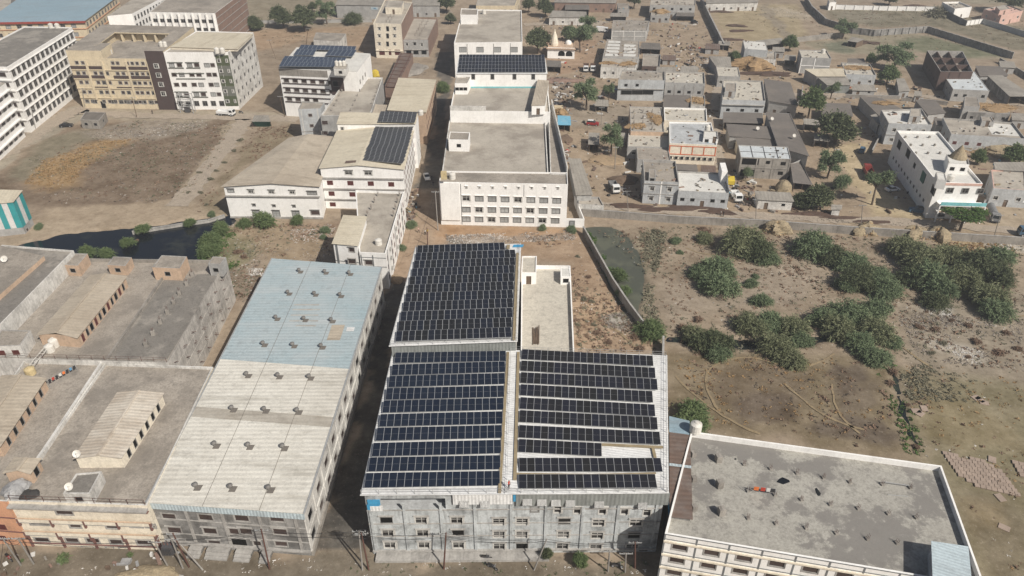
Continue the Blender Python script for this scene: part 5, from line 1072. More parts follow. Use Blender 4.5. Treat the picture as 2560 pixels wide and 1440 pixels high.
# ---------------------------------------------------------------- apartment blocks at the left rear
hQ = 21.5; hq = hQ - 3.6
Q4 = quad([(163, 126), (408, 129), (484, 67), (255, 61)], hQ)
b = Bld('apartment_block', 'cream and brown apartment block built round a sunken roof court', 'building', [p.xy for p in Q4], hq)
L0 = b.L(0)
for j, y in enumerate((182, 205, 229, 252)):
    for k, f in enumerate((.06, .12, .24, .30, .36, .47, .53, .62, .67, .73, .79)):
        u = L0 * f; z = b.uz(0, 280, y + 2)[1]; b.win(0, u, z, 1.3, 1.2, 'brown' if (k + j) % 4 else 'grey')
z5 = b.uz(0, 280, 158)[1]
for f in (.08, .14, .45, .5, .6, .65, .7, .76): b.win(0, L0 * f, z5, 1.2, 1.2, 'brown')
for k, f in enumerate((.06, .14, .34, .42, .5, .58, .66, .74)): b.win(0, L0 * f, 2.6, 1.6, 1.3, 'grey')
b.win(0, L0 * .22, 1.4, 1.8, 2.7, 'void', name='door')
for j in range(4): b.win(0, L0 * .9, b.uz(0, 410, 164 + j * 23)[1], 1.8, 1.5, 'shutter')
b.walls(['cream_wall', 'cream_wall', 'cream_wall', 'cream_wall'], top=hq + .9); b.flat('old_terrace', .9, .25, 'cream_wall')
for j in range(4):
    z = b.uz(0, 280, (170, 193, 216, 240)[j])[1]; b.band(0, z - .9, .3, .3, 'cream_wall', 0, L0 * .83)
    for u0, u1 in ((.0, .17), (.19, .33), (.42, .58), (.60, .80)):
        if j < 3 and not (u0 == .0 and j == 2): b.band(0, z - .5, 1.1, .12, 'brown_wall', L0 * u0, L0 * u1, 'brown_panel') if j in (0, 1) else b.band(0, z - .5, .35, .18, 'brown_wall', L0 * u0, L0 * u1, 'brown_panel')
for f in (.175, .34, .59, .81): b.pil(0, L0 * f, 3.4, hq, .7, .35, 'cream_wall')
# brown stair tower in front, upper storey round the court
def up(poly, z0, z1, nm, mt, rf=None): mb = MB(); mb.prism(poly, z0, z1, 0, mt=1); mb.build(nm, [mt, rf or 'old_terrace'], b.o)
def fq(u0, u1, v0, v1): e = [lerp(lerp(b.poly[0], b.poly[1], u), lerp(b.poly[3], b.poly[2], u), v) for u, v in ((u0, v0), (u1, v0), (u1, v1), (u0, v1))]; return e
up(fq(.0, .36, .003, .28), hq + .02, hQ, 'upper_storey', 'cream_wall'); up(fq(.002, .22, .28, .75), hq + .02, hQ, 'upper_storey', 'cream_wall'); up(fq(.002, .84, .75, .997), hq + .02, hQ, 'upper_storey', 'cream_wall'); up(fq(.84, .998, .0, .997), hq + .02, hQ, 'upper_storey', 'cream_wall')
for k in range(5): e = fq(.30 + k * .12, .32 + k * .12, .70, .745); up(e, hq, hQ - .3, 'column', 'cream_wall')
up(fq(.2, .85, .69, .752), hQ - .35, hQ + .03, 'court_eave', 'cream_wall'); up(fq(.215, .25, .2, .76), hQ - .35, hQ + .06, 'court_eave', 'cream_wall')
b.pil(0, L0 * .905, 0, hQ + .2, L0 * .185, .45, 'brown_wall', 'stair_tower')
for j in range(4): z = b.uz(0, 410, 164 + j * 23)[1]; o = link('window', win_mesh(1.8, 1.6, 'dark'), b.o, b.pt(0, L0 * .9, z, .58), math.atan2((b.poly[1] - b.poly[0]).y, (b.poly[1] - b.poly[0]).x))
for k in range(2): tank('white water tank inside the sunken roof court', P(266 + k * 10, 135, hq), .8, 1.8, group='tanks in the roof court'); tank('white water tank on the brown stair tower', P(404 + k * 9, 116, hQ), .8, 1.8, group='tanks on the brown stair tower')
hS = 21.0; Q4 = quad([(409, 133), (570, 133), (634, 83), (491, 79)], hS)
b = Bld('apartment_block', 'white apartment block with green panels and a mouldy white side wall', 'building', [p.xy for p in Q4], hS)
L0 = b.L(0)
for j, y in enumerate((163, 187, 212, 236)):
    for f, w in ((.08, 1.8), (.2, 1.8), (.36, 1.8), (.47, 1.8), (.63, 1.8), (.72, 1.6)): u, z = b.uz(0, 480, y); b.win(0, L0 * f, z, w, 1.4, 'brown' if (j + int(f * 10)) % 3 else 'glass')
for j in range(5): b.win(0, L0 * .84, b.uz(0, 540, 144 + j * 23)[1], 1.2, 1.3, 'dark'); b.win(0, L0 * .96, b.uz(0, 540, 144 + j * 23)[1], .7, 1.0, 'grey')
for k in range(7): b.win(0, L0 * (.06 + k * .135), 2.4, 1.7, 1.8, 'grey')
for j in range(5): b.wins(1, [2.5 + k * 4.4 for k in range(int(b.L(1) / 4.4))], [2.4 + j * 3.7], 1.0, .9, 'grey', 'frame_grey')
b.walls(['white_wall', 'old_white_wall', 'white_wall', 'white_wall'], top=hS + .3)
for j in range(5): b.pil(0, L0 * .895, hS - 1.0 - (j + 1) * 3.75 + .3, hS - 1.0 - j * 3.75 + .3, L0 * .205, .14, 'green_wall' if j % 2 == 0 else 'olive_wall', 'green_panel')
for j in range(5):
    for f in (.84, .96): o = link('window', win_mesh(1.2 if f < .9 else .7, 1.2, 'dark'), b.o, b.pt(0, L0 * f, hS - 2.6 - j * 3.75, .28), math.atan2((b.poly[1] - b.poly[0]).y, (b.poly[1] - b.poly[0]).x))
for f0, f1, y in ((.02, .26, 163), (.30, .52, 163), (.1, .56, 190), (.02, .24, 236), (.3, .54, 236)): z = b.uz(0, 480, y)[1]; b.band(0, z - 1.15, .3, .2, 'olive_wall', L0 * f0, L0 * f1, 'olive_panel'); b.band(0, z + .85, .3, .2, 'olive_wall', L0 * f0, L0 * f1, 'olive_panel')
b.flat('terrace', .3, .25, 'white_wall'); q = quad([(424, 117), (594, 123), (634, 84), (494, 80)], hS + .9); b.sheet(q, 'cream_sheet', q[1] - q[0]); mb = MB(); mb.prism(inset([p.xy for p in q], .3), hS, hS + .85); mb.build('roof_kerb', 'pale_cream_wall', b.o)
for k in range(2): tank('white water tank above the green panels of the white block', P(543 + k * 14, 133, hS + .1), .9, 2.0, group='tanks above the green panels')
# hostel with many windows, and its neighbours
hT = 22.5; T4 = quad([(-120, 160), (18, 168), (180, 68), (60, 66)], hT + .4)
b = Bld('hostel_building', 'long white hostel wall with six ranks of grey windows and a grey roof', 'building', [p.xy for p in T4], hT)
L1 = b.L(1)
for j in range(6): b.wins(1, [2.6 + k * (L1 - 5) / 13 for k in range(14)], [3.0 + j * 3.45], 2.1, 2.2, ['grey', 'glass', 'grey', 'grey', 'glass', 'void', 'grey']); b.band(1, 4.25 + j * 3.45, .2, .3, 'white_wall')
for j in range(6): b.wins(0, [b.L(0) - 3 - k * 5 for k in range(3)], [3.0 + j * 3.45], 2.6, 1.5, 'brown')
b.walls('white_wall', top=hT + .4); b.flat('dark_terrace', .4, .3, 'white_wall')
for j in range(6): b.band(0, 4.4 + j * 3.45, .4, .4, 'white_wall')
for k in range(2): tank('white water tank on the far end of the grey hostel roof', P(128 + k * 16, 70, hT), .9, 1.8, group='tanks on the hostel roof')
h5 = hgt((50, 342), 207); b = Bld('hostel_building', 'stepped white balcony block beside the road and white car', 'building', quad([(-95, 290), (-60, 262), (14, 207), (-70, 200)], h5), h5)
for j in range(5): b.wins(1, [3 + k * 4 for k in range(int(b.L(1) / 4))], [2.2 + j * (h5 - 2) / 5], 2.2, 1.5, ['brown', 'glass'])
b.walls('white_wall', top=h5); b.flat('terrace', 0)
for j in range(5): b.band(1, .8 + j * (h5 - 2) / 5 + 2.2, .3, .9, 'white_wall', name='balcony_slab')
# blue roofed hall and the blocks beside it
hU = 17; q = quad([(-40, 56), (212, 52), (298, -12), (60, -14)], hU); b = Bld('blue_roof_hall', 'cream building with a wide blue roof and red fascia', 'building', inset([p.xy for p in q], .6), hU)
for j in range(4): b.wins(0, [4 + k * 4.6 for k in range(int(b.L(0) / 4.6))], [hU - 2.2 - j * 3.6], 1.9, 1.5, ['grey', 'glass', 'grey']); b.wins(1, [3 + k * 4.4 for k in range(int(b.L(1) / 4.4))], [hU - 2.2 - j * 3.6], 1.7, 1.6, 'grey')
b.walls('cream_wall', top=hU - .1)
for j in range(4): b.band(0, hU - 3.6 - j * 3.6, .25, .3, 'orange_wall'); b.band(1, hU - 3.6 - j * 3.6, .25, .3, 'orange_wall')
b.sheet(q, 'far_blue_sheet', q[3] - q[0]); b.band(0, hU - .9, .85, .75, 'red_paint', -.6, b.L(0) + .6, 'fascia')
hV = 15; b = Bld('hostel_building', 'white hostel block with window ranks behind the blue roofed hall', 'building', quad([(268, 40), (330, 34), (425, -16), (360, -22)], hV), hV)
for j in range(4): b.wins(1, [2 + k * 3.4 for k in range(int(b.L(1) / 3.4))], [hV - 2.4 - j * 3.5], 1.4, 1.9, 'grey')
b.walls('white_wall', top=hV); b.flat('terrace', 0)
hX = 18; b = Bld('finned_building', 'white building with tall vertical fins and a brown brick side', 'building', quad([(372, 30), (538, 33), (612, -22), (440, -25)], hX + .4), hX)
for j in range(3): b.wins(0, [2.2 + k * 3.2 for k in range(int(b.L(0) / 3.2))], [hX - 3.2 - j * 3.6], 2.0, 1.4, 'grey')
b.walls(['white_wall', 'brick_wall', 'brick_wall', 'white_wall'], top=hX + .4); b.flat('old_terrace', .4, .3, 'old_white_wall')
for k in range(int(b.L(0) / 3.2) + 1): b.pil(0, .6 + k * 3.2, 3, hX + .2, .35, .8, 'white_wall', 'fin')
for j in range(6): b.band(1, 1 + j * 3, .2, .15, 'concrete_trim')
flat_house('concrete_house', 'grey edge of a building in the corner behind the blue roofed hall', 'building', [(-60, 36), (26, 22), (30, -20), (-60, -20)], 12, 'grey_plaster', 'terrace', .4, 0, 3, 'void', 3)
# low works along the top
def wall_sign(b, e, u, z, w, h):
    a, d = b.edge(e); ang = math.atan2((d - a).y, (d - a).x); t = thing('wall_sign', 'pale blue sign board with dark painted marks on the long grey works wall', 'sign', b.pt(e, u, z, .12), rz=ang)
    mb = MB(); mb.box((-w / 2, -.05, -h / 2), (w, 0, 0), (0, .1, 0), (0, 0, h)); link('board', mb.mesh('board', ['sky_sheet']), t)
    mb = MB()   # worn lettering, too faded to read
    for x, ww, z0, z1 in ((-.75, .16, -.3, .35), (-.55, .5, .2, .35), (-.35, .2, -.3, .1), (.05, .6, -.35, .35), (.75, .16, -.35, .35), (.95, .4, -.35, -.2)): mb.box((x * w / 3.6, -.09, z0), (ww * w / 3.6, 0, 0), (0, .04, 0), (0, 0, z1 - z0))
    link('painted_mark', mb.mesh('painted_mark', ['sign_blue']), t)
c = shed('works_building', 'long grey works shed with a blue sign beyond the trees', [(838, 12), (958, 14), (962, -12), (850, -14)], 7, 'asbestos_sheet', 'grey_plaster', (0, 0, .4, .4), cat='works', front=0); u, z = c.uz(0, 936, 21); wall_sign(c, 0, u, z, 3.6, 1.4)
shed('works_building', 'grey works shed behind the unfinished block', [(1030, 14), (1100, 14), (1100, -8), (1030, -10)], 6, 'asbestos_sheet', 'grey_plaster', (0, 0, .4, .4), cat='works')
flat_house('cream_building', 'cream flat building behind the square white building', 'building', [(1190, 14), (1286, 14), (1300, -22), (1200, -24)], 9, 'cream_wall', 'terrace', .3, 0, 6, 'void', 2)
# ---------------------------------------------------------------- village houses
def straw(label, px, py, z, rx, ry, h, mt='straw', a=0, seed=None):
    o = blob('straw_heap', label, 'straw heap', P(px, py, z), rx, ry, h, mt, seed or int(px * 7 + py), a, rough=.5, n=30, m=9)
    if mt == 'dung': return o
    r_ = np.random.RandomState(int(px + py)); n = int(90 + rx * ry * 16); th = r_.uniform(0, 6.28, n); q = np.sqrt(r_.uniform(0, 1.25, n)); C = np.stack([rx * q * np.cos(th), ry * q * np.sin(th), h * np.cos(np.clip(q, 0, 1) * 1.5) * 1.02 + .05], -1)
    T = unit(r_.normal(0, 1, (n, 3)) * np.array([1, 1, .45])) * r_.uniform(.25, .6, (n, 1)); U = unit(np.cross(T, r_.normal(0, 1, (n, 3)))) * .07
    struct(link('straw_strands', leafmesh('straw_strands', C, T, U, r_.uniform(0, 1, n), 'straw_strand'), o), 'stuff'); return o
def debris(b, z, n, seed):
    """odds and ends lying about a roof: planks, pots, sacks, cloths"""
    rs = random.Random(seed); mb = MB(); ms = ['wood_brown', 'tarp_grey', 'cloth_white', 'brick_wall', 'tarp_black', 'cloth_red', 'tarp_blue', 'raw_concrete', 'pale_straw']
    for k in range(n):
        u, v = rs.betavariate(.8, .8) * .86 + .07, rs.betavariate(.8, .8) * .84 + .08; q = lerp(lerp(b.poly[0], b.poly[1], u), lerp(b.poly[3], b.poly[2], u), v); w = rs.choice((.3, .45, .6, 1.6)); mb.cbox((q.x, q.y, z - .01), w, rs.uniform(.15, .6), rs.uniform(.08, .5), rs.uniform(0, 3), rs.choice((0, 0, 1, 2, 3, 4, 7, 7, 8, rs.randrange(9))))
    struct(mb.build('roof_clutter', ms, b.o), 'stuff')
def FH(name, label, cat, rp, h, *a, **k):
    b = flat_house(name, label, cat, rp, h, *a, **k)
    if name.startswith('village') and b.h > 2.5: debris(b, b.h, max(4, int(b.L(0) * b.L(1) / 15)), int(rp[0][0] * 3 + rp[0][1]))
    return b
def clutter(b, z, n, seed):
    """bare column ends with rods on a roof waiting for another storey"""
    rs = random.Random(seed)
    for k in range(n):
        u, v = rs.uniform(.12, .88), rs.uniform(.15, .85); q = lerp(lerp(b.poly[0], b.poly[1], u), lerp(b.poly[3], b.poly[2], u), v); mb = MB(); w = rs.uniform(.3, .5); mb.cbox((q.x, q.y, z - .02), w, w, rs.uniform(.3, .8), rs.uniform(0, .4)); mb.build('column_stub', 'raw_concrete', b.o)
# shrine
b = FH('shrine', 'small white temple with two arched windows, a conical spire and little dome', 'temple', [(1369, 118), (1437, 120), (1436, 100), (1378, 98)], 4.6, 'white_wall', 'peach_wall', .3, 0, 0, side=0, cap='peach_wall')
for k in (.52, .8):
    mb = MB(); u = b.L(0) * k; pts = [b.pt(0, u + 1.5 * math.cos(t), 2.2 + 1.3 * math.sin(t), .03) for t in np.linspace(0, math.pi, 9)] + [b.pt(0, u - 1.5, 1.2, .03), b.pt(0, u + 1.5, 1.2, .03)]; mb.face(pts); mb.build('arched_window', 'void', b.o)
b.band(0, 4.3, .35, .8, 'peach_wall', -.5, b.L(0) + .5, 'cornice')
mb = MB(); p = P(1386, 113, 4.6); mb.lathe(p, [(1.7, 0), (1.75, .8), (1.5, 2.4), (1.1, 4.0), (.6, 5.4), (.25, 6.3), (.3, 6.5), (.05, 7.2)], 10); mb.build('spire', 'pale_cream_wall', b.o)
mb = MB(); mb.lathe(P(1421, 110, 4.6), [(1.5, 0), (1.5, .5), (1.3, 1.1), (.8, 1.6), (.1, 1.85)], 12); mb.build('dome', 'white_wall', b.o, True)
shed('village_shed', 'long shed with grey sheet roof and whitewashed wall by the dirt track', [(1371, 43), (1467, 44), (1466, 29), (1382, 26)], 4, 'asbestos_sheet', 'old_white_wall')
shed('village_shed', 'ragged dark roofed shed behind the whitewashed long shed', [(1412, 24), (1474, 24), (1472, 8), (1414, 6)], 3.5, 'dark_sheet', 'grey_plaster', open_front=True)
shed('village_shed', 'long brown works shed with many doors along the top of the village', [(1385, 6), (1540, 8), (1545, -14), (1390, -16)], 5, 'asbestos_sheet', 'brick_wall')
FH('village_house', 'small grey house with one window beside the straw covered yard', 'house', [(1545, 23), (1573, 24), (1572, 9), (1543, 8)], 3.6, 'grey_plaster', 'old_terrace', .2, wins=2)
shed('village_shed', 'open cow shed with grey roof below the small grey house', [(1524, 41), (1567, 42), (1568, 33), (1527, 32)], 2.8, 'asbestos_sheet', 'grey_plaster', open_front=True)
FH('village_house', 'unfinished grey two storey house behind the straw topped porch', 'house', [(1625, 12), (1738, 14), (1740, -10), (1630, -12)], 6.4, 'grey_plaster', 'terrace', .4, wins=5, wstyle='hole', rows=2)
b = FH('village_porch', 'white framed porch with straw piled on its roof slab', 'house', [(1627, 38), (1674, 40), (1672, 22), (1630, 20)], 3.4, 'grey_plaster', 'terrace', .15, wins=3, wstyle='hole'); straw('heap of golden straw on the white framed porch', 1650, 30, 3.4, 5, 3.5, 1.4)
shed('village_shed', 'dark tarpaulin awning beside the straw topped porch', [(1690, 40), (1737, 41), (1734, 28), (1692, 27)], 2.8, 'dark_sheet', 'grey_plaster', open_front=True)
b = FH('village_house', 'grey walled hall with white concrete frame and a dusty flat roof', 'house', [(1529, 76), (1617, 77), (1624, 52), (1533, 50)], 4.8, 'grey_plaster', 'old_terrace', .3, wins=0, side=0)
for k in range(4): b.pil(0, .3 + k * (b.L(0) - .6) / 3, 0, 4.9, .45, .12, 'old_white_wall', 'frame_column')
b.band(0, 4.4, .35, .16, 'old_white_wall', name='frame_beam'); b.band(0, 2.2, .25, .14, 'old_white_wall', name='frame_beam')
b = FH('village_house', 'long flat roofed house with peeling white roof stripes by the dump trucks', 'house', [(1507, 141), (1598, 143), (1598, 102), (1518, 98)], 5.0, 'grey_plaster', 'old_terrace', .25)
for k in range(9):
    i, j = k % 2, k // 2; e = [lerp(lerp(b.poly[0], b.poly[1], u), lerp(b.poly[3], b.poly[2], u), v) for u, v in ((.05 + .5 * i, .06 + j * .19), (.43 + .5 * i * random.uniform(.8, 1), .06 + j * .19), (.42 + .5 * i, .2 + j * .19), (.05 + .5 * i, .2 + j * .19))]; mb = MB(); mb.face([(p.x, p.y, 5.012) for p in e]); mb.build('painted_patch', 'white_terrace', b.o)
b = FH('village_house', 'low white house with straw and scraps on its ragged roof by the dump trucks', 'house', [(1502, 168), (1588, 170), (1595, 145), (1507, 142)], 4.4, 'old_white_wall', 'terrace', .15, wins=4); straw('straw patch on the ragged roof by the dump trucks', 1570, 160, 4.4, 3.5, 2.5, .7); straw('small straw pile at the edge of the ragged roof by the dump trucks', 1520, 158, 4.4, 3, 2, .6)
shed('village_shed', 'black tarpaulin shelter in the middle of the dusty yard', [(1601, 122), (1653, 124), (1650, 108), (1604, 106)], 2.6, 'dark_sheet', 'dark_brick', open_front=True)
FH('village_house', 'roofless brick ruin walls next to the white cloth heaps', 'ruin', [(1605, 165), (1650, 166), (1652, 136), (1608, 134)], 2.0, 'dark_brick', 'old_terrace', .8, wins=2, wstyle='hole', side=0)
b = FH('village_house', 'large stained grey two storey house with three dark shop openings', 'house', [(1546, 199), (1662, 201), (1661, 178), (1555, 175)], hgt((1550, 251), 199) - .6, 'blue_grey_plaster', 'terrace', .6, wins=0, side=1)
for k in range(3): u, z = b.uz(0, 1566 + k * 27, 231); o = link('shop_opening', win_mesh(4.2, 1.7, 'void'), b.o, b.pt(0, u, z, .13), math.atan2((b.poly[1] - b.poly[0]).y, (b.poly[1] - b.poly[0]).x))
for x in (1565, 1593): u, z = b.uz(0, x, 213); o = link('window', win_mesh(1.2, 1.0, 'hole'), b.o, b.pt(0, u, z, .13), math.atan2((b.poly[1] - b.poly[0]).y, (b.poly[1] - b.poly[0]).x))
b.band(0, 4.6, .2, .5); clutter(b, b.h, 4, 3)
b = FH('village_house', 'grey house with four small windows and a pale roof with red cloths', 'house', [(1663, 206), (1763, 209), (1761, 181), (1663, 178)], 6.2, 'grey_plaster', 'pale_terrace', .6, wins=4, wstyle='hole', door=False); clutter(b, 6.2, 6, 5)
for k in range(5): b.pil(0, .2 + k * (b.L(0) - .4) / 4, 0, 6, .35, .1, 'concrete_trim')
shed('village_shed', 'smooth dark roofed shed below the grey house with four small windows', [(1657, 268), (1725, 269), (1725, 238), (1660, 237)], 3.6, 'dark_roofing', 'grey_plaster', rib=None)
b = FH('village_house', 'little house with white balusters and straw spread on its roof', 'house', [(1727, 264), (1763, 266), (1762, 238), (1727, 236)], 4.0, 'old_white_wall', 'terrace', .5, wins=2); straw('straw spread on the roof with white balusters', 1744, 252, 4.0, 3, 4, .5)
b = FH('village_house', 'flat roof with rows of column stubs, straw and a cream side wall', 'house', [(1577, 328), (1661, 330), (1655, 268), (1574, 266)], 4.6, 'peach_wall', 'terrace', .4, wins=3)
for r_ in range(3):
    for k in range(4): stub(b, 1584 + r_ * 23, 283 + k * 14, 4.6, .45, .8)
straw('straw on the stub studded roof next to the bald terrace', 1640, 297, 4.6, 2.6, 4.5, .5); straw('straw at the near corner of the stub studded roof', 1592, 316, 4.6, 3, 2.4, .5)
b = FH('village_house', 'small half shaded terrace with a red chair below the stub studded roof', 'house', [(1569, 366), (1671, 369), (1671, 335), (1571, 332)], 3.6, 'grey_plaster', 'pale_terrace', .5, wins=3)
b = FH('village_house', 'pale cream terrace house with white balustrade and stair gap', 'house', [(1661, 300), (1768, 303), (1766, 271), (1660, 268)], 5.2, 'pale_cream_wall', 'pale_terrace', .6, wins=4, cap='white_wall'); clutter(b, 5.2, 3, 8)
hv = hgt((1678, 408), 358); b = FH('village_house', 'cream fronted house with orange framed panels and a row of small windows', 'house', [(1674, 358), (1793, 363), (1778, 306), (1673, 304)], hv - .5, 'pale_cream_wall', 'blue_grey_plaster', .5, wins=0, side=1, cap='white_wall')
za = b.uz(0, 1735, 366)[1]; zb = b.uz(0, 1735, 388)[1]
for k in range(5): b.pil(0, .25 + k * (b.L(0) - .5) / 4, zb, za, .3, .08, 'orange_trim', 'painted_strip')
b.band(0, zb, .25, .09, 'orange_trim', name='painted_strip'); b.band(0, za - .2, .25, .09, 'orange_trim', name='painted_strip')
for k in range(8): o = link('window', win_mesh(1.5, 1.1, 'void'), b.o, b.pt(0, 1.1 + k * (b.L(0) - 2.2) / 7, zb - 1.1, .13), 0)
FH('roof_room', 'white tank room stepping up beside the orange framed front', 'roof room', [(1758, 345), (1796, 348), (1794, 328), (1760, 326)], hv + .6, 'white_wall', 'white_terrace', .3, hv - .5, 2, 'void', 1, 0); tank('white water tank on the tank room by the orange framed front', P(1768, 326, hv + .6), .9, 1.9)
b = FH('village_house', 'grey flat roof with worn rim between the shaded terrace and the grey two storey house', 'house', [(1594, 399), (1677, 401), (1671, 369), (1591, 368)], 4.0, 'grey_plaster', 'old_terrace', .3, wins=3)
hv = hgt((1612, 508), 452); b = FH('village_house', 'pale grey two storey house with banded parapet beside the white truck', 'house', [(1611, 452), (1698, 456), (1689, 402), (1607, 398)], hv - .8, 'blue_grey_plaster', 'old_terrace', .8, wins=2, rows=2, door=False, shade='concrete_trim'); b.pil(0, b.L(0) * .5, 0, hv, .4, .1, 'white_wall'); b.band(0, hv - .9, .25, .2)
FH('roof_room', 'stair hood on the pale grey house beside the white truck', 'roof room', [(1622, 444), (1640, 445), (1639, 424), (1623, 423)], hv + .4, 'grey_plaster', 'old_terrace', .1, hv - .8, 1, 'void', 1, 0, door=False)
b = FH('village_house', 'low wide house with a white roof and tall white stair wall at its end', 'house', [(1696, 477), (1823, 483), (1809, 432), (1694, 427)], 4.4, 'blue_grey_plaster', 'white_terrace', .5, wins=5, wstyle='void'); clutter(b, 4.4, 5, 12)
mb = MB(); a = Vector((*b.poly[1], 0)); c = Vector((*b.poly[2], 0)); mb.face([a + Vector((.05, 0, 0)), c + Vector((.05, 0, 0)), c + Vector((.05, 0, 8.2)), lerp(a, c, .55) + Vector((.05, 0, 8.0)), lerp(a, c, .3) + Vector((.05, 0, 6)), a + Vector((.05, 0, 5))]); mb.box(lerp(a, c, .55) + Vector((-1.6, 0, 4.4)), (1.6, 0, 0), c - lerp(a, c, .55), (0, 0, 3.7)); mb.build('stair_wall', 'white_wall', b.o)
hv = hgt((1850, 444), 393); b = FH('village_house', 'unfinished block house with silvery painted roof and open corner bay', 'house', [(1852, 393), (1978, 398), (1970, 367), (1845, 362)], hv - .2, 'raw_concrete', 'silver_roof', .2, wins=0, side=1)
an = math.atan2((b.poly[1] - b.poly[0]).y, (b.poly[1] - b.poly[0]).x)
for x, y, w, h in ((1876, 404, 5.0, 2.0), (1920, 406, 1.2, 1.0), (1958, 409, 1.5, 1.1), (1951, 433, 1.5, 1.1), (1908, 428, .7, .4), (1868, 432, 4.2, 2.2)): u, z = b.uz(0, x, y); link('wall_opening', win_mesh(w, h, 'hole'), b.o, b.pt(0, u, z, .13), an)
for k in range(4): b.pil(0, .2 + k * (b.L(0) - .4) / 3, 0, hv - .3, .4, .1, 'raw_concrete')
b.band(0, hv / 2, .3, .12, 'raw_concrete'); q = b.poly
for k in range(1, 4): mb = MB(); mb.bar(lerp(Vector((*q[0], hv - .15)), Vector((*q[1], hv - .15)), k / 4), lerp(Vector((*q[3], hv - .15)), Vector((*q[2], hv - .15)), k / 4), .2, .08); mb.build('roof_joint', 'steel_dark', b.o)
mb = MB(); mb.bar(lerp(Vector((*q[0], hv - .15)), Vector((*q[3], hv - .15)), .5), lerp(Vector((*q[1], hv - .15)), Vector((*q[2], hv - .15)), .5), .2, .08); mb.build('roof_joint', 'steel_dark', b.o)
def dsh(label, rp, h, roof='dark_roofing', wall='grey_plaster', dz=(0, 0, .5, .5), **k): return shed('village_shed', label, rp, h, roof, wall, dz, **k)
dsh('dark flat sheet roof with a small white dish behind the silvery roof', [(1822, 340), (1936, 348), (1922, 316), (1815, 309)], 4.4); dish('small white dish on the dark flat sheet roof', P(1893, 326, 4.8), .6)
dsh('lower dark roof with a cream end wall behind the silvery roof', [(1844, 363), (1943, 366), (1936, 341), (1838, 344)], 3.8, wall='pale_cream_wall')
dsh('big dark slope roof with scraps of blue and two small dishes', [(1945, 368), (2024, 391), (1976, 284), (1914, 280)], 5.0, dz=(0, 0, 1.4, 1.4)); dish('small dish by the blue scraps on the big dark slope roof', P(1984, 345, 5.8), .6); dish('small dish near the top of the big dark slope roof', P(1929, 302, 6.2), .6)
b = FH('village_house', 'two tier grey house with balustrade, tank and pale upper roof', 'house', [(1806, 249), (1914, 252), (1907, 202), (1808, 198)], 6.6, 'blue_grey_plaster', 'pale_terrace', .6, wins=3, wstyle='hole', door=False); clutter(b, 6.6, 7, 14); tank('white water tank at the edge of the two tier grey house', P(1813, 240, 6.6), .8, 1.6); b.band(0, 5.4, .2, .6)
FH('roof_room', 'grey stair shed on the two tier house', 'roof room', [(1812, 228), (1840, 229), (1841, 208), (1814, 207)], 8.6, 'grey_plaster', 'old_terrace', .2, 6.6, 1, 'void', 1, 0)
dsh('open fronted dark awning below the two tier grey house', [(1808, 306), (1909, 309), (1906, 282), (1808, 280)], 3.2, open_front=True)
dsh('wide grey sheet roof with block walls beside the two tier grey house', [(1921, 252), (1996, 264), (1976, 206), (1909, 197)], 5.0, 'dark_roofing', dz=(0, 0, 1.0, 1.0)); 
dsh('narrow shed with dark side wall along the shaded alley', [(1790, 166), (1829, 167), (1826, 142), (1771, 140)], 3.8, 'asbestos_sheet'); FH('village_house', 'small house with cloth covered roof at the alley end', 'house', [(1795, 190), (1851, 192), (1846, 168), (1790, 166)], 4.2, 'grey_plaster', 'pale_terrace', .3, wins=3)
b = FH('village_house', 'pale roofed barn with a whitewashed lower front by the big hay mound', 'barn', [(1862, 122), (1920, 126), (1913, 105), (1857, 101)], 6.5, 'blue_grey_plaster', 'white_terrace', .1, wins=2, wstyle='hole'); FH('village_house', 'whitewashed lower front house by the big hay mound', 'house', [(1868, 146), (1940, 149), (1938, 128), (1870, 126)], 3.6, 'old_white_wall', 'terrace', .3, wins=4)
straw('big brown hay mound beside the whitewashed front', 1882, 172, 0, 8, 5, 4.5); straw('low dark hay spread beside the big hay mound', 1920, 186, 0, 9, 3, 1.0, 'dung')
dsh('long pale sheet canopy next to the pale roofed barn', [(1917, 113), (1963, 106), (1953, 94), (1888, 102)], 3.6, 'asbestos_sheet', open_front=True)
b = FH('village_house', 'grey two storey house with white concrete bands and a pale roof', 'house', [(2004, 143), (2079, 146), (2067, 126), (1997, 124)], 6.4, 'grey_plaster', 'pale_terrace', .4, wins=0, side=1); b.band(0, 3.2, .3, .12, 'white_wall'); b.pil(0, b.L(0) * .47, 0, 6.4, .4, .12, 'white_wall'); b.pil(0, .2, 0, 6.4, .35, .12, 'white_wall')
tank('white water tank on the grey house with white bands', P(2057, 133, 6.4), .9, 1.8)
b = FH('village_house', 'small house with golden straw drying on its parapeted roof', 'house', [(2115, 185), (2191, 188), (2175, 159), (2103, 156)], 4.4, 'blue_grey_plaster', 'pale_terrace', .5, wins=3); straw('golden straw drying on the small parapeted roof', 2142, 170, 4.4, 6, 3.2, .5)
dsh('patched sheet roof, half tan half white, in front of the grey banded house', [(2042, 191), (2116, 191), (2109, 171), (2010, 172)], 4.4, 'cream_sheet'); dsh('low rusty patched sheet roof above a corrugated front', [(2068, 213), (2128, 213), (2118, 193), (2043, 192)], 3.4, 'asbestos_sheet', 'grey_sheet', front=0)
b = FH('village_house', 'unfinished house with a silvery lower slab beside the dark brick upper floor', 'house', [(2383, 223), (2474, 227), (2437, 179), (2352, 177)], 4.6, 'grey_plaster', 'silver_roof', .1, wins=4, wstyle='hole')
b = FH('village_house', 'roofless dark brick upper walls of an unfinished house', 'house', [(2352, 179), (2433, 179), (2407, 128), (2318, 126)], 5.2, 'dark_brick', 'old_terrace', 2.4, wins=3, wstyle='hole', rows=1)
mb = MB(); e = b.poly
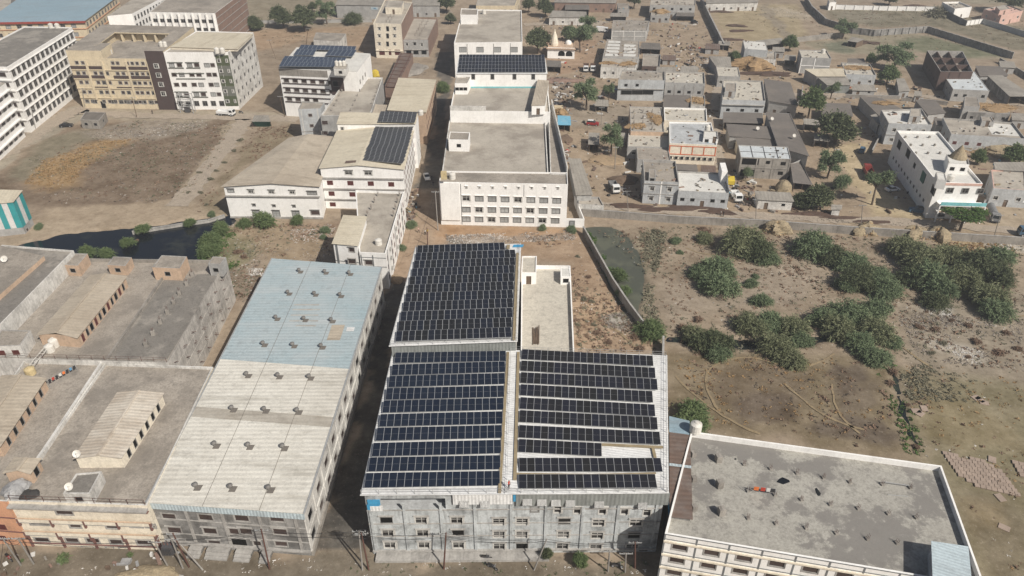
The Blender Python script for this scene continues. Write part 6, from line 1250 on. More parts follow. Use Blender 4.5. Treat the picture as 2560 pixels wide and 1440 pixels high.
for f in (.33, .66): a, c = lerp(e[0], e[3], f), lerp(e[1], e[2], f); mb.box((a.x, a.y, 5.2), (c.x - a.x, c.y - a.y, 0), (0, .3, 0), (0, 0, 2.2))
for f in (.3, .62): a, c = lerp(e[0], e[1], f), lerp(e[3], e[2], f); mb.box((a.x, a.y, 5.2), (c.x - a.x, c.y - a.y, 0), (-.3, 0, 0), (0, 0, 2.1))
mb.build('inner_wall', 'dark_brick', b.o)
dsh('long grey shed roof slanting beside the silvery slab house', [(2524, 241), (2585, 241), (2506, 188), (2468, 188)], 3.8, 'asbestos_sheet', 'dark_plaster', open_front=True); dsh('flat grey shed roofs behind the silvery slab house', [(2450, 191), (2522, 189), (2502, 166), (2438, 164)], 3.4, 'dark_roofing')
dsh('dark shed beside the shaded lane with straw on its roof', [(2200, 292), (2262, 277), (2206, 246), (2147, 239)], 4.2, 'dark_roofing', dz=(0, 0, .3, .3)); straw('straw strewn on the dark shed beside the shaded lane', 2212, 258, 4.5, 4, 2, .4)
dsh('narrow dark shed with a cream gable next to the straw strewn shed', [(2196, 312), (2222, 300), (2203, 280), (2176, 288)], 3.6, 'asbestos_sheet')
b = FH('village_house', 'grey house with a white terrace and narrow stair hut, close behind the long white building', 'house', [(2222, 308), (2331, 312), (2304, 271), (2203, 275)], 6.8, 'blue_grey_plaster', 'white_terrace', .6, wins=3, rows=2); clutter(b, 6.8, 5, 17); FH('roof_room', 'narrow stair hut on the grey house with a white terrace', 'roof room', [(2274, 290), (2303, 291), (2302, 272), (2277, 271)], 9.0, 'grey_plaster', 'terrace', .1, 6.8, 1, 'void', 1, 0)
b = FH('village_house', 'long low house with a half dusty half white flat roof and red shuttered windows', 'house', [(2378, 335), (2565, 347), (2533, 306), (2357, 294)], 4.8, 'blue_grey_plaster', 'terrace', .6, wins=6, wstyle='shutter'); mb = MB(); e = [P(x, y, 4.812) for x, y in ((2480, 336), (2558, 341), (2530, 312), (2462, 306))]; mb.face(e); mb.build('painted_patch', 'white_terrace', b.o); clutter(b, 4.8, 4, 19)
FH('roof_room', 'open grey stair well on the long low house with red shutters', 'roof room', [(2455, 303), (2486, 305), (2478, 292), (2452, 290)], 6.4, 'grey_plaster', 'old_terrace', .2, 4.8, 1, 'void', 1, 0)
# long white building by the sandy yard
hv = hgt((2332, 545), 456); b = Bld('white_building', 'long white building with black window holes, a green cloth and turquoise balcony', 'building', quad([(2343, 456), (2457, 459), (2347, 329), (2242, 326)], hv), hv - .7)
for x, y, w, h, st in ((2248, 362, 3.4, 2.6, 'void'), (2270, 384, 3.4, 2.6, 'void'), (2286, 414, 1.8, 1.6, 'void'), (2308, 442, 3.4, 2.8, 'void'), (2333, 475, 3.0, 2.6, 'void')): u, z = b.uz(3, x, y); b.win(3, u, z, w, h, st)
for k in range(11): u = b.L(3) * (.1 + .078 * k); b.win(3, u, 3.2 - .0 * k, .8, .7, 'grey')
b.walls('white_wall', top=hv); b.flat('white_terrace', .7, .25, 'white_wall'); o = b
u, z = b.uz(3, 2308, 442); q = b.pt(3, u, z, .08); mb = MB(); d = b.pt(3, u + 1.4, z, .08) - b.pt(3, u - 1.4, z, .08); mb.box(b.pt(3, u - 1.4, z - 1.6, .1), d, b.pt(3, 0, 0, .05) - b.pt(3, 0, 0, .1), (0, 0, 3.0)); mb.build('hanging_cloth', 'tarp_green', b.o)
for k in range(3):
    for i in range(3): stub(b, 2263 + i * 30 + k * 13, 345 + k * 20, hv - .7, .5, .7, False)
ha = b.uz(0, 2400, 486)[1]; mb = MB(); a = b.pt(0, 1.5, 0, 2.6); c = b.pt(0, b.L(0) + 1.5, 0, 2.6); bk = b.pt(0, 0, 0, 0) - b.pt(0, 0, 0, 2.6)
for z, h, mt, nm in ((5.2, 1.0, 'turquoise_paint', 'balcony_front'), (5.0, .2, 'white_wall', 'balcony_floor'), (2.9, .2, 'white_wall', 'balcony_floor'), (3.1, .5, 'peach_wall', 'balcony_front')):
    mb = MB()
    if 'floor' in nm: mb.box((a.x, a.y, z), c - a, bk, (0, 0, h))
    else: mb.box((a.x, a.y, z), c - a, bk * .05, (0, 0, h))
    mb.build(nm, mt, b.o)
an = math.atan2((b.poly[1] - b.poly[0]).y, (b.poly[1] - b.poly[0]).x)
for zc in (1.4, 4.0, hv - 2.2):
    for k in range(3): link('window', win_mesh(1.6, 1.4, 'grey'), b.o, b.pt(0, 4 + k * 4.0, zc, .13), an)
for k in range(4): mb = MB(); p = lerp(a, c, k / 3) + bk * .05; mb.cbox((p.x, p.y, 0), .3, .3, 5.0, an); mb.build('porch_column', 'white_wall', b.o)
b.band(0, hv - .75, .7, .08, 'pink_wall', name='painted_strip')
FH('roof_room', 'white stair room with a window on the long white building', 'roof room', [(2372, 408), (2424, 411), (2418, 388), (2366, 386)], hv + 2.0, 'white_wall', 'white_terrace', .3, hv - .7, 2, 'void', 1, 0, door=False)
t = thing('straw_cone', 'tall ringed straw cone rising behind the white stair room', 'straw cone', P(2396, 394, hv + 2)); mb = MB(); mb.lathe(P(2396, 394, hv + 2), [(2.4, 0), (2.25, .4), (2.2, .5), (1.9, 1.0), (1.8, 1.1), (1.4, 1.7), (1.3, 1.8), (.8, 2.6), (.3, 3.4), (.05, 3.8)], 14); mb.build('cone_body', 'pale_straw', t)
tank('white water tank on the corner tower of the long white building', P(2375, 450, hv), .95, 1.6); FH('corner_tower', 'blank white corner tower with a tank on the long white building', 'tower', [(2343, 448), (2367, 452), (2362, 432), (2340, 430)], hv + 1.8, 'white_wall', 'white_terrace', .1, hv - .7, 0, side=0)
b = FH('village_house', 'pinkish trimmed house with a stepped pale roof beside the parked white car', 'house', [(2484, 470), (2570, 476), (2566, 424), (2478, 424)], 5.0, 'blue_grey_plaster', 'terrace', .5, wins=3, cap='pink_wall'); dsh('grey sheet lean-to behind the pinkish trimmed house', [(2488, 424), (2566, 428), (2562, 405), (2484, 405)], 5.6, 'asbestos_sheet')
dsh('patchwork walled shack with a pale sheet roof along the compound wall lane', [(1894, 499), (1986, 504), (1976, 481), (1886, 477)], 3.0, 'asbestos_sheet', 'old_white_wall'); dsh('tiny block hut at the end of the thorny hedge', [(2078, 524), (2104, 524), (2106, 512), (2078, 511)], 2.2, 'asbestos_sheet', 'old_white_wall', front=0)
dsh('sagging dark lean-to with dry thatch beside the silvery roofed house', [(1983, 457), (2032, 462), (2002, 402), (1976, 408)], 3.0, 'dark_roofing', dz=(0, -.6, -.2, .8), open_front=True); dsh('stick and thatch hut behind the low wide house', [(1752, 442), (1791, 442), (1789, 414), (1752, 413)], 2.8, 'rusty_sheet', 'grey_plaster')
b = blob('hay_stack', 'round topped stack of pale hay by the block house yard', 'hay stack', P(1957, 478), 2.6, 2.2, 3.4, 'pale_straw', 77, rough=.15)
dsh('small open cattle shed between two trees in the dusty square', [(1487, 265), (1522, 266), (1521, 250), (1490, 248)], 2.4, 'asbestos_sheet', 'grey_plaster', open_front=True); dsh('grey roofed hut under the big square tree', [(1470, 361), (1498, 362), (1499, 332), (1472, 331)], 2.8, 'asbestos_sheet', 'dark_plaster', open_front=True)
dsh('long grey ribbed shed against the white factory side yard', [(1440, 488), (1483, 487), (1452, 396), (1421, 396)], 5.0, 'asbestos_sheet', 'grey_plaster', dz=(0, 0, 0, 0), cat='shed'); FH('village_house', 'low grey block annex with a dark doorway at the ribbed shed end', 'house', [(1446, 510), (1510, 514), (1498, 492), (1446, 490)], 3.0, 'old_white_wall', 'terrace', .4, wins=2, wstyle='void')
dsh('straw roofed hut with a torn blue tarpaulin by the factory side wall', [(1394, 312), (1428, 313), (1426, 290), (1394, 288)], 2.6, 'tarp_blue', 'wood_brown', dz=(0, 0, .4, .4), open_front=True); dsh('dark lean-to shelter beside the solar hall', [(1367, 166), (1404, 168), (1402, 152), (1366, 150)], 2.8, 'dark_sheet', 'grey_plaster', open_front=True)
straw('straw patch on the hut with the torn blue tarpaulin', 1402, 284, 0, 2.6, 2, 1.6)
FH('village_house', 'white box house beyond the balustraded wall', 'house', [(2388, 22), (2430, 17), (2399, 4), (2356, 5)], 4.6, 'white_wall', 'terrace', .8, wins=1, cap='white_wall'); b = FH('village_house', 'pink house with small windows beyond the dark field wall', 'house', [(2504, 38), (2558, 26), (2520, 11), (2460, 22)], 5.0, 'pink_wall', 'pink_wall', .5, wins=3); FH('roof_room', 'pink stair room on the pink house', 'roof room', [(2500, 26), (2526, 22), (2515, 13), (2490, 16)], 7.4, 'pink_wall', 'terrace', .2, 5.0, 1, 'void', 1, 0)
FH('guard_hut', 'white gate hut at the head of the balustraded wall', 'hut', [(2074, 6), (2091, 5), (2086, -3), (2070, -2)], 4.0, 'white_wall', 'terrace', .2, wins=1); dsh('long white fronted works shed at the top of the brown field', [(1765, 8), (1895, 6), (1900, -14), (1765, -14)], 4.5, 'asbestos_sheet', 'old_white_wall')
dsh('little tilted roof shelter by the dung ring under the field wall', [(2118, 102), (2143, 106), (2162, 98), (2131, 92)], 2.6, 'asbestos_sheet', 'wood_brown', open_front=True); straw('ring of brown dung cakes by the tilted shelter', 2165, 108, 0, 5, 3, .8, 'dung')
b = FH('village_house', 'low house with straw heaped over its roof beside a grey stair block', 'house', [(2420, 280), (2526, 284), (2511, 259), (2416, 256)], 3.8, 'dark_plaster', 'old_terrace', .1, wins=4, wstyle='void'); straw('straw heaped over the low roof beside a grey stair block', 2475, 268, 3.8, 9, 4, .8); FH('roof_room', 'blank grey stair block beside the straw heaped roof', 'roof room', [(2410, 265), (2450, 267), (2444, 242), (2412, 241)], 5.6, 'grey_plaster', 'old_terrace', .1, 0, 1, 'void', 1, 0)
dsh('flat dark shed between the two straw roofed buildings', [(2320, 287), (2366, 282), (2339, 251), (2287, 249)], 3.4, 'dark_roofing'); dsh('small tin shed under the large grey tree', [(2247, 229), (2276, 227), (2261, 196), (2240, 193)], 3.0, 'asbestos_sheet'); dsh('wide dark open shed beside the round green tree', [(2055, 288), (2133, 291), (2126, 259), (2060, 257)], 3.4, 'dark_roofing', open_front=True)
straw('tangled tan hay pile behind the long white building', 2470, 372, 0, 9, 6, 3.0, 'pale_straw'); straw('small tan hay pile beside the tangled hay', 2425, 352, 0, 5, 3, 2.0, 'pale_straw')
for k, (x, y) in enumerate(((1940, 575), (2165, 578), (2282, 588), (2345, 592))): straw('dry brush cone leaning on the outer side of the compound wall', x, y + 4, 0, 3.2, 2.2, 3.0, 'pale_straw', seed=50 + k)['group'] = 'brush cones along the compound wall'
FH('guard_hut', 'tin roofed roadside hut on posts near the black car', 'hut', [(200, 299), (247, 301), (264, 281), (213, 279)], 3.2, 'raw_concrete', 'dark_sheet', .05, wins=2, wstyle='void', door=False)
t = thing('awning', 'brown roofed stall with a green cloth hanging below it', 'stall', P(652, 318)); q = quad([(629, 304), (676, 304), (672, 288), (636, 288)], 2.6); mb = MB(); mb.face(q); mb.face([p - Vector((0, 0, .1)) for p in q[::-1]]); mb.build('canopy', 'asbestos_sheet', t); mb = MB(); a, c = q[0], q[1]; dn = [Vector((.6, 2.2, -2.4)), Vector((-.6, 2.2, -2.4))]
for i in range(8):
    s0, s1 = i / 8, (i + 1) / 8; sag = lambda s: Vector((0, 0, -.6 * math.sin(s * math.pi))); mb.face([lerp(a, c, s0) + lerp(dn[0], dn[1], s0) + sag(s0), lerp(a, c, s1) + lerp(dn[0], dn[1], s1) + sag(s1), lerp(a, c, s1), lerp(a, c, s0)])
mb.build('green_cloth', 'tarp_green', t); mb = MB()
for p in q: mb.bar((p.x, p.y, 0), p, .1)
mb.build('post', 'wood_brown', t)
t = thing('stall_cover', 'bright yellow tarpaulin over a cart by the low wide house', 'tarpaulin', P(1827, 452)); mb = MB(); q = quad([(1812, 452), (1838, 453), (1836, 440), (1813, 440)], 1.6); m_ = sum(q, Vector()) / 4 + Vector((0, 0, .7))
for i in range(4): mb.face([q[i], q[(i + 1) % 4], m_]); mb.face([(q[i].x, q[i].y, .4), (q[(i + 1) % 4].x, q[(i + 1) % 4].y, .4), q[(i + 1) % 4], q[i]])
mb.build('cover', 'tarp_yellow', t); mb = MB()
for p in q: mb.bar((p.x, p.y, 0), p, .08)
mb.build('leg', 'wood_brown', t)
blob('tarpaulin', 'yellow tarpaulin heap beside the solar apartment house', 'tarpaulin', P(938, 190), 2.2, 1.6, 2.6, 'tarp_yellow', 5)
# ---------------------------------------------------------------- walls
def bwall(name, label, pts, h, mt, th=.3, posts=0, cat='wall'):
    pp = [P(x, y, h) for x, y in pts]; t = thing(name, label, cat, (pp[0].x, pp[0].y, 0)); 
    for a, c in zip(pp, pp[1:]):
        d = (c - a); d.z = 0; L_ = d.length; d.normalize(); n = Vector((-d.y, d.x, 0)) * th; k = max(1, int(L_ / 12))
        for i in range(k): s, e = a + d * L_ * i / k, a + d * L_ * (i + 1) / k; mb = MB(); mb.box((s.x, s.y, -.4), e - s, n, (0, 0, h + .4)); mb.build('wall_section', mt, t)
        mb = MB(); mb.box((a.x - n.x * .2, a.y - n.y * .2, h), d * L_, n * 1.4, (0, 0, .1)); mb.build('coping', 'concrete_trim', t)
        if posts:
            for i in range(int(L_ / posts) + 1): q = a + d * min(L_, i * posts); mb = MB(); mb.cbox((q.x, q.y, -.3), th * 1.8, th * 1.8, h + .35, math.atan2(d.y, d.x)); mb.build('pier', mt, t)
bwall('compound_wall', 'long grey compound wall along the village lane and thorny field', [(1456, 523), (1500, 526), (1694, 541), (1889, 550), (2138, 568), (2374, 583), (2600, 597)], 2.2, 'raw_concrete')
bwall('boundary_wall', 'grey boundary wall running down beside the murky pond', [(1457, 566), (1480, 606), (1530, 695), (1570, 755), (1607, 804)], 2.2, 'raw_concrete'); bwall('boundary_wall', 'short grey wall stub below the green bush by the solar roof corner', [(1657, 840), (1656, 892)], 2.2, 'raw_concrete')
bwall('boundary_wall', 'thick dark wall beside the brown field with dung heaps', [(1752, -10), (1775, 40), (1809, 108)], 3.2, 'dark_plaster', .5); bwall('boundary_wall', 'dark field wall zigzagging round the green pond plot', [(2015, -10), (2030, 15), (2065, 47), (2135, 69), (2188, 75), (2321, 66), (2535, 131)], 3.0, 'dark_plaster', .35, 4)
bwall('boundary_wall', 'dusty grey wall between the sheet canopy and the leaning tree', [(1963, 98), (2110, 81)], 2.2, 'raw_concrete'); bwall('boundary_wall', 'white panelled wall beyond the dark green field', [(2092, 12), (2200, 15), (2345, 17)], 2.4, 'white_wall', .3, 5); bwall('boundary_wall', 'dark wall falling away beside the white box house', [(2345, 18), (2418, 52)], 2.6, 'dark_plaster'); bwall('boundary_wall', 'short white wall section below the pink house', [(2418, 52), (2458, 47)], 2.4, 'white_wall', .3, 3); bwall('boundary_wall', 'pale grey wall in front of the pink house', [(2458, 47), (2600, 90)], 2.4, 'blue_grey_plaster')
bwall('boundary_wall', 'low grey wall along the road beyond the far trees', [(600, 52), (780, 50), (930, 48)], 1.6, 'grey_plaster'); bwall('canal_wall', 'low concrete bank along the far side of the black canal', [(330, 580), (440, 562), (520, 551), (562, 538)], .5, 'concrete_trim', .5); bwall('boundary_wall', 'grey yard wall behind the grey banded house', [(2500, 145), (2560, 180), (2620, 215)], 2.0, 'dark_plaster')

# small infill of the village
for lb, rp, h, kw in (('low patched shack in the dusty yard above the pale roof with red cloths', [(1640, 178), (1690, 180), (1690, 168), (1642, 167)], 2.4, {}), ('grey tin shack beside the patched shack', [(1700, 180), (1745, 181), (1745, 166), (1702, 165)], 2.4, {}), ('scrap built hut against the thick dark wall', [(1762, 122), (1800, 124), (1800, 110), (1765, 108)], 2.4, dict(roof='rusty_sheet')), ('tin awning beside the scrap built hut', [(1795, 112), (1825, 114), (1826, 104), (1797, 102)], 2.6, dict(open_front=True)), ('small grey store behind the hay mound barn', [(1930, 128), (1962, 130), (1962, 118), (1932, 117)], 3.0, {}), ('dark lean-to in the alley by the tin roofed house', [(1960, 150), (1990, 152), (1990, 138), (1962, 137)], 2.8, dict(open_front=True)),
                      ('low store with a pale roof next to the straw drying house', [(2120, 160), (2165, 160), (2160, 146), (2118, 146)], 3.2, dict(roof='dark_roofing')), ('shabby cow byre below the wide grey tree', [(2130, 226), (2190, 228), (2186, 212), (2132, 210)], 2.2, dict(roof='asbestos_sheet')), ('tin privy beside the silvery slab house', [(2285, 240), (2305, 241), (2305, 228), (2286, 227)], 2.6, {}), ('grey shelter behind the dark slope roof', [(2010, 310), (2050, 314), (2046, 298), (2008, 296)], 2.6, dict(open_front=True)), ('small dark hut under the broad dark tree', [(2035, 350), (2075, 354), (2072, 336), (2036, 334)], 2.6, dict(open_front=True)), ('tin hut in the yard of the shaded terrace', [(1540, 345), (1566, 346), (1566, 332), (1542, 331)], 2.4, {}), ('low lean-to at the cream fronted house foot', [(1690, 424), (1745, 428), (1742, 412), (1690, 409)], 2.4, dict(roof='dark_roofing')),
                      ('narrow dark shed behind the long low house', [(2340, 312), (2375, 318), (2365, 298), (2334, 294)], 3.6, dict(roof='dark_roofing')), ('grey block store by the dark yard wall', [(2530, 300), (2575, 302), (2570, 284), (2528, 282)], 3.2, {}), ('tin roof by the bend of the dark yard wall', [(2500, 168), (2540, 170), (2536, 154), (2498, 152)], 2.8, {}), ('thatched byre next to the white cloth heaps', [(1655, 150), (1690, 151), (1690, 138), (1657, 137)], 2.2, dict(roof='rusty_sheet')), ('pale shed behind the stained grey two storey house', [(1600, 196), (1640, 197), (1640, 184), (1602, 183)], 2.6, {})):
    dsh(lb, rp, h, **{**dict(roof='asbestos_sheet'), **kw})
for lb, pts, h in (('low yard wall round the cow byre', [(2115, 236), (2160, 238), (2250, 240)], 1.4), ('crumbling yard wall beside the big grey shed', [(1985, 270), (2005, 245), (2008, 215)], 1.6), ('low yard wall beside the tin privy', [(2255, 244), (2330, 250), (2370, 255)], 1.4), ('low wall of the sandy yard by the blue jeep', [(2205, 330), (2190, 355), (2180, 375)], 1.4), ('white compound wall by the pinkish trimmed house', [(2462, 500), (2530, 506), (2600, 512)], 1.5)): bwall('yard_wall', lb, pts, h, 'blue_grey_plaster' if 'white' in lb else 'raw_concrete', .25)
# ---------------------------------------------------------------- trees and shrubs
def crown(kind, seed, mt):
    rs = np.random.RandomState(seed); Cs, Ts, Us, Q = [], [], [], []
    if kind == 'mesquite':      # feathery drooping sprays in several lobes
        lobes = [(rs.uniform(-.5, .5), rs.uniform(-.5, .5), rs.uniform(.25, .6), rs.uniform(.42, .62)) for _ in range(6)] + [(0, 0, .55, .6)]
        ns, nl = 120, 15
    elif kind == 'round':
        lobes = [(.55 * math.cos(a) * rs.uniform(.6, 1), .55 * math.sin(a) * rs.uniform(.6, 1), rs.uniform(.35, .95), rs.uniform(.38, .55)) for a in np.linspace(0, 6.2, 8)] + [(0, 0, .8, .6), (.1, .1, 1.1, .45)]
        ns, nl = 120, 9
    elif kind == 'loose':
        lobes = [(rs.uniform(-.6, .6), rs.uniform(-.6, .6), rs.uniform(.4, 1.3), rs.uniform(.25, .45)) for _ in range(9)]
        ns, nl = 90, 10
    elif kind == 'flat':
        lobes = [(rs.uniform(-.75, .75), rs.uniform(-.75, .75), rs.uniform(.75, .95), rs.uniform(.3, .42)) for _ in range(9)]
        ns, nl = 90, 9
    elif kind == 'shrub':
        lobes = [(rs.uniform(-.4, .4), rs.uniform(-.4, .4), rs.uniform(.1, .3), rs.uniform(.4, .6)) for _ in range(3)]; ns, nl = 40, 8
    for lx, ly, lz, lr in lobes:
        th = rs.uniform(0, 2 * math.pi, ns); z = rs.uniform(-.25 if kind != 'flat' else -.1, 1, ns); r = np.sqrt(np.maximum(0, 1 - z * z)); d = np.stack([r * np.cos(th), r * np.sin(th), z], -1)
        t = np.linspace(.35, 1, nl)[None, :, None]; dr = .5 if kind == 'mesquite' else (.25 if kind in ('loose', 'shrub') else .05)
        sw = rs.normal(0, .16, (ns, 1, 3)) * t; ln = rs.uniform(.75, 1.2, (ns, 1, 1))
        p = d[:, None, :] * t * lr * ln + sw * lr; p[..., 2] -= (t[..., 0] ** 2) * dr * lr * .7; p = p + np.array([lx, ly, lz]) + rs.normal(0, .03, p.shape); p[..., 2] = np.maximum(p[..., 2], .02)
        tan = unit(np.gradient(p, axis=1) + rs.normal(0, .35 if kind == 'mesquite' else .9, p.shape) * .02); sid = unit(np.cross(tan, rs.normal(0, 1, p.shape)))
        hl, hw = (.05, .0125) if kind == 'mesquite' else ((.05, .017) if kind == 'loose' else ((.075, .03) if kind == 'shrub' else (.05, .03)))
        k = rs.uniform(.7, 1.3, p.shape[:2] + (1,))
        Cs.append(p.reshape(-1, 3)); Ts.append((tan * hl * k).reshape(-1, 3)); Us.append((sid * hw * k).reshape(-1, 3)); Q.append(np.clip(np.repeat(rs.uniform(0, 1, ns), nl) + rs.normal(0, .15, ns * nl), 0, 1))
    return leafmesh('crown', np.concatenate(Cs), np.concatenate(Ts), np.concatenate(Us), np.concatenate(Q), mt)
def trunk(seed, top, spread, n=6):
    rs = random.Random(seed); mb = MB(); fork = Vector((rs.uniform(-.08, .08), rs.uniform(-.08, .08), top)); mb.tube((0, 0, -.1), fork, .075, .05, 7)
    for k in range(n):
        a = k * 2 * math.pi / n + rs.uniform(-.4, .4); e = fork + Vector((math.cos(a) * spread, math.sin(a) * spread, rs.uniform(.3, .6))); m_ = lerp(fork, e, .5) + Vector((0, 0, .08)); mb.tube(fork, m_, .045, .03, 5); mb.tube(m_, e, .03, .012, 5)
    return mb.mesh('trunk', ['bark'])
CR = {'mesquite_olive': [crown('mesquite', s, 'leaf_olive') for s in (31, 32)], 'mesquite': [crown('mesquite', s, 'leaf_mesquite') for s in (1, 2, 3, 4)], 'mesquite_green': [crown('mesquite', s, 'leaf_green') for s in (5, 6)], 'mesquite_dark': [crown('mesquite', s, 'leaf_dark') for s in (7, 8)], 'round': [crown('round', s, 'leaf_green') for s in (11, 12)], 'round_dark': [crown('round', s, 'leaf_dark') for s in (13, 14)],
      'loose': [crown('loose', s, 'leaf_mesquite') for s in (15, 16)], 'flat': [crown('flat', 17, 'leaf_bright')], 'shrub': [crown('shrub', s, 'leaf_sage') for s in (18, 19, 20)], 'shrub_green': [crown('shrub', s, 'leaf_green') for s in (21, 22)], 'shrub_dry': [crown('shrub', s, 'leaf_dry') for s in (23, 24, 25)], 'thorn': [crown('loose', 26, 'leaf_dry')]}
TR = {'low': [trunk(1, .12, .4), trunk(2, .12, .4)], 'tall': [trunk(3, .75, .45), trunk(4, .7, .45)]}
CNT = {}
def plant(kind, px, py, rx, hk, label, name='tree', cat='tree', group=None, stem=0, seed=None):
    """px,py: photo point of the crown's middle; rx its half width in photo pixels; hk: crown height / radius; stem: bare trunk in radii"""
    r = rx / pxm(py) * 1.02; k = CNT[kind] = CNT.get(kind, -1) + 1
    g = P(px, py, r * (stem + hk * .45)); rs = random.Random(px * 31 + py)
    t = thing(name, label, cat, (g.x, g.y, 0), group)
    c = link('crown', CR[kind][k % len(CR[kind])], t); c.location = (0, 0, stem * r); c.scale = (r, r * rs.uniform(.85, 1.05), r * hk); c.rotation_euler = (0, 0, rs.uniform(0, 6.28))
    q = link('trunk', TR['tall' if stem else 'low'][k % 2], t); q.scale = (r, r, r * (stem + .3 * hk) / (.75 if stem else .35)); q.rotation_euler = (0, 0, rs.uniform(0, 6.28)); return t
for px, py, rx in ((1850, 598, 62), (1895, 622, 48), (1918, 640, 34), (1768, 596, 26), (1795, 672, 52), (1798, 712, 55), (1760, 680, 34), (1920, 800, 48), (1870, 812, 46), (1975, 815, 46), (1780, 855, 55), (1745, 838, 38), (1800, 880, 40), (1955, 865, 52), (1985, 895, 38), (2000, 845, 36),
                   (2045, 615, 56), (2085, 640, 44), (2130, 655, 46), (2150, 690, 55), (2200, 690, 40), (2215, 720, 46), (2112, 712, 28), (2250, 618, 52), (2300, 640, 56), (2330, 690, 62), (2360, 720, 50), (2390, 640, 52), (2440, 660, 60), (2500, 640, 46), (2500, 690, 50), (2400, 690, 54), (2460, 735, 56), (2490, 770, 44), (2340, 750, 36), (2290, 690, 44),
                   (2125, 780, 55), (2190, 770, 48), (2105, 820, 50), (2180, 820, 52), (2150, 855, 46), (2195, 890, 38), (2230, 850, 30), (2050, 790, 40)):
    wh = 'beside the compound wall by the reddish brush' if py < 660 and px < 1960 else 'standing apart in the open field' if px < 1830 and py < 760 else 'along the dark stream' if px < 2060 and py > 760 else 'in the thicket at the head of the ditch' if py > 750 and px < 2260 else 'in the long thicket under the village wall'
    plant('mesquite_dark' if (px * 3 + py) % 7 == 0 else 'mesquite_olive' if (px + py) % 3 == 0 else 'mesquite', px, py, rx, .95, 'grey green mesquite bush ' + wh, 'mesquite_bush', 'bush', 'mesquites ' + wh)
LS = 'small grey green thorn bush alone on the bare ground among the mesquites'
for px, py, rx in ((1880, 707, 21), (1905, 752, 28), (1888, 690, 12), (1690, 600, 18), (1700, 630, 10)): plant('mesquite', px, py, rx, .9, LS, 'thorn_bush', 'bush', 'small thorn bushes among the mesquites')
plant('mesquite_green', 1632, 822, 46, .9, 'green bush growing over the break in the boundary wall', 'bush', 'bush'); plant('mesquite_green', 1548, 688, 26, 1.1, 'upper green bush leaning over the murky pond', 'bush', 'bush'); plant('mesquite_green', 1562, 728, 24, 1.0, 'lower green bush beside the pond wall', 'bush', 'bush')
plant('mesquite_green', 1735, 1045, 62, .8, 'dark green bush behind the blue end of the rusty lean-to', 'bush', 'bush')
for px, py, rx, l in ((215, 628, 26, 'left green canal bush above the terrace rooms'), (266, 634, 24, 'green canal bush above the rust streaked roof room'), (318, 606, 22, 'green weed island in the black canal'), (526, 628, 30, 'green bush at the canal bend by the grass'), (522, 600, 34, 'trailing green bush at the canal mouth'), (550, 572, 28, 'dark green bush below the low white wing corner'),
                  (612, 556, 22, 'small bush against the low white wing'), (660, 552, 34, 'large spiky bush against the low white wing'), (745, 549, 22, 'dry tipped bush by the low white wing doors'), (355, 572, 20, 'bush on the concrete canal bank'), (475, 556, 18, 'bush near the track end by the canal'), (530, 535, 12, 'little bush beside the canal end slab'), (98, 565, 14, 'bush at the foot of the teal striped shed'),
                  (812, 575, 16, 'weed bush on the rubble by the narrow white wing'), (808, 592, 12, 'second weed bush on the rubble by the narrow white wing'), (1028, 560, 16, 'roadside bush by the narrow white wing'), (1003, 618, 14, 'roadside bush below the red shutters'), (1355, 568, 14, 'young green bush on the orange soil by the white factory'), (1428, 572, 16, 'young green bush by the white factory gate'), (1108, 218, 22, 'bush in the shaded lane beside the raised terrace')): plant('mesquite_green' if rx > 17 else 'mesquite', px, py, rx, 1.0, l, 'bush', 'bush')
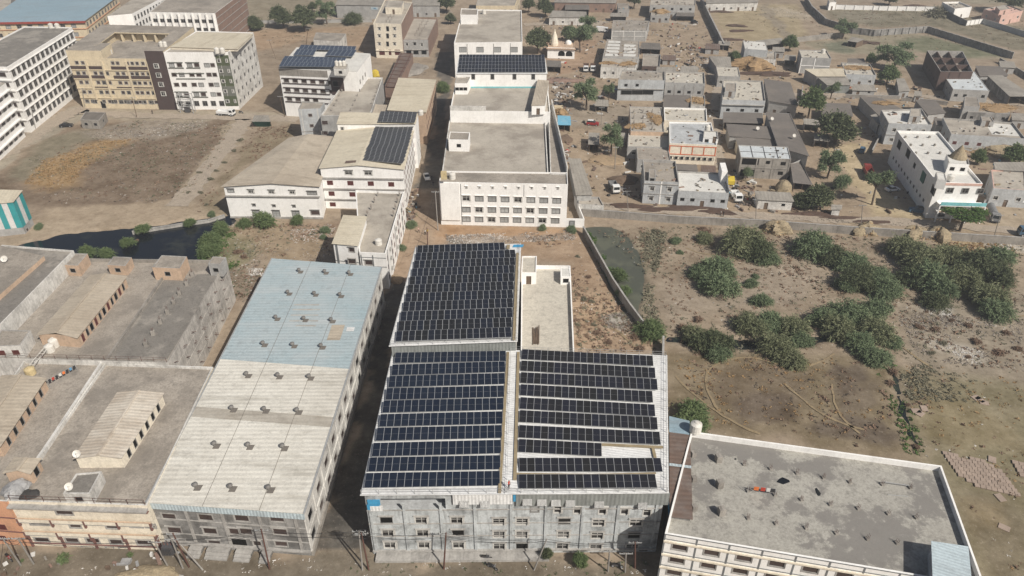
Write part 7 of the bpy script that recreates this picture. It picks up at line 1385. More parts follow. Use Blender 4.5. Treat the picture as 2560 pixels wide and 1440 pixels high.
for px, py, rx, kind, hk, stem, l in ((1468, 240, 34, 'loose', 1.0, .5, 'loose grey green tree near the cattle shed'), (1522, 232, 16, 'loose', 1.6, .6, 'slim tree beside the cattle shed'), (1530, 352, 36, 'loose', 1.0, .5, 'willowy tree over the grey roofed hut'), (2028, 262, 33, 'round', 1.1, .6, 'round green tree beside the wide dark shed'), (2080, 228, 22, 'loose', 1.0, .4, 'thin tree above the round green tree'), (2095, 328, 50, 'round_dark', .8, .25, 'broad dark tree shading the sandy yard'), (2075, 415, 34, 'loose', 1.1, .4, 'feathery tree beside the sandy yard'), (2108, 455, 24, 'mesquite', 1.2, .2, 'low feathery tree by the yard edge'),
                                  (2195, 460, 34, 'loose', 1.2, 1.0, 'tall bent tree standing in the sandy yard'), (2045, 500, 46, 'round_dark', .7, .1, 'thorny brown green tree behind the block hut'), (2010, 508, 30, 'round_dark', .7, .1, 'thorny brown tree beside the patchwork shack'), (2412, 543, 50, 'flat', .45, .55, 'umbrella shaped bright green tree beside the tanker lorry'), (2240, 150, 48, 'loose', .7, .25, 'wide grey tree beside the unfinished brick house'), (2222, 192, 26, 'round', .9, .3, 'green tree below the wide grey tree'), (2178, 152, 16, 'round', 1.0, .2, 'small green tree by the straw drying roof'), (1975, 112, 20, 'round', 1.0, .3, 'green tree by the sheet canopy'), (1838, 146, 17, 'round', .9, .3, 'dark green tree at the alley top'),
                                  (1345, 110, 34, 'round_dark', .9, .2, 'dark tree beside the shrine'), (1452, 98, 30, 'loose', 1.2, .4, 'tall grey tree behind the shrine'), (1468, 75, 24, 'loose', 1.2, .4, 'second tall grey tree behind the shrine'), (1425, 90, 20, 'round_dark', 1.0, .2, 'dark shrub tree touching the shrine roof'), (1322, 18, 16, 'round_dark', 1.1, .3, 'dark tree at the head of the shrine track'), (1364, 24, 20, 'round_dark', 1.1, .3, 'dark tree beside the whitewashed long shed'), (1868, 428, 16, 'mesquite', 1.2, 1.0, 'slender tree before the open corner bay'), (2446, 398, 20, 'round', 1.2, .2, 'green tree behind the straw cone'), (2540, 392, 34, 'round', .8, .2, 'hedge like green tree beyond the long white building'), (2110, 76, 26, 'loose', .9, .3, 'leaning grey tree on the field wall'), (1585, 6, 18, 'round_dark', 1.0, .3, 'dark tree above the straw yard'), (2225, 0, 18, 'round_dark', 1.0, .2, 'dark tree beyond the white panelled wall'), (2530, 8, 40, 'round_dark', .7, .2, 'dark grove tree at the field edge by the pink house'),
                                  (705, 48, 26, 'round_dark', 1.0, .3, 'dark roadside tree nearest the brick sided building'), (760, 56, 32, 'round_dark', .9, .2, 'big dark roadside tree behind the half ruined house'), (815, 36, 26, 'loose', 1.1, .3, 'brownish roadside tree left of the works shed'), (880, 46, 26, 'mesquite_dark', .9, .1, 'low dark tree under the works shed sign'), (640, 64, 20, 'round_dark', 1.0, .1, 'dark bush by the mouldy white side wall'), (748, 24, 10, 'round_dark', 1.0, .3, 'small far tree beyond the road'), (780, 20, 12, 'round_dark', 1.0, .3, 'small far tree left of the works shed'), (1117, 16, 22, 'round_dark', 1.0, .2, 'dark tree between the grey works shed and square building'), (1126, 50, 14, 'round_dark', 1.0, .2, 'dark bush at the head of the shaded lane'),
                                  (1450, 1402, 21, 'round', .95, .25, 'round bright tree at the foot of the stained factory front'), (1368, 1390, 15, 'round_dark', 1.4, .3, 'narrow tree beside the leaning pole at the stained factory'), (2255, 375, 18, 'round_dark', 1.2, .3, 'dark tree in the gap beside the long white building')): plant(kind, px, py, rx, hk, l, stem=stem)
plant('shrub_green', 162, 1388, 24, .9, 'round cut bush on the street below the balconies', 'bush', 'bush'); plant('shrub_green', 325, 1382, 12, 1.1, 'small street bush by the transformer poles', 'bush', 'bush'); plant('shrub_green', 52, 1402, 8, .7, 'tiny green street weed by the pole foot', 'bush', 'bush')
plant('shrub', 2345, 25, 40, .6, 'pale reed bed below the white panelled wall', 'reed_bed', 'reeds')
# scattered low growth
rs = np.random.RandomState(3)
def scatter(poly, n, seed, clump=0):
    w = [P(x, y).xy for x, y in poly]; r_ = np.random.RandomState(seed); bx = [p.x for p in w]; by = [p.y for p in w]; out = np.zeros((0, 2))
    while len(out) < n:
        X = r_.uniform(min(bx), max(bx), n * 3); Y = r_.uniform(min(by), max(by), n * 3); k = sdist(X, Y, w) > 0
        if clump: k &= vnoise(X, Y, clump, seed + 40) * .6 + vnoise(X, Y, clump * 2.7, seed + 41) * .6 + r_.uniform(-.25, .25, len(X)) > .62
        out = np.concatenate([out, np.stack([X, Y], -1)[k]]); 
        if k.sum() == 0: break
    return out[:n]
def scraps(name, polys, seed):
    """loose planks, sacks, bricks and rags about the yards"""
    rs = random.Random(seed); mb = MB(); ms = ['wood_brown', 'tarp_grey', 'cloth_white', 'brick_wall', 'tarp_black', 'cloth_red', 'tarp_blue', 'raw_concrete', 'pale_straw', 'rusty_sheet']
    for i, (poly, n) in enumerate(polys):
        for x, y in scatter(poly, n, seed + i, 6): w = rs.choice((.35, .5, .8, 1.4, 2.2)); mb.cbox((x, y, -.02), w, rs.uniform(.2, .8), rs.uniform(.15, .7), rs.uniform(0, 3), rs.choice((0, 0, 1, 2, 3, 4, 7, 8, 9, rs.randrange(10))))
    struct(mb.build(name, ms), 'stuff')
def tufts(name, polys, mt, size, seed, blades=7, flat=.5, clump=5, zlift=0):
    C, T, U, Q = [], [], [], []; r_ = np.random.RandomState(seed)
    for i, (poly, n) in enumerate(polys):
        p = scatter(poly, n, seed + i, clump); m_ = len(p); s = r_.uniform(.4, 1.3, (m_, 1, 1)) ** 1.5 * size
        c = np.concatenate([p, np.zeros((m_, 1))], 1)[:, None, :] + r_.normal(0, .35, (m_, blades, 3)) * s * np.array([1, 1, 0]); c[..., 2] = np.abs(r_.normal(0, .3, (m_, blades))) * s[..., 0] * flat + zlift + .02
        t = unit(r_.normal(0, 1, (m_, blades, 3)) * np.array([1, 1, flat])) * s * .34; u = unit(np.cross(t, r_.normal(0, 1, t.shape))) * s * .16
        C.append(c.reshape(-1, 3)); T.append(t.reshape(-1, 3)); U.append(u.reshape(-1, 3)); Q.append(np.clip(np.repeat(r_.uniform(0, 1, m_), blades) + r_.normal(0, .2, m_ * blades), 0, 1))
    return struct(link(name, leafmesh(name, np.concatenate(C), np.concatenate(T), np.concatenate(U), np.concatenate(Q), mt)), 'stuff')
FIELD = [(1490, 575), (1700, 565), (2000, 585), (2560, 615), (2560, 940), (2200, 890), (1700, 890), (1610, 800), (1620, 690)]; LOWR = [(1690, 900), (1900, 890), (2190, 900), (2290, 1140), (2100, 1110), (1760, 1050)]; FARR = [(2240, 900), (2560, 950), (2560, 1440), (2440, 1400), (2310, 1130)]
ANX = [(1310, 590), (1450, 585), (1530, 700), (1600, 805), (1640, 880), (1440, 880), (1430, 660)]; LEFT = [(70, 400), (330, 300), (580, 310), (540, 410), (440, 505), (100, 510)]; CAN = [(560, 560), (840, 560), (845, 650), (600, 760), (520, 650)]; TOPL = [(620, 10), (900, 10), (930, 100), (700, 120), (640, 80)]; PATHR = [(560, 430), (640, 320), (740, 315), (720, 340), (560, 460), (520, 530), (480, 530)]
VIL = [(1340, 40), (1750, 60), (2000, 150), (2560, 280), (2560, 560), (1480, 510), (1390, 300)]; TOPR = [(1780, 15), (2560, 30), (2560, 130), (2000, 110)]
tufts('dry_weeds', [(FIELD, 1500), (LOWR, 160), (FARR, 60), (ANX, 420), (CAN, 300), (PATHR, 300), (LEFT, 350), (TOPR, 300)], 'leaf_dry', .62, 11)
tufts('grey_weeds', [(FIELD, 1500), ([(2240, 900), (2560, 950), (2560, 1010), (2270, 1000)], 420), (ANX, 250), (LEFT, 500), (CAN, 200), (TOPL, 300), (VIL, 300), (TOPR, 400)], 'leaf_sage', .55, 12)
tufts('pond_weeds', [([(1600, 580), (1670, 570), (1650, 650), (1630, 740), (1660, 830), (1600, 800), (1618, 700)], 700)], 'leaf_sage', .7, 13, clump=3); tufts('bank_grass', [([(1465, 575), (1490, 600), (1545, 700), (1520, 700), (1470, 610)], 300), ([(490, 655), (520, 590), (590, 580), (600, 660), (540, 690)], 500), ([(2178, 885), (2220, 880), (2270, 1000), (2312, 1135), (2268, 1140), (2225, 1010)], 130)], 'leaf_bright', .6, 19, clump=3)
tufts('golden_grass', [([(60, 460), (110, 400), (250, 355), (330, 350), (210, 420), (180, 470)], 1200), (LOWR, 260), (FARR, 120), ([(2340, 605), (2560, 610), (2560, 640), (2380, 630)], 300)], 'leaf_gold', .5, 14)
tufts('ground_weeds', [(LEFT, 420), (CAN, 250), ([(860, 1395), (1640, 1400), (1640, 1440), (860, 1440)], 60)], 'leaf_dark', .4, 15)
tufts('litter', [([(1115, 588), (1440, 576), (1440, 598), (1120, 615)], 900), (FIELD, 500), ([(2450, 606), (2560, 612), (2560, 640), (2470, 632)], 500), ([(2310, 765), (2375, 770), (2380, 792), (2325, 786)], 300), ([(2320, 845), (2460, 880), (2450, 915), (2340, 870)], 350), ([(380, 320), (510, 300), (500, 318), (420, 338), (200, 350)], 250), (LEFT, 90), (CAN, 240), (ANX, 120), ([(620, 670), (655, 672), (655, 690), (625, 690)], 200), (VIL, 500), (FARR, 60), ([(1925, 18), (2030, 38), (2020, 48), (1940, 40)], 300), ([(0, 1380), (900, 1400), (1640, 1405), (1640, 1440), (0, 1440)], 90), ([(700, 575), (845, 570), (850, 600), (740, 610)], 250)], 'litter', .32, 16, blades=4, flat=.25, clump=2.5)
tufts('rubble', [([(1000, 500), (1040, 490), (1045, 540), (1010, 560)], 400), ([(1115, 588), (1440, 576), (1440, 600), (1120, 615)], 700), ([(200, 330), (500, 300), (480, 330), (260, 350)], 600), ([(1380, 190), (1430, 195), (1430, 215), (1380, 212)], 400), (VIL, 1300), ([(1505, 790), (1600, 780), (1600, 820), (1520, 822)], 500), ([(2240, 780), (2560, 800), (2560, 930), (2300, 900)], 1100), ([(1000, 160), (1070, 165), (1060, 195), (1000, 190)], 300), (CAN, 500), (LEFT, 700)], 'stone', .38, 17, blades=5, flat=.5, clump=3)
tufts('dark_litter', [(VIL, 900), (LOWR, 200), ([(1480, 508), (1700, 528), (2000, 545), (2400, 565), (2400, 572), (1700, 536), (1480, 516)], 700), (LEFT, 300), (TOPR, 150)], 'litter_dark', .42, 18, blades=5, flat=.3, clump=4)
scraps('yard_scraps', [(VIL, 1500), ([(1600, 110), (1770, 115), (1770, 180), (1600, 180)], 220), ([(1740, 440), (1890, 445), (1880, 500), (1830, 500)], 90), ([(1540, 430), (1610, 430), (1610, 500), (1540, 480)], 60), ([(1380, 195), (1425, 200), (1425, 440), (1400, 330)], 130), ([(1000, 490), (1045, 470), (1045, 540), (1010, 570)], 60), ([(0, 1380), (420, 1385), (420, 1440), (0, 1440)], 25)], 70)
for px, py, rx in ((340, 600, 9), (1755, 570, 14), (1720, 830, 16), (1710, 815, 22), (1745, 795, 20), (1500, 650, 14), (1470, 690, 12), (1590, 840, 18), (1600, 870, 20), (1490, 830, 16), (1520, 855, 14), (2230, 925, 22), (2225, 955, 18), (2300, 815, 16), (2340, 822, 18), (2420, 810, 16), (2440, 850, 20), (2500, 880, 22), (2520, 830, 16), (2380, 800, 12), (2545, 870, 18), (2420, 890, 12), (2290, 1115, 14), (595, 625, 18), (610, 640, 14), (1765, 575, 18), (1725, 1000, 8), (2270, 1010, 10)): plant('shrub_dry', px, py, rx, .75, 'dry brown thorn scrub on the waste ground', 'dry_shrub', 'shrub', 'dry brown scrub')
for px, py, rx in ((600, 348, 12), (585, 375, 10), (560, 405, 9), (540, 425, 9), (525, 445, 12), (500, 480, 10), (515, 510, 8), (470, 480, 9), (498, 430, 9), (2545, 800, 10), (1445, 640, 9), (1480, 605, 10), (1460, 745, 14), (1480, 752, 11), (1445, 810, 10), (1485, 810, 10), (1450, 860, 9), (2270, 600, 12), (1640, 575, 14), (2360, 855, 14), (2330, 880, 12)): plant('shrub', px, py, rx, .7, 'grey weedy clump by the tracks and walls', 'weed_clump', 'shrub', 'grey weedy clumps')
# ---------------------------------------------------------------- poles and wires
def pole(label, base, top, mt='pole_concrete', arms=1, group=None, h=None, r=.14):
    p = P(*base); hh = h or hgt(base, top[1]); q = P(top[0], top[1], hh); q = p + Vector((max(-2.5, min(2.5, q.x - p.x)), max(-1.5, min(1.5, q.y - p.y)), hh))
    t = thing('utility_pole', label, 'pole', p, group); mb = MB(); mb.tube(p - Vector((0, 0, .3)), q, r, r * .7, 8); mb.build('shaft', mt, t)
    for k in range(arms):
        c = lerp(p, q, 1 - .03 - k * .08); mb = MB(); mb.bar(c - Vector((1.0, 0, 0)), c + Vector((1.0, 0, 0)), .1, .1)
        for x in (-.9, -.3, .3, .9): mb.tube(c + Vector((x, 0, .05)), c + Vector((x, 0, .28)), .06, .05, 6)
        mb.build('cross_arm', 'galvanised', t)
    return q
def cable(label, pts, sag=.6, r=.03, group=None):
    mb = MB()
    for a, c in zip(pts, pts[1:]):
        pr = a
        for i in range(1, 9): s = i / 8; q = lerp(a, c, s) - Vector((0, 0, sag * 4 * s * (1 - s))); mb.tube(pr, q, r, r, 5, cap=False); pr = q
    o = mb.build('overhead_cable', 'cable_black'); c = Vector(pts[0]); o.data.transform(Matrix.Translation(-c)); o.location = c; return tag(o, label, 'cable', group)
T1 = pole('left concrete pole of the street transformer frame', (420, 1416), (386, 1354), h=7.4); T2 = pole('right concrete pole of the street transformer frame', (457, 1420), (428, 1347), h=8.2)
T3 = pole('rusty iron pole beside the street transformer frame', (473, 1417), (432, 1333), 'rust_iron', h=9); pole('slanting concrete prop leaning on the transformer poles', (508, 1424), (442, 1350), arms=0)
t = thing('transformer', 'dark finned transformer slung between two street poles', 'transformer', P(438, 1410)); c = (P(420, 1416) + P(457, 1420)) / 2
mb = MB(); mb.cbox(c + Vector((0, .2, 3.4)), 1.6, 1.1, 1.5); mb.build('tank_body', 'steel_dark', t)
for k in range(7): mb = MB(); mb.cbox(c + Vector((-.7 + k * .23, -.5, 3.5)), .06, .5, 1.2); mb.build('cooling_fin', 'steel_dark', t)
mb = MB(); mb.bar(P(420, 1416) + Vector((-.2, .2, 3.3)), P(457, 1420) + Vector((.2, .2, 3.3)), .25, .2); mb.build('platform_beam', 'galvanised', t)
for k in range(3): mb = MB(); mb.tube(c + Vector((-.5 + k * .5, .2, 4.9)), c + Vector((-.5 + k * .5, .2, 5.4)), .08, .05, 6); mb.build('bushing', 'maroon_trim', t)
for k in range(3): mb = MB(); p = P(412 + k * 4, 1424); mb.cbox(c + Vector((.2, -1.6 - k * .35, 0)), 3.2, .3, .18); o = mb.build('kerb_beam', 'concrete_trim'); tag(o, 'pale concrete beam laid by the street transformer', 'beam', 'beams by the transformer')
U1 = pole('concrete pole with bundled lines before the orange block', (52, 1412), (6, 1345), h=8); U2 = pole('second concrete pole before the orange block', (84, 1409), (44, 1345), h=7.6)
V1 = pole('rust red pole before the dark plaster factory front', (674, 1423), (653, 1323), 'rust_iron', h=9.0); W1 = pole('concrete pole draped with cable coils at the lane corner', (906, 1425), (897, 1326), arms=2, h=9.0); W2 = pole('rust red pole twinned with the coil draped pole', (922, 1425), (903, 1331), 'rust_iron', h=8.6)
X1 = pole('rust brown pole before the stained factory middle', (1109, 1422), (1115, 1332), 'rust_iron', h=8.2); X2 = pole('pole leaning hard beside the narrow tree', (1334, 1425), (1367, 1347), arms=0, h=7); X3 = pole('first of three poles by the stained factory corner', (1520, 1428), (1524, 1378), h=5.5); X4 = pole('middle pole by the stained factory corner', (1563, 1430), (1565, 1383), h=5.2); X5 = pole('rusty pole nearest the stained factory corner', (1588, 1420), (1588, 1355), 'rust_iron', h=6.5)
mb = MB()
for k in range(4):
    for i in range(14): a0, a1 = i * 2 * math.pi / 14, (i + 1) * 2 * math.pi / 14; rr = .7 + .12 * k; c = W1 + Vector((-.3 + .25 * k, -.25, -.9)); mb.tube(c + Vector((math.cos(a0) * rr, .1 * k, math.sin(a0) * rr)), c + Vector((math.cos(a1) * rr, .1 * k, math.sin(a1) * rr)), .03, .03, 5, cap=False)
o = mb.build('cable_coil', 'cable_black'); tag(o, 'loops of spare black cable hung on the lane corner pole', 'cable')
for i, z in enumerate((-.1, -.9)):
    e = Vector((0, 0, z)); cable(('upper', 'lower')[i] + ' black cable along the dark plaster factory front', [T2 + e, V1 + e, W1 + e], .8); cable(('upper', 'lower')[i] + ' black cable along the stained factory front', [W1 + e, X1 + e, X2 + e * .6, X5 + e * .5], .8); cable(('upper', 'lower')[i] + ' black cable from the transformer towards the orange block', [T1 + e, U2 + e, U1 + e], .7)
cable('black cable hanging from the orange block pole down off the street', [U1 - Vector((0, 0, .3)), P(-10, 1440, 1.0)], .5)
Y1 = pole('pale forked pole at the white factory corner', (1095, 576), (1088, 477), h=11); Y2 = pole('thin rusty pole where three people stand on the dirt lane', (1069, 612), (1066, 574), 'rust_iron', arms=0, h=6); cable('black cable crossing the dirt lane to the white factory pole', [Y1, P(1040, 620, 7), P(1010, 640, 6)], .8); Y3 = pole('pole on the shaded lane by the shuttered wing', (1042, 402), (1038, 360), h=8)
cable('long cable following the shaded lane', [Y3, Y1], 1.0)
LV = 'thin pole along the compound wall lane'; pv = []
for bse, tp in (((1571, 528), (1571, 492)), ((1890, 549), (1894, 503)), ((2153, 564), (2165, 522)), ((2486, 589), (2507, 542))): pv.append(pole(LV, bse, tp, arms=1, group='poles along the village lane', h=7, r=.1))
cable('cable strung above the compound wall lane', pv, 1.2, .025); pole('lone pole beside the willowy square tree', (1537, 422), (1540, 369), h=8); pole('pole in the dusty square behind the red car', (1503, 312), (1505, 270), h=7, r=.1); pole('pole in the sandy yard by the feathery tree', (2098, 412), (2101, 385), h=6, r=.1)
L_ = []
for k, (bse, tp, l) in enumerate((((89, 323), (76, 273), 'roadside pole by the parked white car at the hostel'), ((137, 278), (119, 225), 'pole with a box at the hostel wall'), ((211, 270), (205, 233), 'pale pole at the cream block corner'), ((342, 293), (326, 246), 'leaning pole before the cream and brown block'), ((690, 147), (678, 94), 'braced pole in the brown plot behind the solar apartment'), ((765, 112), (763, 90), 'short pole by the half ruined house'), ((712, 292), (700, 240), 'pole at the corner of the solar apartment house'))): L_.append(pole(l, bse, tp, 'wood_brown' if k > 2 else 'pole_concrete', h=8, r=.12))
cable('cable swinging along the hostel road', [L_[0], L_[1], L_[2], L_[3]], 1.2, .025); cable('cable over the brown plot behind the solar apartment', [L_[4], L_[5]], 1.0, .025)
t = thing('substation_frame', 'steel switch frame with a transformer before the white and green block', 'electric frame', P(468, 283))
a, c = P(452, 282), P(484, 284)
for p in (a, c):
    for dy in (0, 2.2): mb = MB(); mb.bar(p + Vector((0, dy, 0)), p + Vector((0, dy, 7)), .22); mb.build('frame_leg', 'galvanised', t)
for z in (2.5, 4.5, 6.8): mb = MB(); mb.bar(a + Vector((0, 0, z)), c + Vector((0, 0, z)), .2); mb.bar(a + Vector((0, 2.2, z)), c + Vector((0, 2.2, z)), .2); mb.build('cross_beam', 'galvanised', t)
mb = MB(); mb.cbox((a + c) / 2 + Vector((0, 1, 0)), 1.8, 1.4, 2.2); mb.build('transformer_body', 'steel_dark', t)
# ---------------------------------------------------------------- vehicles
def wheel(par, x, y, r, w=.22):
    mb = MB(); mb.tube((x, y - w / 2, r), (x, y + w / 2, r), r, r, 14); o = link('wheel', mb.mesh('wheel', ['tyre']), par); mb = MB(); mb.tube((x, y - w / 2 - .01, r), (x, y + w / 2 + .01, r), r * .55, r * .55, 10); link('rim', mb.mesh('rim', ['aluminium']), o)
def prof(mb, pts, w0, w1, m=0):
    """side outline extruded across the width; upper points narrower"""
    zs = [z for x, z in pts]; lo, hi = min(zs), max(zs); wd = lambda z: lerp(w0, w1, (z - lo) / (hi - lo)) / 2
    Lf = [Vector((x, wd(z), z)) for x, z in pts]; Rt = [Vector((x, -wd(z), z)) for x, z in pts]; n = len(pts); mb.face(Lf, m); mb.face(Rt[::-1], m)
    for i in range(n): mb.face([Rt[i], Rt[(i + 1) % n], Lf[(i + 1) % n], Lf[i]], m)
def place(name, label, cat, rear, front, group=None):
    a, c = P(*rear), P(*front); m_ = (a + c) / 2; return thing(name, label, cat, (m_.x, m_.y, .03), group, math.atan2(c.y - a.y, c.x - a.x))
def part(par, nm, mb, mt): return link(nm, mb.mesh(nm, [mt]), par)
def car(label, rear, front, paint, roof=None, suv=False, group=None):
    t = place('car', label, 'car', rear, front, group); h = .25 if suv else 0; L2 = 2.15
    mb = MB(); prof(mb, [(-L2, .35), (L2, .35), (L2 + .05, .6), (L2 - .1, .8 + h * .6), (.85, .98 + h), (-1.6 if not suv else -2.0, 1.0 + h), (-L2, .95 + h), (-L2 - .05, .6)], 1.78, 1.62); part(t, 'body', mb, paint)
    mb = MB(); z1 = 1.45 + h * 1.4; b0 = -1.55 if not suv else -2.05; prof(mb, [(b0, .97 + h), (.95, .97 + h), (.25, z1), (b0 + (.55 if not suv else .2), z1)], 1.6, 1.22); part(t, 'windows', mb, 'car_glass')
    mb = MB(); mb.box((b0 + (.6 if not suv else .2), -.62, z1 - .02), (.2 - b0 - (.6 if not suv else .2), 0, 0), (0, 1.24, 0), (0, 0, .07)); part(t, 'roof', mb, roof or paint)
    for x in (-1.35, 1.35):
        for y in (-.8, .8): wheel(t, x, y, .33)
    for y in (-.6, .6): mb = MB(); mb.cbox((L2 - .02, y, .62), .12, .3, .14); part(t, 'headlight', mb, 'lamp_glass'); mb = MB(); mb.cbox((-L2, y, .7), .1, .25, .14); part(t, 'tail_light', mb, 'car_red')
    return t
def truck(label, rear, front, cab, bed, L=6.8, load=None, tanker=False, box=False, bw=.9, name='truck'):
    t = place(name, label, 'truck', rear, front); x0, x1 = -L / 2, L / 2
    mb = MB(); mb.cbox((0, 0, .55), L * .95, .8, .25); part(t, 'chassis', mb, 'steel_dark')
    mb = MB(); prof(mb, [(x1 - 1.9, .6), (x1, .6), (x1, 1.5), (x1 - .25, 2.5), (x1 - 1.9, 2.55)], 2.1, 2.0); part(t, 'cab', mb, cab)
    mb = MB(); mb.face([(x1 + .02, -.9, 1.55), (x1 + .02, .9, 1.55), (x1 - .19, .85, 2.35), (x1 - .19, -.85, 2.35)]); mb.face([(x1 - .3, -1.06, 1.55), (x1 - .45, -1.04, 2.3), (x1 - 1.5, -1.04, 2.3), (x1 - 1.5, -1.06, 1.55)]); mb.face([(x1 - .3, 1.06, 1.55), (x1 - 1.5, 1.06, 1.55), (x1 - 1.5, 1.04, 2.3), (x1 - .45, 1.04, 2.3)]); part(t, 'windscreen', mb, 'car_glass')
    for y in (-.75, .75): mb = MB(); mb.cbox((x1 + .01, y, .85), .08, .3, .25); part(t, 'headlight', mb, 'lamp_glass')
    mb = MB(); mb.cbox((x1 + .05, 0, .55), .15, 2.1, .25); part(t, 'bumper', mb, 'steel_dark'); e = x1 - 2.1; Lb = e - x0
    if tanker: mb = MB(); mb.tube((x0, 0, 1.75), (e, 0, 1.75), .95, .95, 16); part(t, 'tank', mb, bed)
    elif box: mb = MB(); mb.box((x0, -1.05, .85), (Lb, 0, 0), (0, 2.1, 0), (0, 0, 1.9)); part(t, 'cargo_box', mb, bed)
    else:
        mb = MB(); mb.box((x0, -1.1, .85), (Lb, 0, 0), (0, 2.2, 0), (0, 0, .1)); part(t, 'bed_floor', mb, load or bed)
        for nm, o_, d, w in (('bed_side', (x0, -1.15, .9), (Lb, 0, 0), (0, .1, 0)), ('bed_side', (x0, 1.05, .9), (Lb, 0, 0), (0, .1, 0)), ('tail_gate', (x0 - .02, -1.05, .9), (.1, 0, 0), (0, 2.1, 0)), ('head_board', (e - .1, -1.05, .9), (.1, 0, 0), (0, 2.1, 0))):
            mb = MB(); mb.box(o_, d, w, (0, 0, bw + (.5 if nm == 'head_board' else 0))); part(t, nm, mb, bed)
    for x in (x1 - .9, x0 + .9, x0 + 1.9):
        for y in (-.95, .95): wheel(t, x, y, .46, .3)
    return t
truck('white open truck parked before the white and green block', (545, 287), (588, 290), 'car_white', 'car_white', 6.6); car('black car on the road by the tin roofed hut', (152, 318), (182, 316), 'car_black'); car('white car parked close to the hostel wall', (48, 326), (72, 323), 'car_white'); car('white sedan in the sunlit gap of the shaded lane', (1064, 438), (1071, 455), 'car_white')
truck('dump truck with white cab, the one nearer the solar hall', (1465, 165), (1464, 188), 'car_white', 'truck_brown', 6.6, 'truck_brown', bw=1.3); truck('dump truck with white cab, the one nearer the ragged roof', (1482, 165), (1482, 188), 'car_white', 'truck_brown', 6.6, 'truck_brown', bw=1.3); truck('white box truck on the dusty track above the dump trucks', (1490, 80), (1521, 82), 'car_white', 'car_white', 6, box=True)
car('white car at the whitewashed long shed yard', (1492, 19), (1492, 33), 'car_white'); car('red car with a white roof in the dusty square', (1470, 312), (1494, 314), 'car_red', 'car_white', True); truck('white tipper truck facing the compound wall lane', (1526, 460), (1544, 492), 'car_white', 'truck_grey', 6.2); truck('pale pickup truck parked behind the patchwork shack', (1832, 486), (1848, 512), 'car_white', 'car_white', 5.4, 'truck_grey')
truck('long red open truck in the sandy yard', (2180, 462), (2160, 420), 'truck_red', 'truck_red', 8.5, 'truck_brown', bw=1.2); car('white car half behind the tall bent tree', (2222, 478), (2238, 476), 'car_white'); truck('grey tanker lorry beside the turquoise balcony', (2468, 520), (2490, 568), 'truck_grey', 'truck_grey', 8, tanker=True); car('white car parked beyond the tanker lorry', (2570, 520), (2536, 512), 'car_white')
car('blue jeep at the top of the sandy yard', (2150, 388), (2158, 372), 'jeep_blue', None, True); car('dark jeep below the long white building', (2300, 532), (2284, 530), 'jeep_blue', 'car_black', True); car('black tractor like car in the yard of the straw topped porch', (1730, 60), (1740, 57), 'car_black', None, True); truck('blue truck cut by the frame edge at the lane end', (2600, 592), (2545, 588), 'jeep_blue', 'blue_plastic', 6)
def bike(label, rear, front, mt='steel_dark'):
    t = place('motorbike', label, 'motorbike', rear, front)
    for x in (-.65, .65): wheel(t, x, 0, .3, .12)
    mb = MB(); prof(mb, [(-.7, .55), (.1, .4), (.45, .6), (.5, .9), (.1, .95), (-.2, .78), (-.8, .8)], .3, .26); part(t, 'body', mb, mt); mb = MB(); mb.box((-.75, -.14, .8), (.75, 0, 0), (0, .28, 0), (0, 0, .1)); part(t, 'seat', mb, 'tyre'); mb = MB(); mb.bar((.45, -.35, 1.05), (.45, .35, 1.05), .05); mb.bar((.65, 0, .3), (.42, 0, 1.05), .06); part(t, 'handlebar', mb, 'chrome')
bike('black motorbike on the street before the stained factory', (1222, 1417), (1240, 1426)); bike('motorbike leaning by the stained factory plinth', (1206, 1398), (1226, 1399)); bike('motorbike in the shaded lane by the long factory', (817, 1240), (820, 1252)); bike('dark motorbike in the dusty square beside the stub studded roof', (1534, 308), (1546, 306)); bike('motorbike by the white and green block end', (598, 283), (608, 284)); bike('motorbike beside the compound wall lane shack', (1848, 512), (1860, 514)); bike('motorbike pushed into the pole cluster by the orange block', (20, 1395), (30, 1404), 'truck_red'); bike('second motorbike by the three factory corner poles', (1533, 1418), (1552, 1420))
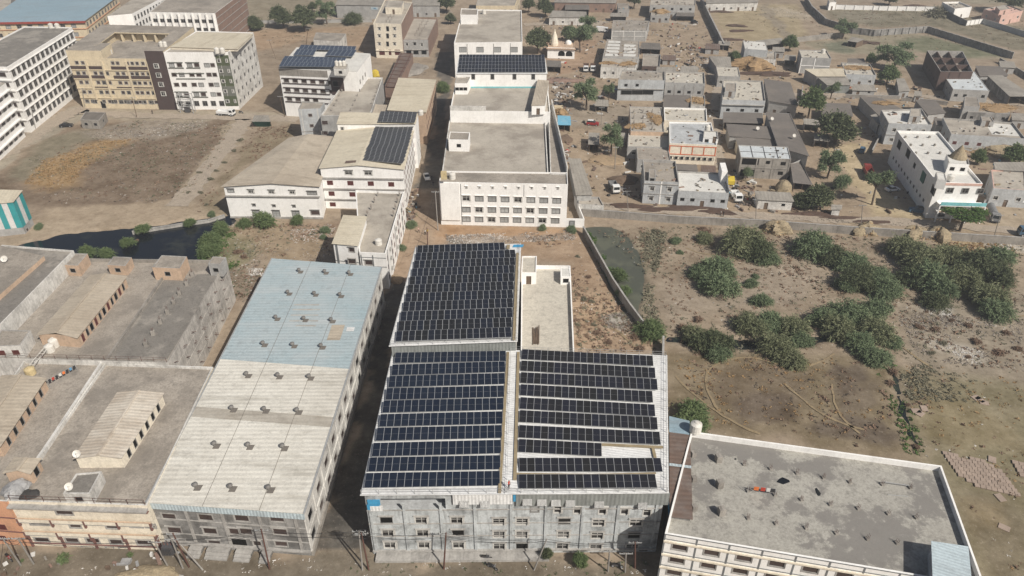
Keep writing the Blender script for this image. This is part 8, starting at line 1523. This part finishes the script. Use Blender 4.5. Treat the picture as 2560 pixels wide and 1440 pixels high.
# ---------------------------------------------------------------- people
def person(label, px, py, top, legs, rz, pose='stand', z=0.0, hair=True):
    """continuous skinned body, coloured by region"""
    J = {'pel': (0, 0, .95), 'wst': (0, .01, 1.12), 'chs': (0, 0, 1.38), 'nek': (0, .01, 1.52), 'hd1': (0, -.01, 1.6), 'hd2': (0, -.02, 1.72), 'ls': (.19, 0, 1.42), 'rs': (-.19, 0, 1.42), 'le': (.25, .02, 1.14), 're': (-.25, .02, 1.14), 'lw': (.26, -.08, .90), 'rw': (-.26, -.1, .9), 'lh': (.1, 0, .92), 'rh': (-.1, 0, .92), 'lk': (.11, -.03, .5), 'rk': (-.12, .0, .5), 'la': (.12, .03, .08), 'ra': (-.14, .08, .08), 'lt': (.13, -.14, .04), 'rt': (-.15, -.1, .04), 'lf': (.25, -.14, .8), 'rf': (-.25, -.16, .8)}
    if pose == 'walk': J.update(lk=(.1, -.18, .52), la=(.1, -.2, .1), lt=(.1, -.38, .06), rk=(-.1, .1, .5), ra=(-.1, .36, .14), rt=(-.1, .24, .05), lw=(.24, .18, .95), rw=(-.24, -.22, .98), lf=(.23, .2, .86), rf=(-.23, -.3, .9))
    if pose == 'sit': J.update(lk=(.13, -.42, .92), rk=(-.13, -.42, .9), la=(.13, -.44, .46), ra=(-.13, -.46, .46), lt=(.13, -.6, .42), rt=(-.13, -.62, .42), le=(.25, -.05, 1.15), re=(-.25, -.05, 1.15), lw=(.2, -.3, 1.05), rw=(-.2, -.3, 1.05), lf=(.18, -.42, 1.02), rf=(-.18, -.42, 1.02))
    if pose == 'reach': J.update(re=(-.3, -.2, 1.35), rw=(-.32, -.42, 1.45), rf=(-.32, -.54, 1.5))
    Rd = {'pel': .13, 'wst': .12, 'chs': .15, 'nek': .055, 'hd1': .09, 'hd2': .085, 'ls': .065, 'rs': .065, 'le': .045, 're': .045, 'lw': .033, 'rw': .033, 'lh': .1, 'rh': .1, 'lk': .065, 'rk': .065, 'la': .042, 'ra': .042, 'lt': .045, 'rt': .045, 'lf': .03, 'rf': .03}
    ks = list(J); E = [('pel', 'wst'), ('wst', 'chs'), ('chs', 'nek'), ('nek', 'hd1'), ('hd1', 'hd2'), ('chs', 'ls'), ('ls', 'le'), ('le', 'lw'), ('lw', 'lf'), ('chs', 'rs'), ('rs', 're'), ('re', 'rw'), ('rw', 'rf'), ('pel', 'lh'), ('lh', 'lk'), ('lk', 'la'), ('la', 'lt'), ('pel', 'rh'), ('rh', 'rk'), ('rk', 'ra'), ('ra', 'rt')]
    me = bpy.data.meshes.new('b'); me.from_pydata([J[k] for k in ks], [(ks.index(a), ks.index(b)) for a, b in E], []); ob = bpy.data.objects.new('b', me); COL.objects.link(ob)
    md = ob.modifiers.new('s', 'SKIN'); ob.modifiers.new('u', 'SUBSURF').levels = 1
    for i, k in enumerate(ks): sv = me.skin_vertices[0].data[i]; sv.radius = (Rd[k] * (1.15 if k == 'chs' else 1), Rd[k] * (.8 if k in ('chs', 'wst', 'pel') else 1)); sv.use_root = k == 'pel'
    dg = bpy.context.evaluated_depsgraph_get(); nm = bpy.data.meshes.new_from_object(ob.evaluated_get(dg)); bpy.data.objects.remove(ob)
    nm.name = 'body'; nm.materials.clear()
    for m_ in ('skin', top, legs, 'hair_black'): nm.materials.append(MT[m_])
    kn = J['pel'][2]
    for p in nm.polygons:
        c = p.center; m_ = 1
        if c.z > 1.5 and abs(c.x) < .16: m_ = 3 if (c.z > 1.70 or (c.y > .02 and c.z > 1.58)) else 0
        elif abs(c.x) > .2 and (c.z < 1.13 or c.y < -.3): m_ = 0
        elif c.z < 1.0: m_ = 0 if (c.z < .1 and pose != 'sit') else 2
        elif pose == 'sit' and c.y < -.16 and c.z < 1.02: m_ = 2
        p.material_index = m_
    nm.shade_smooth(); p0 = P(px, py, z); t = thing('person', label, 'person', (p0.x, p0.y, z - (.82 if pose == 'sit' else 0) + .03), None, rz); o = link('body', nm, t)
    mb = MB(); hd = Vector(J['hd1']) + Vector((0, -.09, .06))
    for x in (-.035, .035): mb.cbox(hd + Vector((x, 0, .02)), .025, .02, .02)
    part(t, 'eyes', mb, 'hair_black'); mb = MB(); mb.cbox(hd + Vector((0, -.015, -.03)), .025, .03, .05); part(t, 'nose', mb, 'skin'); return t
for a in (('person in pale shirt and dark trousers beside the rusty lane pole', 1063, 588, 'cloth_white', 'cloth_dark', 2.6), ('person in a yellow top beside the rusty lane pole', 1069, 587, 'cloth_yellow', 'maroon_trim', -2.4), ('person in mauve shirt walking near the roadside bush', 1047, 582, 'pink_wall', 'cloth_dark', 1.2, 'walk'),
          ('person in dark clothes in the shaded lane, ahead of another', 1078, 452, 'cloth_dark', 'cloth_dark', 0.2, 'walk'), ('person in dark clothes in the shaded lane, following behind', 1083, 466, 'cloth_dark', 'steel_dark', .1, 'walk'), ('person dressed in black on the compound wall lane', 1808, 541, 'cloth_dark', 'cloth_dark', 1.9), ('person in white shirt on the compound wall lane', 1801, 540, 'cloth_white', 'cloth_dark', -1.8), ('person in dark clothes before the cream and brown block', 382, 286, 'cloth_dark', 'cloth_dark', .5),
          ('person in grey at the edge of the sandy yard', 2084, 382, 'tarp_grey', 'cloth_dark', 2.0), ('person in brown beside the one in grey at the sandy yard', 2089, 382, 'truck_brown', 'cloth_dark', -2.0)): person(*a)
person('person in red and dark clothes bending at the end of the roof walkway', 1272, 1222, 'cloth_red', 'cloth_dark', 1.0, 'reach', hB + .55); person('person in light blue shirt sitting on the terrace by the peach shed', 44, 1066, 'tarp_blue', 'cloth_dark', -.9, 'sit', hE + .45)
blob('rubble_block', 'low stone seat under the person by the peach shed', 'stone', P(45, 1062, hE), .45, .4, .45, 'raw_concrete', 9)
# ---------------------------------------------------------------- laid out slabs, heaps, odds and ends
def slabs(label, o_, ux, uy, nx, ny, skip=()):
    p = P(*o_); ex = P(*ux) - p; ey = P(*uy) - p; t = thing('slab_field', label, 'slabs', p); mb = MB(); mb.box((.05, .05, 0), (.9, 0, 0), (0, .9, 0), (0, 0, 1)); me = mb.mesh('slab', ['slab_pink']); r_ = random.Random(5); w = ex.length / nx; d = ey.length / ny; a = math.atan2(ex.y, ex.x)
    for i in range(nx):
        for j in range(ny):
            if (i, j) in skip: continue
            o = link('slab', me, t); q = ex * (i / nx) + ey * (j / ny); o.location = (q.x, q.y, .06); o.scale = (w, d, .16 + r_.uniform(0, .06)); o.rotation_euler = (r_.uniform(-.012, .012), r_.uniform(-.012, .012), a + r_.uniform(-.02, .02))
slabs('grid of pinkish slabs drying on the grass beyond the terrace', (2408, 1212), (2552, 1244), (2350, 1128), 10, 9, {(0, 0), (9, 8), (8, 8), (9, 7), (0, 1), (1, 0), (4, 8), (3, 8)}); slabs('second patch of pinkish slabs past the first', (2548, 1192), (2620, 1210), (2524, 1150), 4, 4)
for k, (x, y) in enumerate(((2290, 1028), (2300, 1035), (2310, 1022), (2450, 1000), (2460, 1008), (2440, 995), (2480, 1150), (2500, 1245), (2510, 1320))): mb = MB(); p = P(x, y); mb.cbox(p + Vector((0, 0, .05)), 1.6, 1.2, .12, k * .7); o = mb.build('loose_slab', 'slab_pink'); o.data.transform(Matrix.Translation(-p)); o.location = p; tag(o, 'loose pale slab lying on the grass away from the slab grid', 'slab', 'loose slabs')
for k, (x, y, rx, ry, h) in enumerate(((1575, 516, 6, 1.6, .5), (1640, 524, 5, 1.4, .4), (1720, 520, 7, 2, .5), (1795, 530, 5, 2, .4), (1960, 520, 5, 1.2, .5), (2030, 536, 7, 1.2, .6), (2100, 545, 5, 1, .4), (2180, 556, 6, 1, .4))): blob('dung_heap', 'dark dung heap along the compound wall lane', 'heap', P(x, y), rx, ry, h, 'dung', 30 + k, 0, 'dung heaps along the lane', .4)
for k, (x, y, rx, ry) in enumerate(((1800, 30, 6, 2.5), (1840, 65, 5, 2.5), (1850, 78, 6, 2), (1830, 100, 5, 2), (2285, 15, 6, 2))): blob('dung_heap', 'low dark heap spread on the brown field', 'heap', P(x, y), rx, ry, .7, 'dung', 60 + k, 0, 'heaps on the brown field', .4)
blob('sand_heap', 'flat sandy heap under the willowy square tree', 'heap', P(1515, 402), 6, 4, .8, 'track_soil', 81); blob('rubble_heap', 'pale sand bag heap by the street transformer', 'heap', P(372, 1436), 4.2, 1.6, .8, 'pale_straw', 82); blob('rubble_heap', 'brown earth heap beside the narrow white wing foot', 'heap', P(988, 700), 2.2, 1.8, 1.0, 'track_soil', 83); blob('scrap_heap', 'dark scrap heap beside the pale grey village house', 'heap', P(1560, 452), 5, 2.5, 1.4, 'wood_brown', 84); blob('scrap_heap', 'brushwood pile by the factory side wall', 'heap', P(1412, 350), 2.5, 4, 1.2, 'wood_brown', 85); blob('rubble_heap', 'pale rubble heap beside the rusty purlin shed', 'heap', P(1035, 175), 6, 8, 1.4, 'raw_concrete', 86); blob('scrap_heap', 'reddish brick heap near the dump trucks', 'heap', P(1405, 203), 8, 3, .8, 'brick_wall', 87)
t = thing('cart', 'yellow open cart box by the factory side wall', 'cart', P(1396, 275)); mb = MB(); p = P(1396, 275); mb.box(p + Vector((-1.6, -.9, .5)), (3.2, 0, 0), (0, 1.8, 0), (0, 0, .15)); mb.build('floor', 'pale_cream_wall', t)
for o_, d, w in (((-1.6, -.95, .5), (3.2, 0, 0), (0, .1, 0)), ((-1.6, .9, .5), (3.2, 0, 0), (0, .1, 0)), ((-1.65, -.9, .5), (.1, 0, 0), (0, 1.8, 0)), ((1.6, -.9, .5), (.1, 0, 0), (0, 1.8, 0))): mb = MB(); mb.box(p + Vector(o_), d, w, (0, 0, 1.0)); mb.build('side_board', 'cream_wall', t)
for y in (-1, 1): mb = MB(); mb.tube(p + Vector((0, y - .06, .4)), p + Vector((0, y + .06, .4)), .4, .4, 12); mb.build('wheel', 'tyre', t)
bad = {l: g for l, g in LABELS.items() if len(g) > 1 and (None in g or len(set(g)) > 1)}
if bad: print('LABEL CLASH', bad)

# ---------------------------------------------------------------- air
hz = MB(); hz.box((-4100, -700, -3.0), (8200, 0, 0), (0, 4800, 0), (0, 0, 103)); hm = bpy.data.materials.new('air'); hm.use_nodes = True; hn = hm.node_tree; hn.nodes.remove(hn.nodes['Principled BSDF'])
pv_ = hn.nodes.new('ShaderNodeVolumePrincipled'); pv_.inputs['Color'].default_value = (.86, .9, .95, 1); pv_.inputs['Density'].default_value = .00042; pv_.inputs['Anisotropy'].default_value = .2; hn.links.new(pv_.outputs[0], hn.nodes['Material Output'].inputs['Volume']); MT['air'] = hm
struct(hz.build('haze', 'air'), 'stuff')
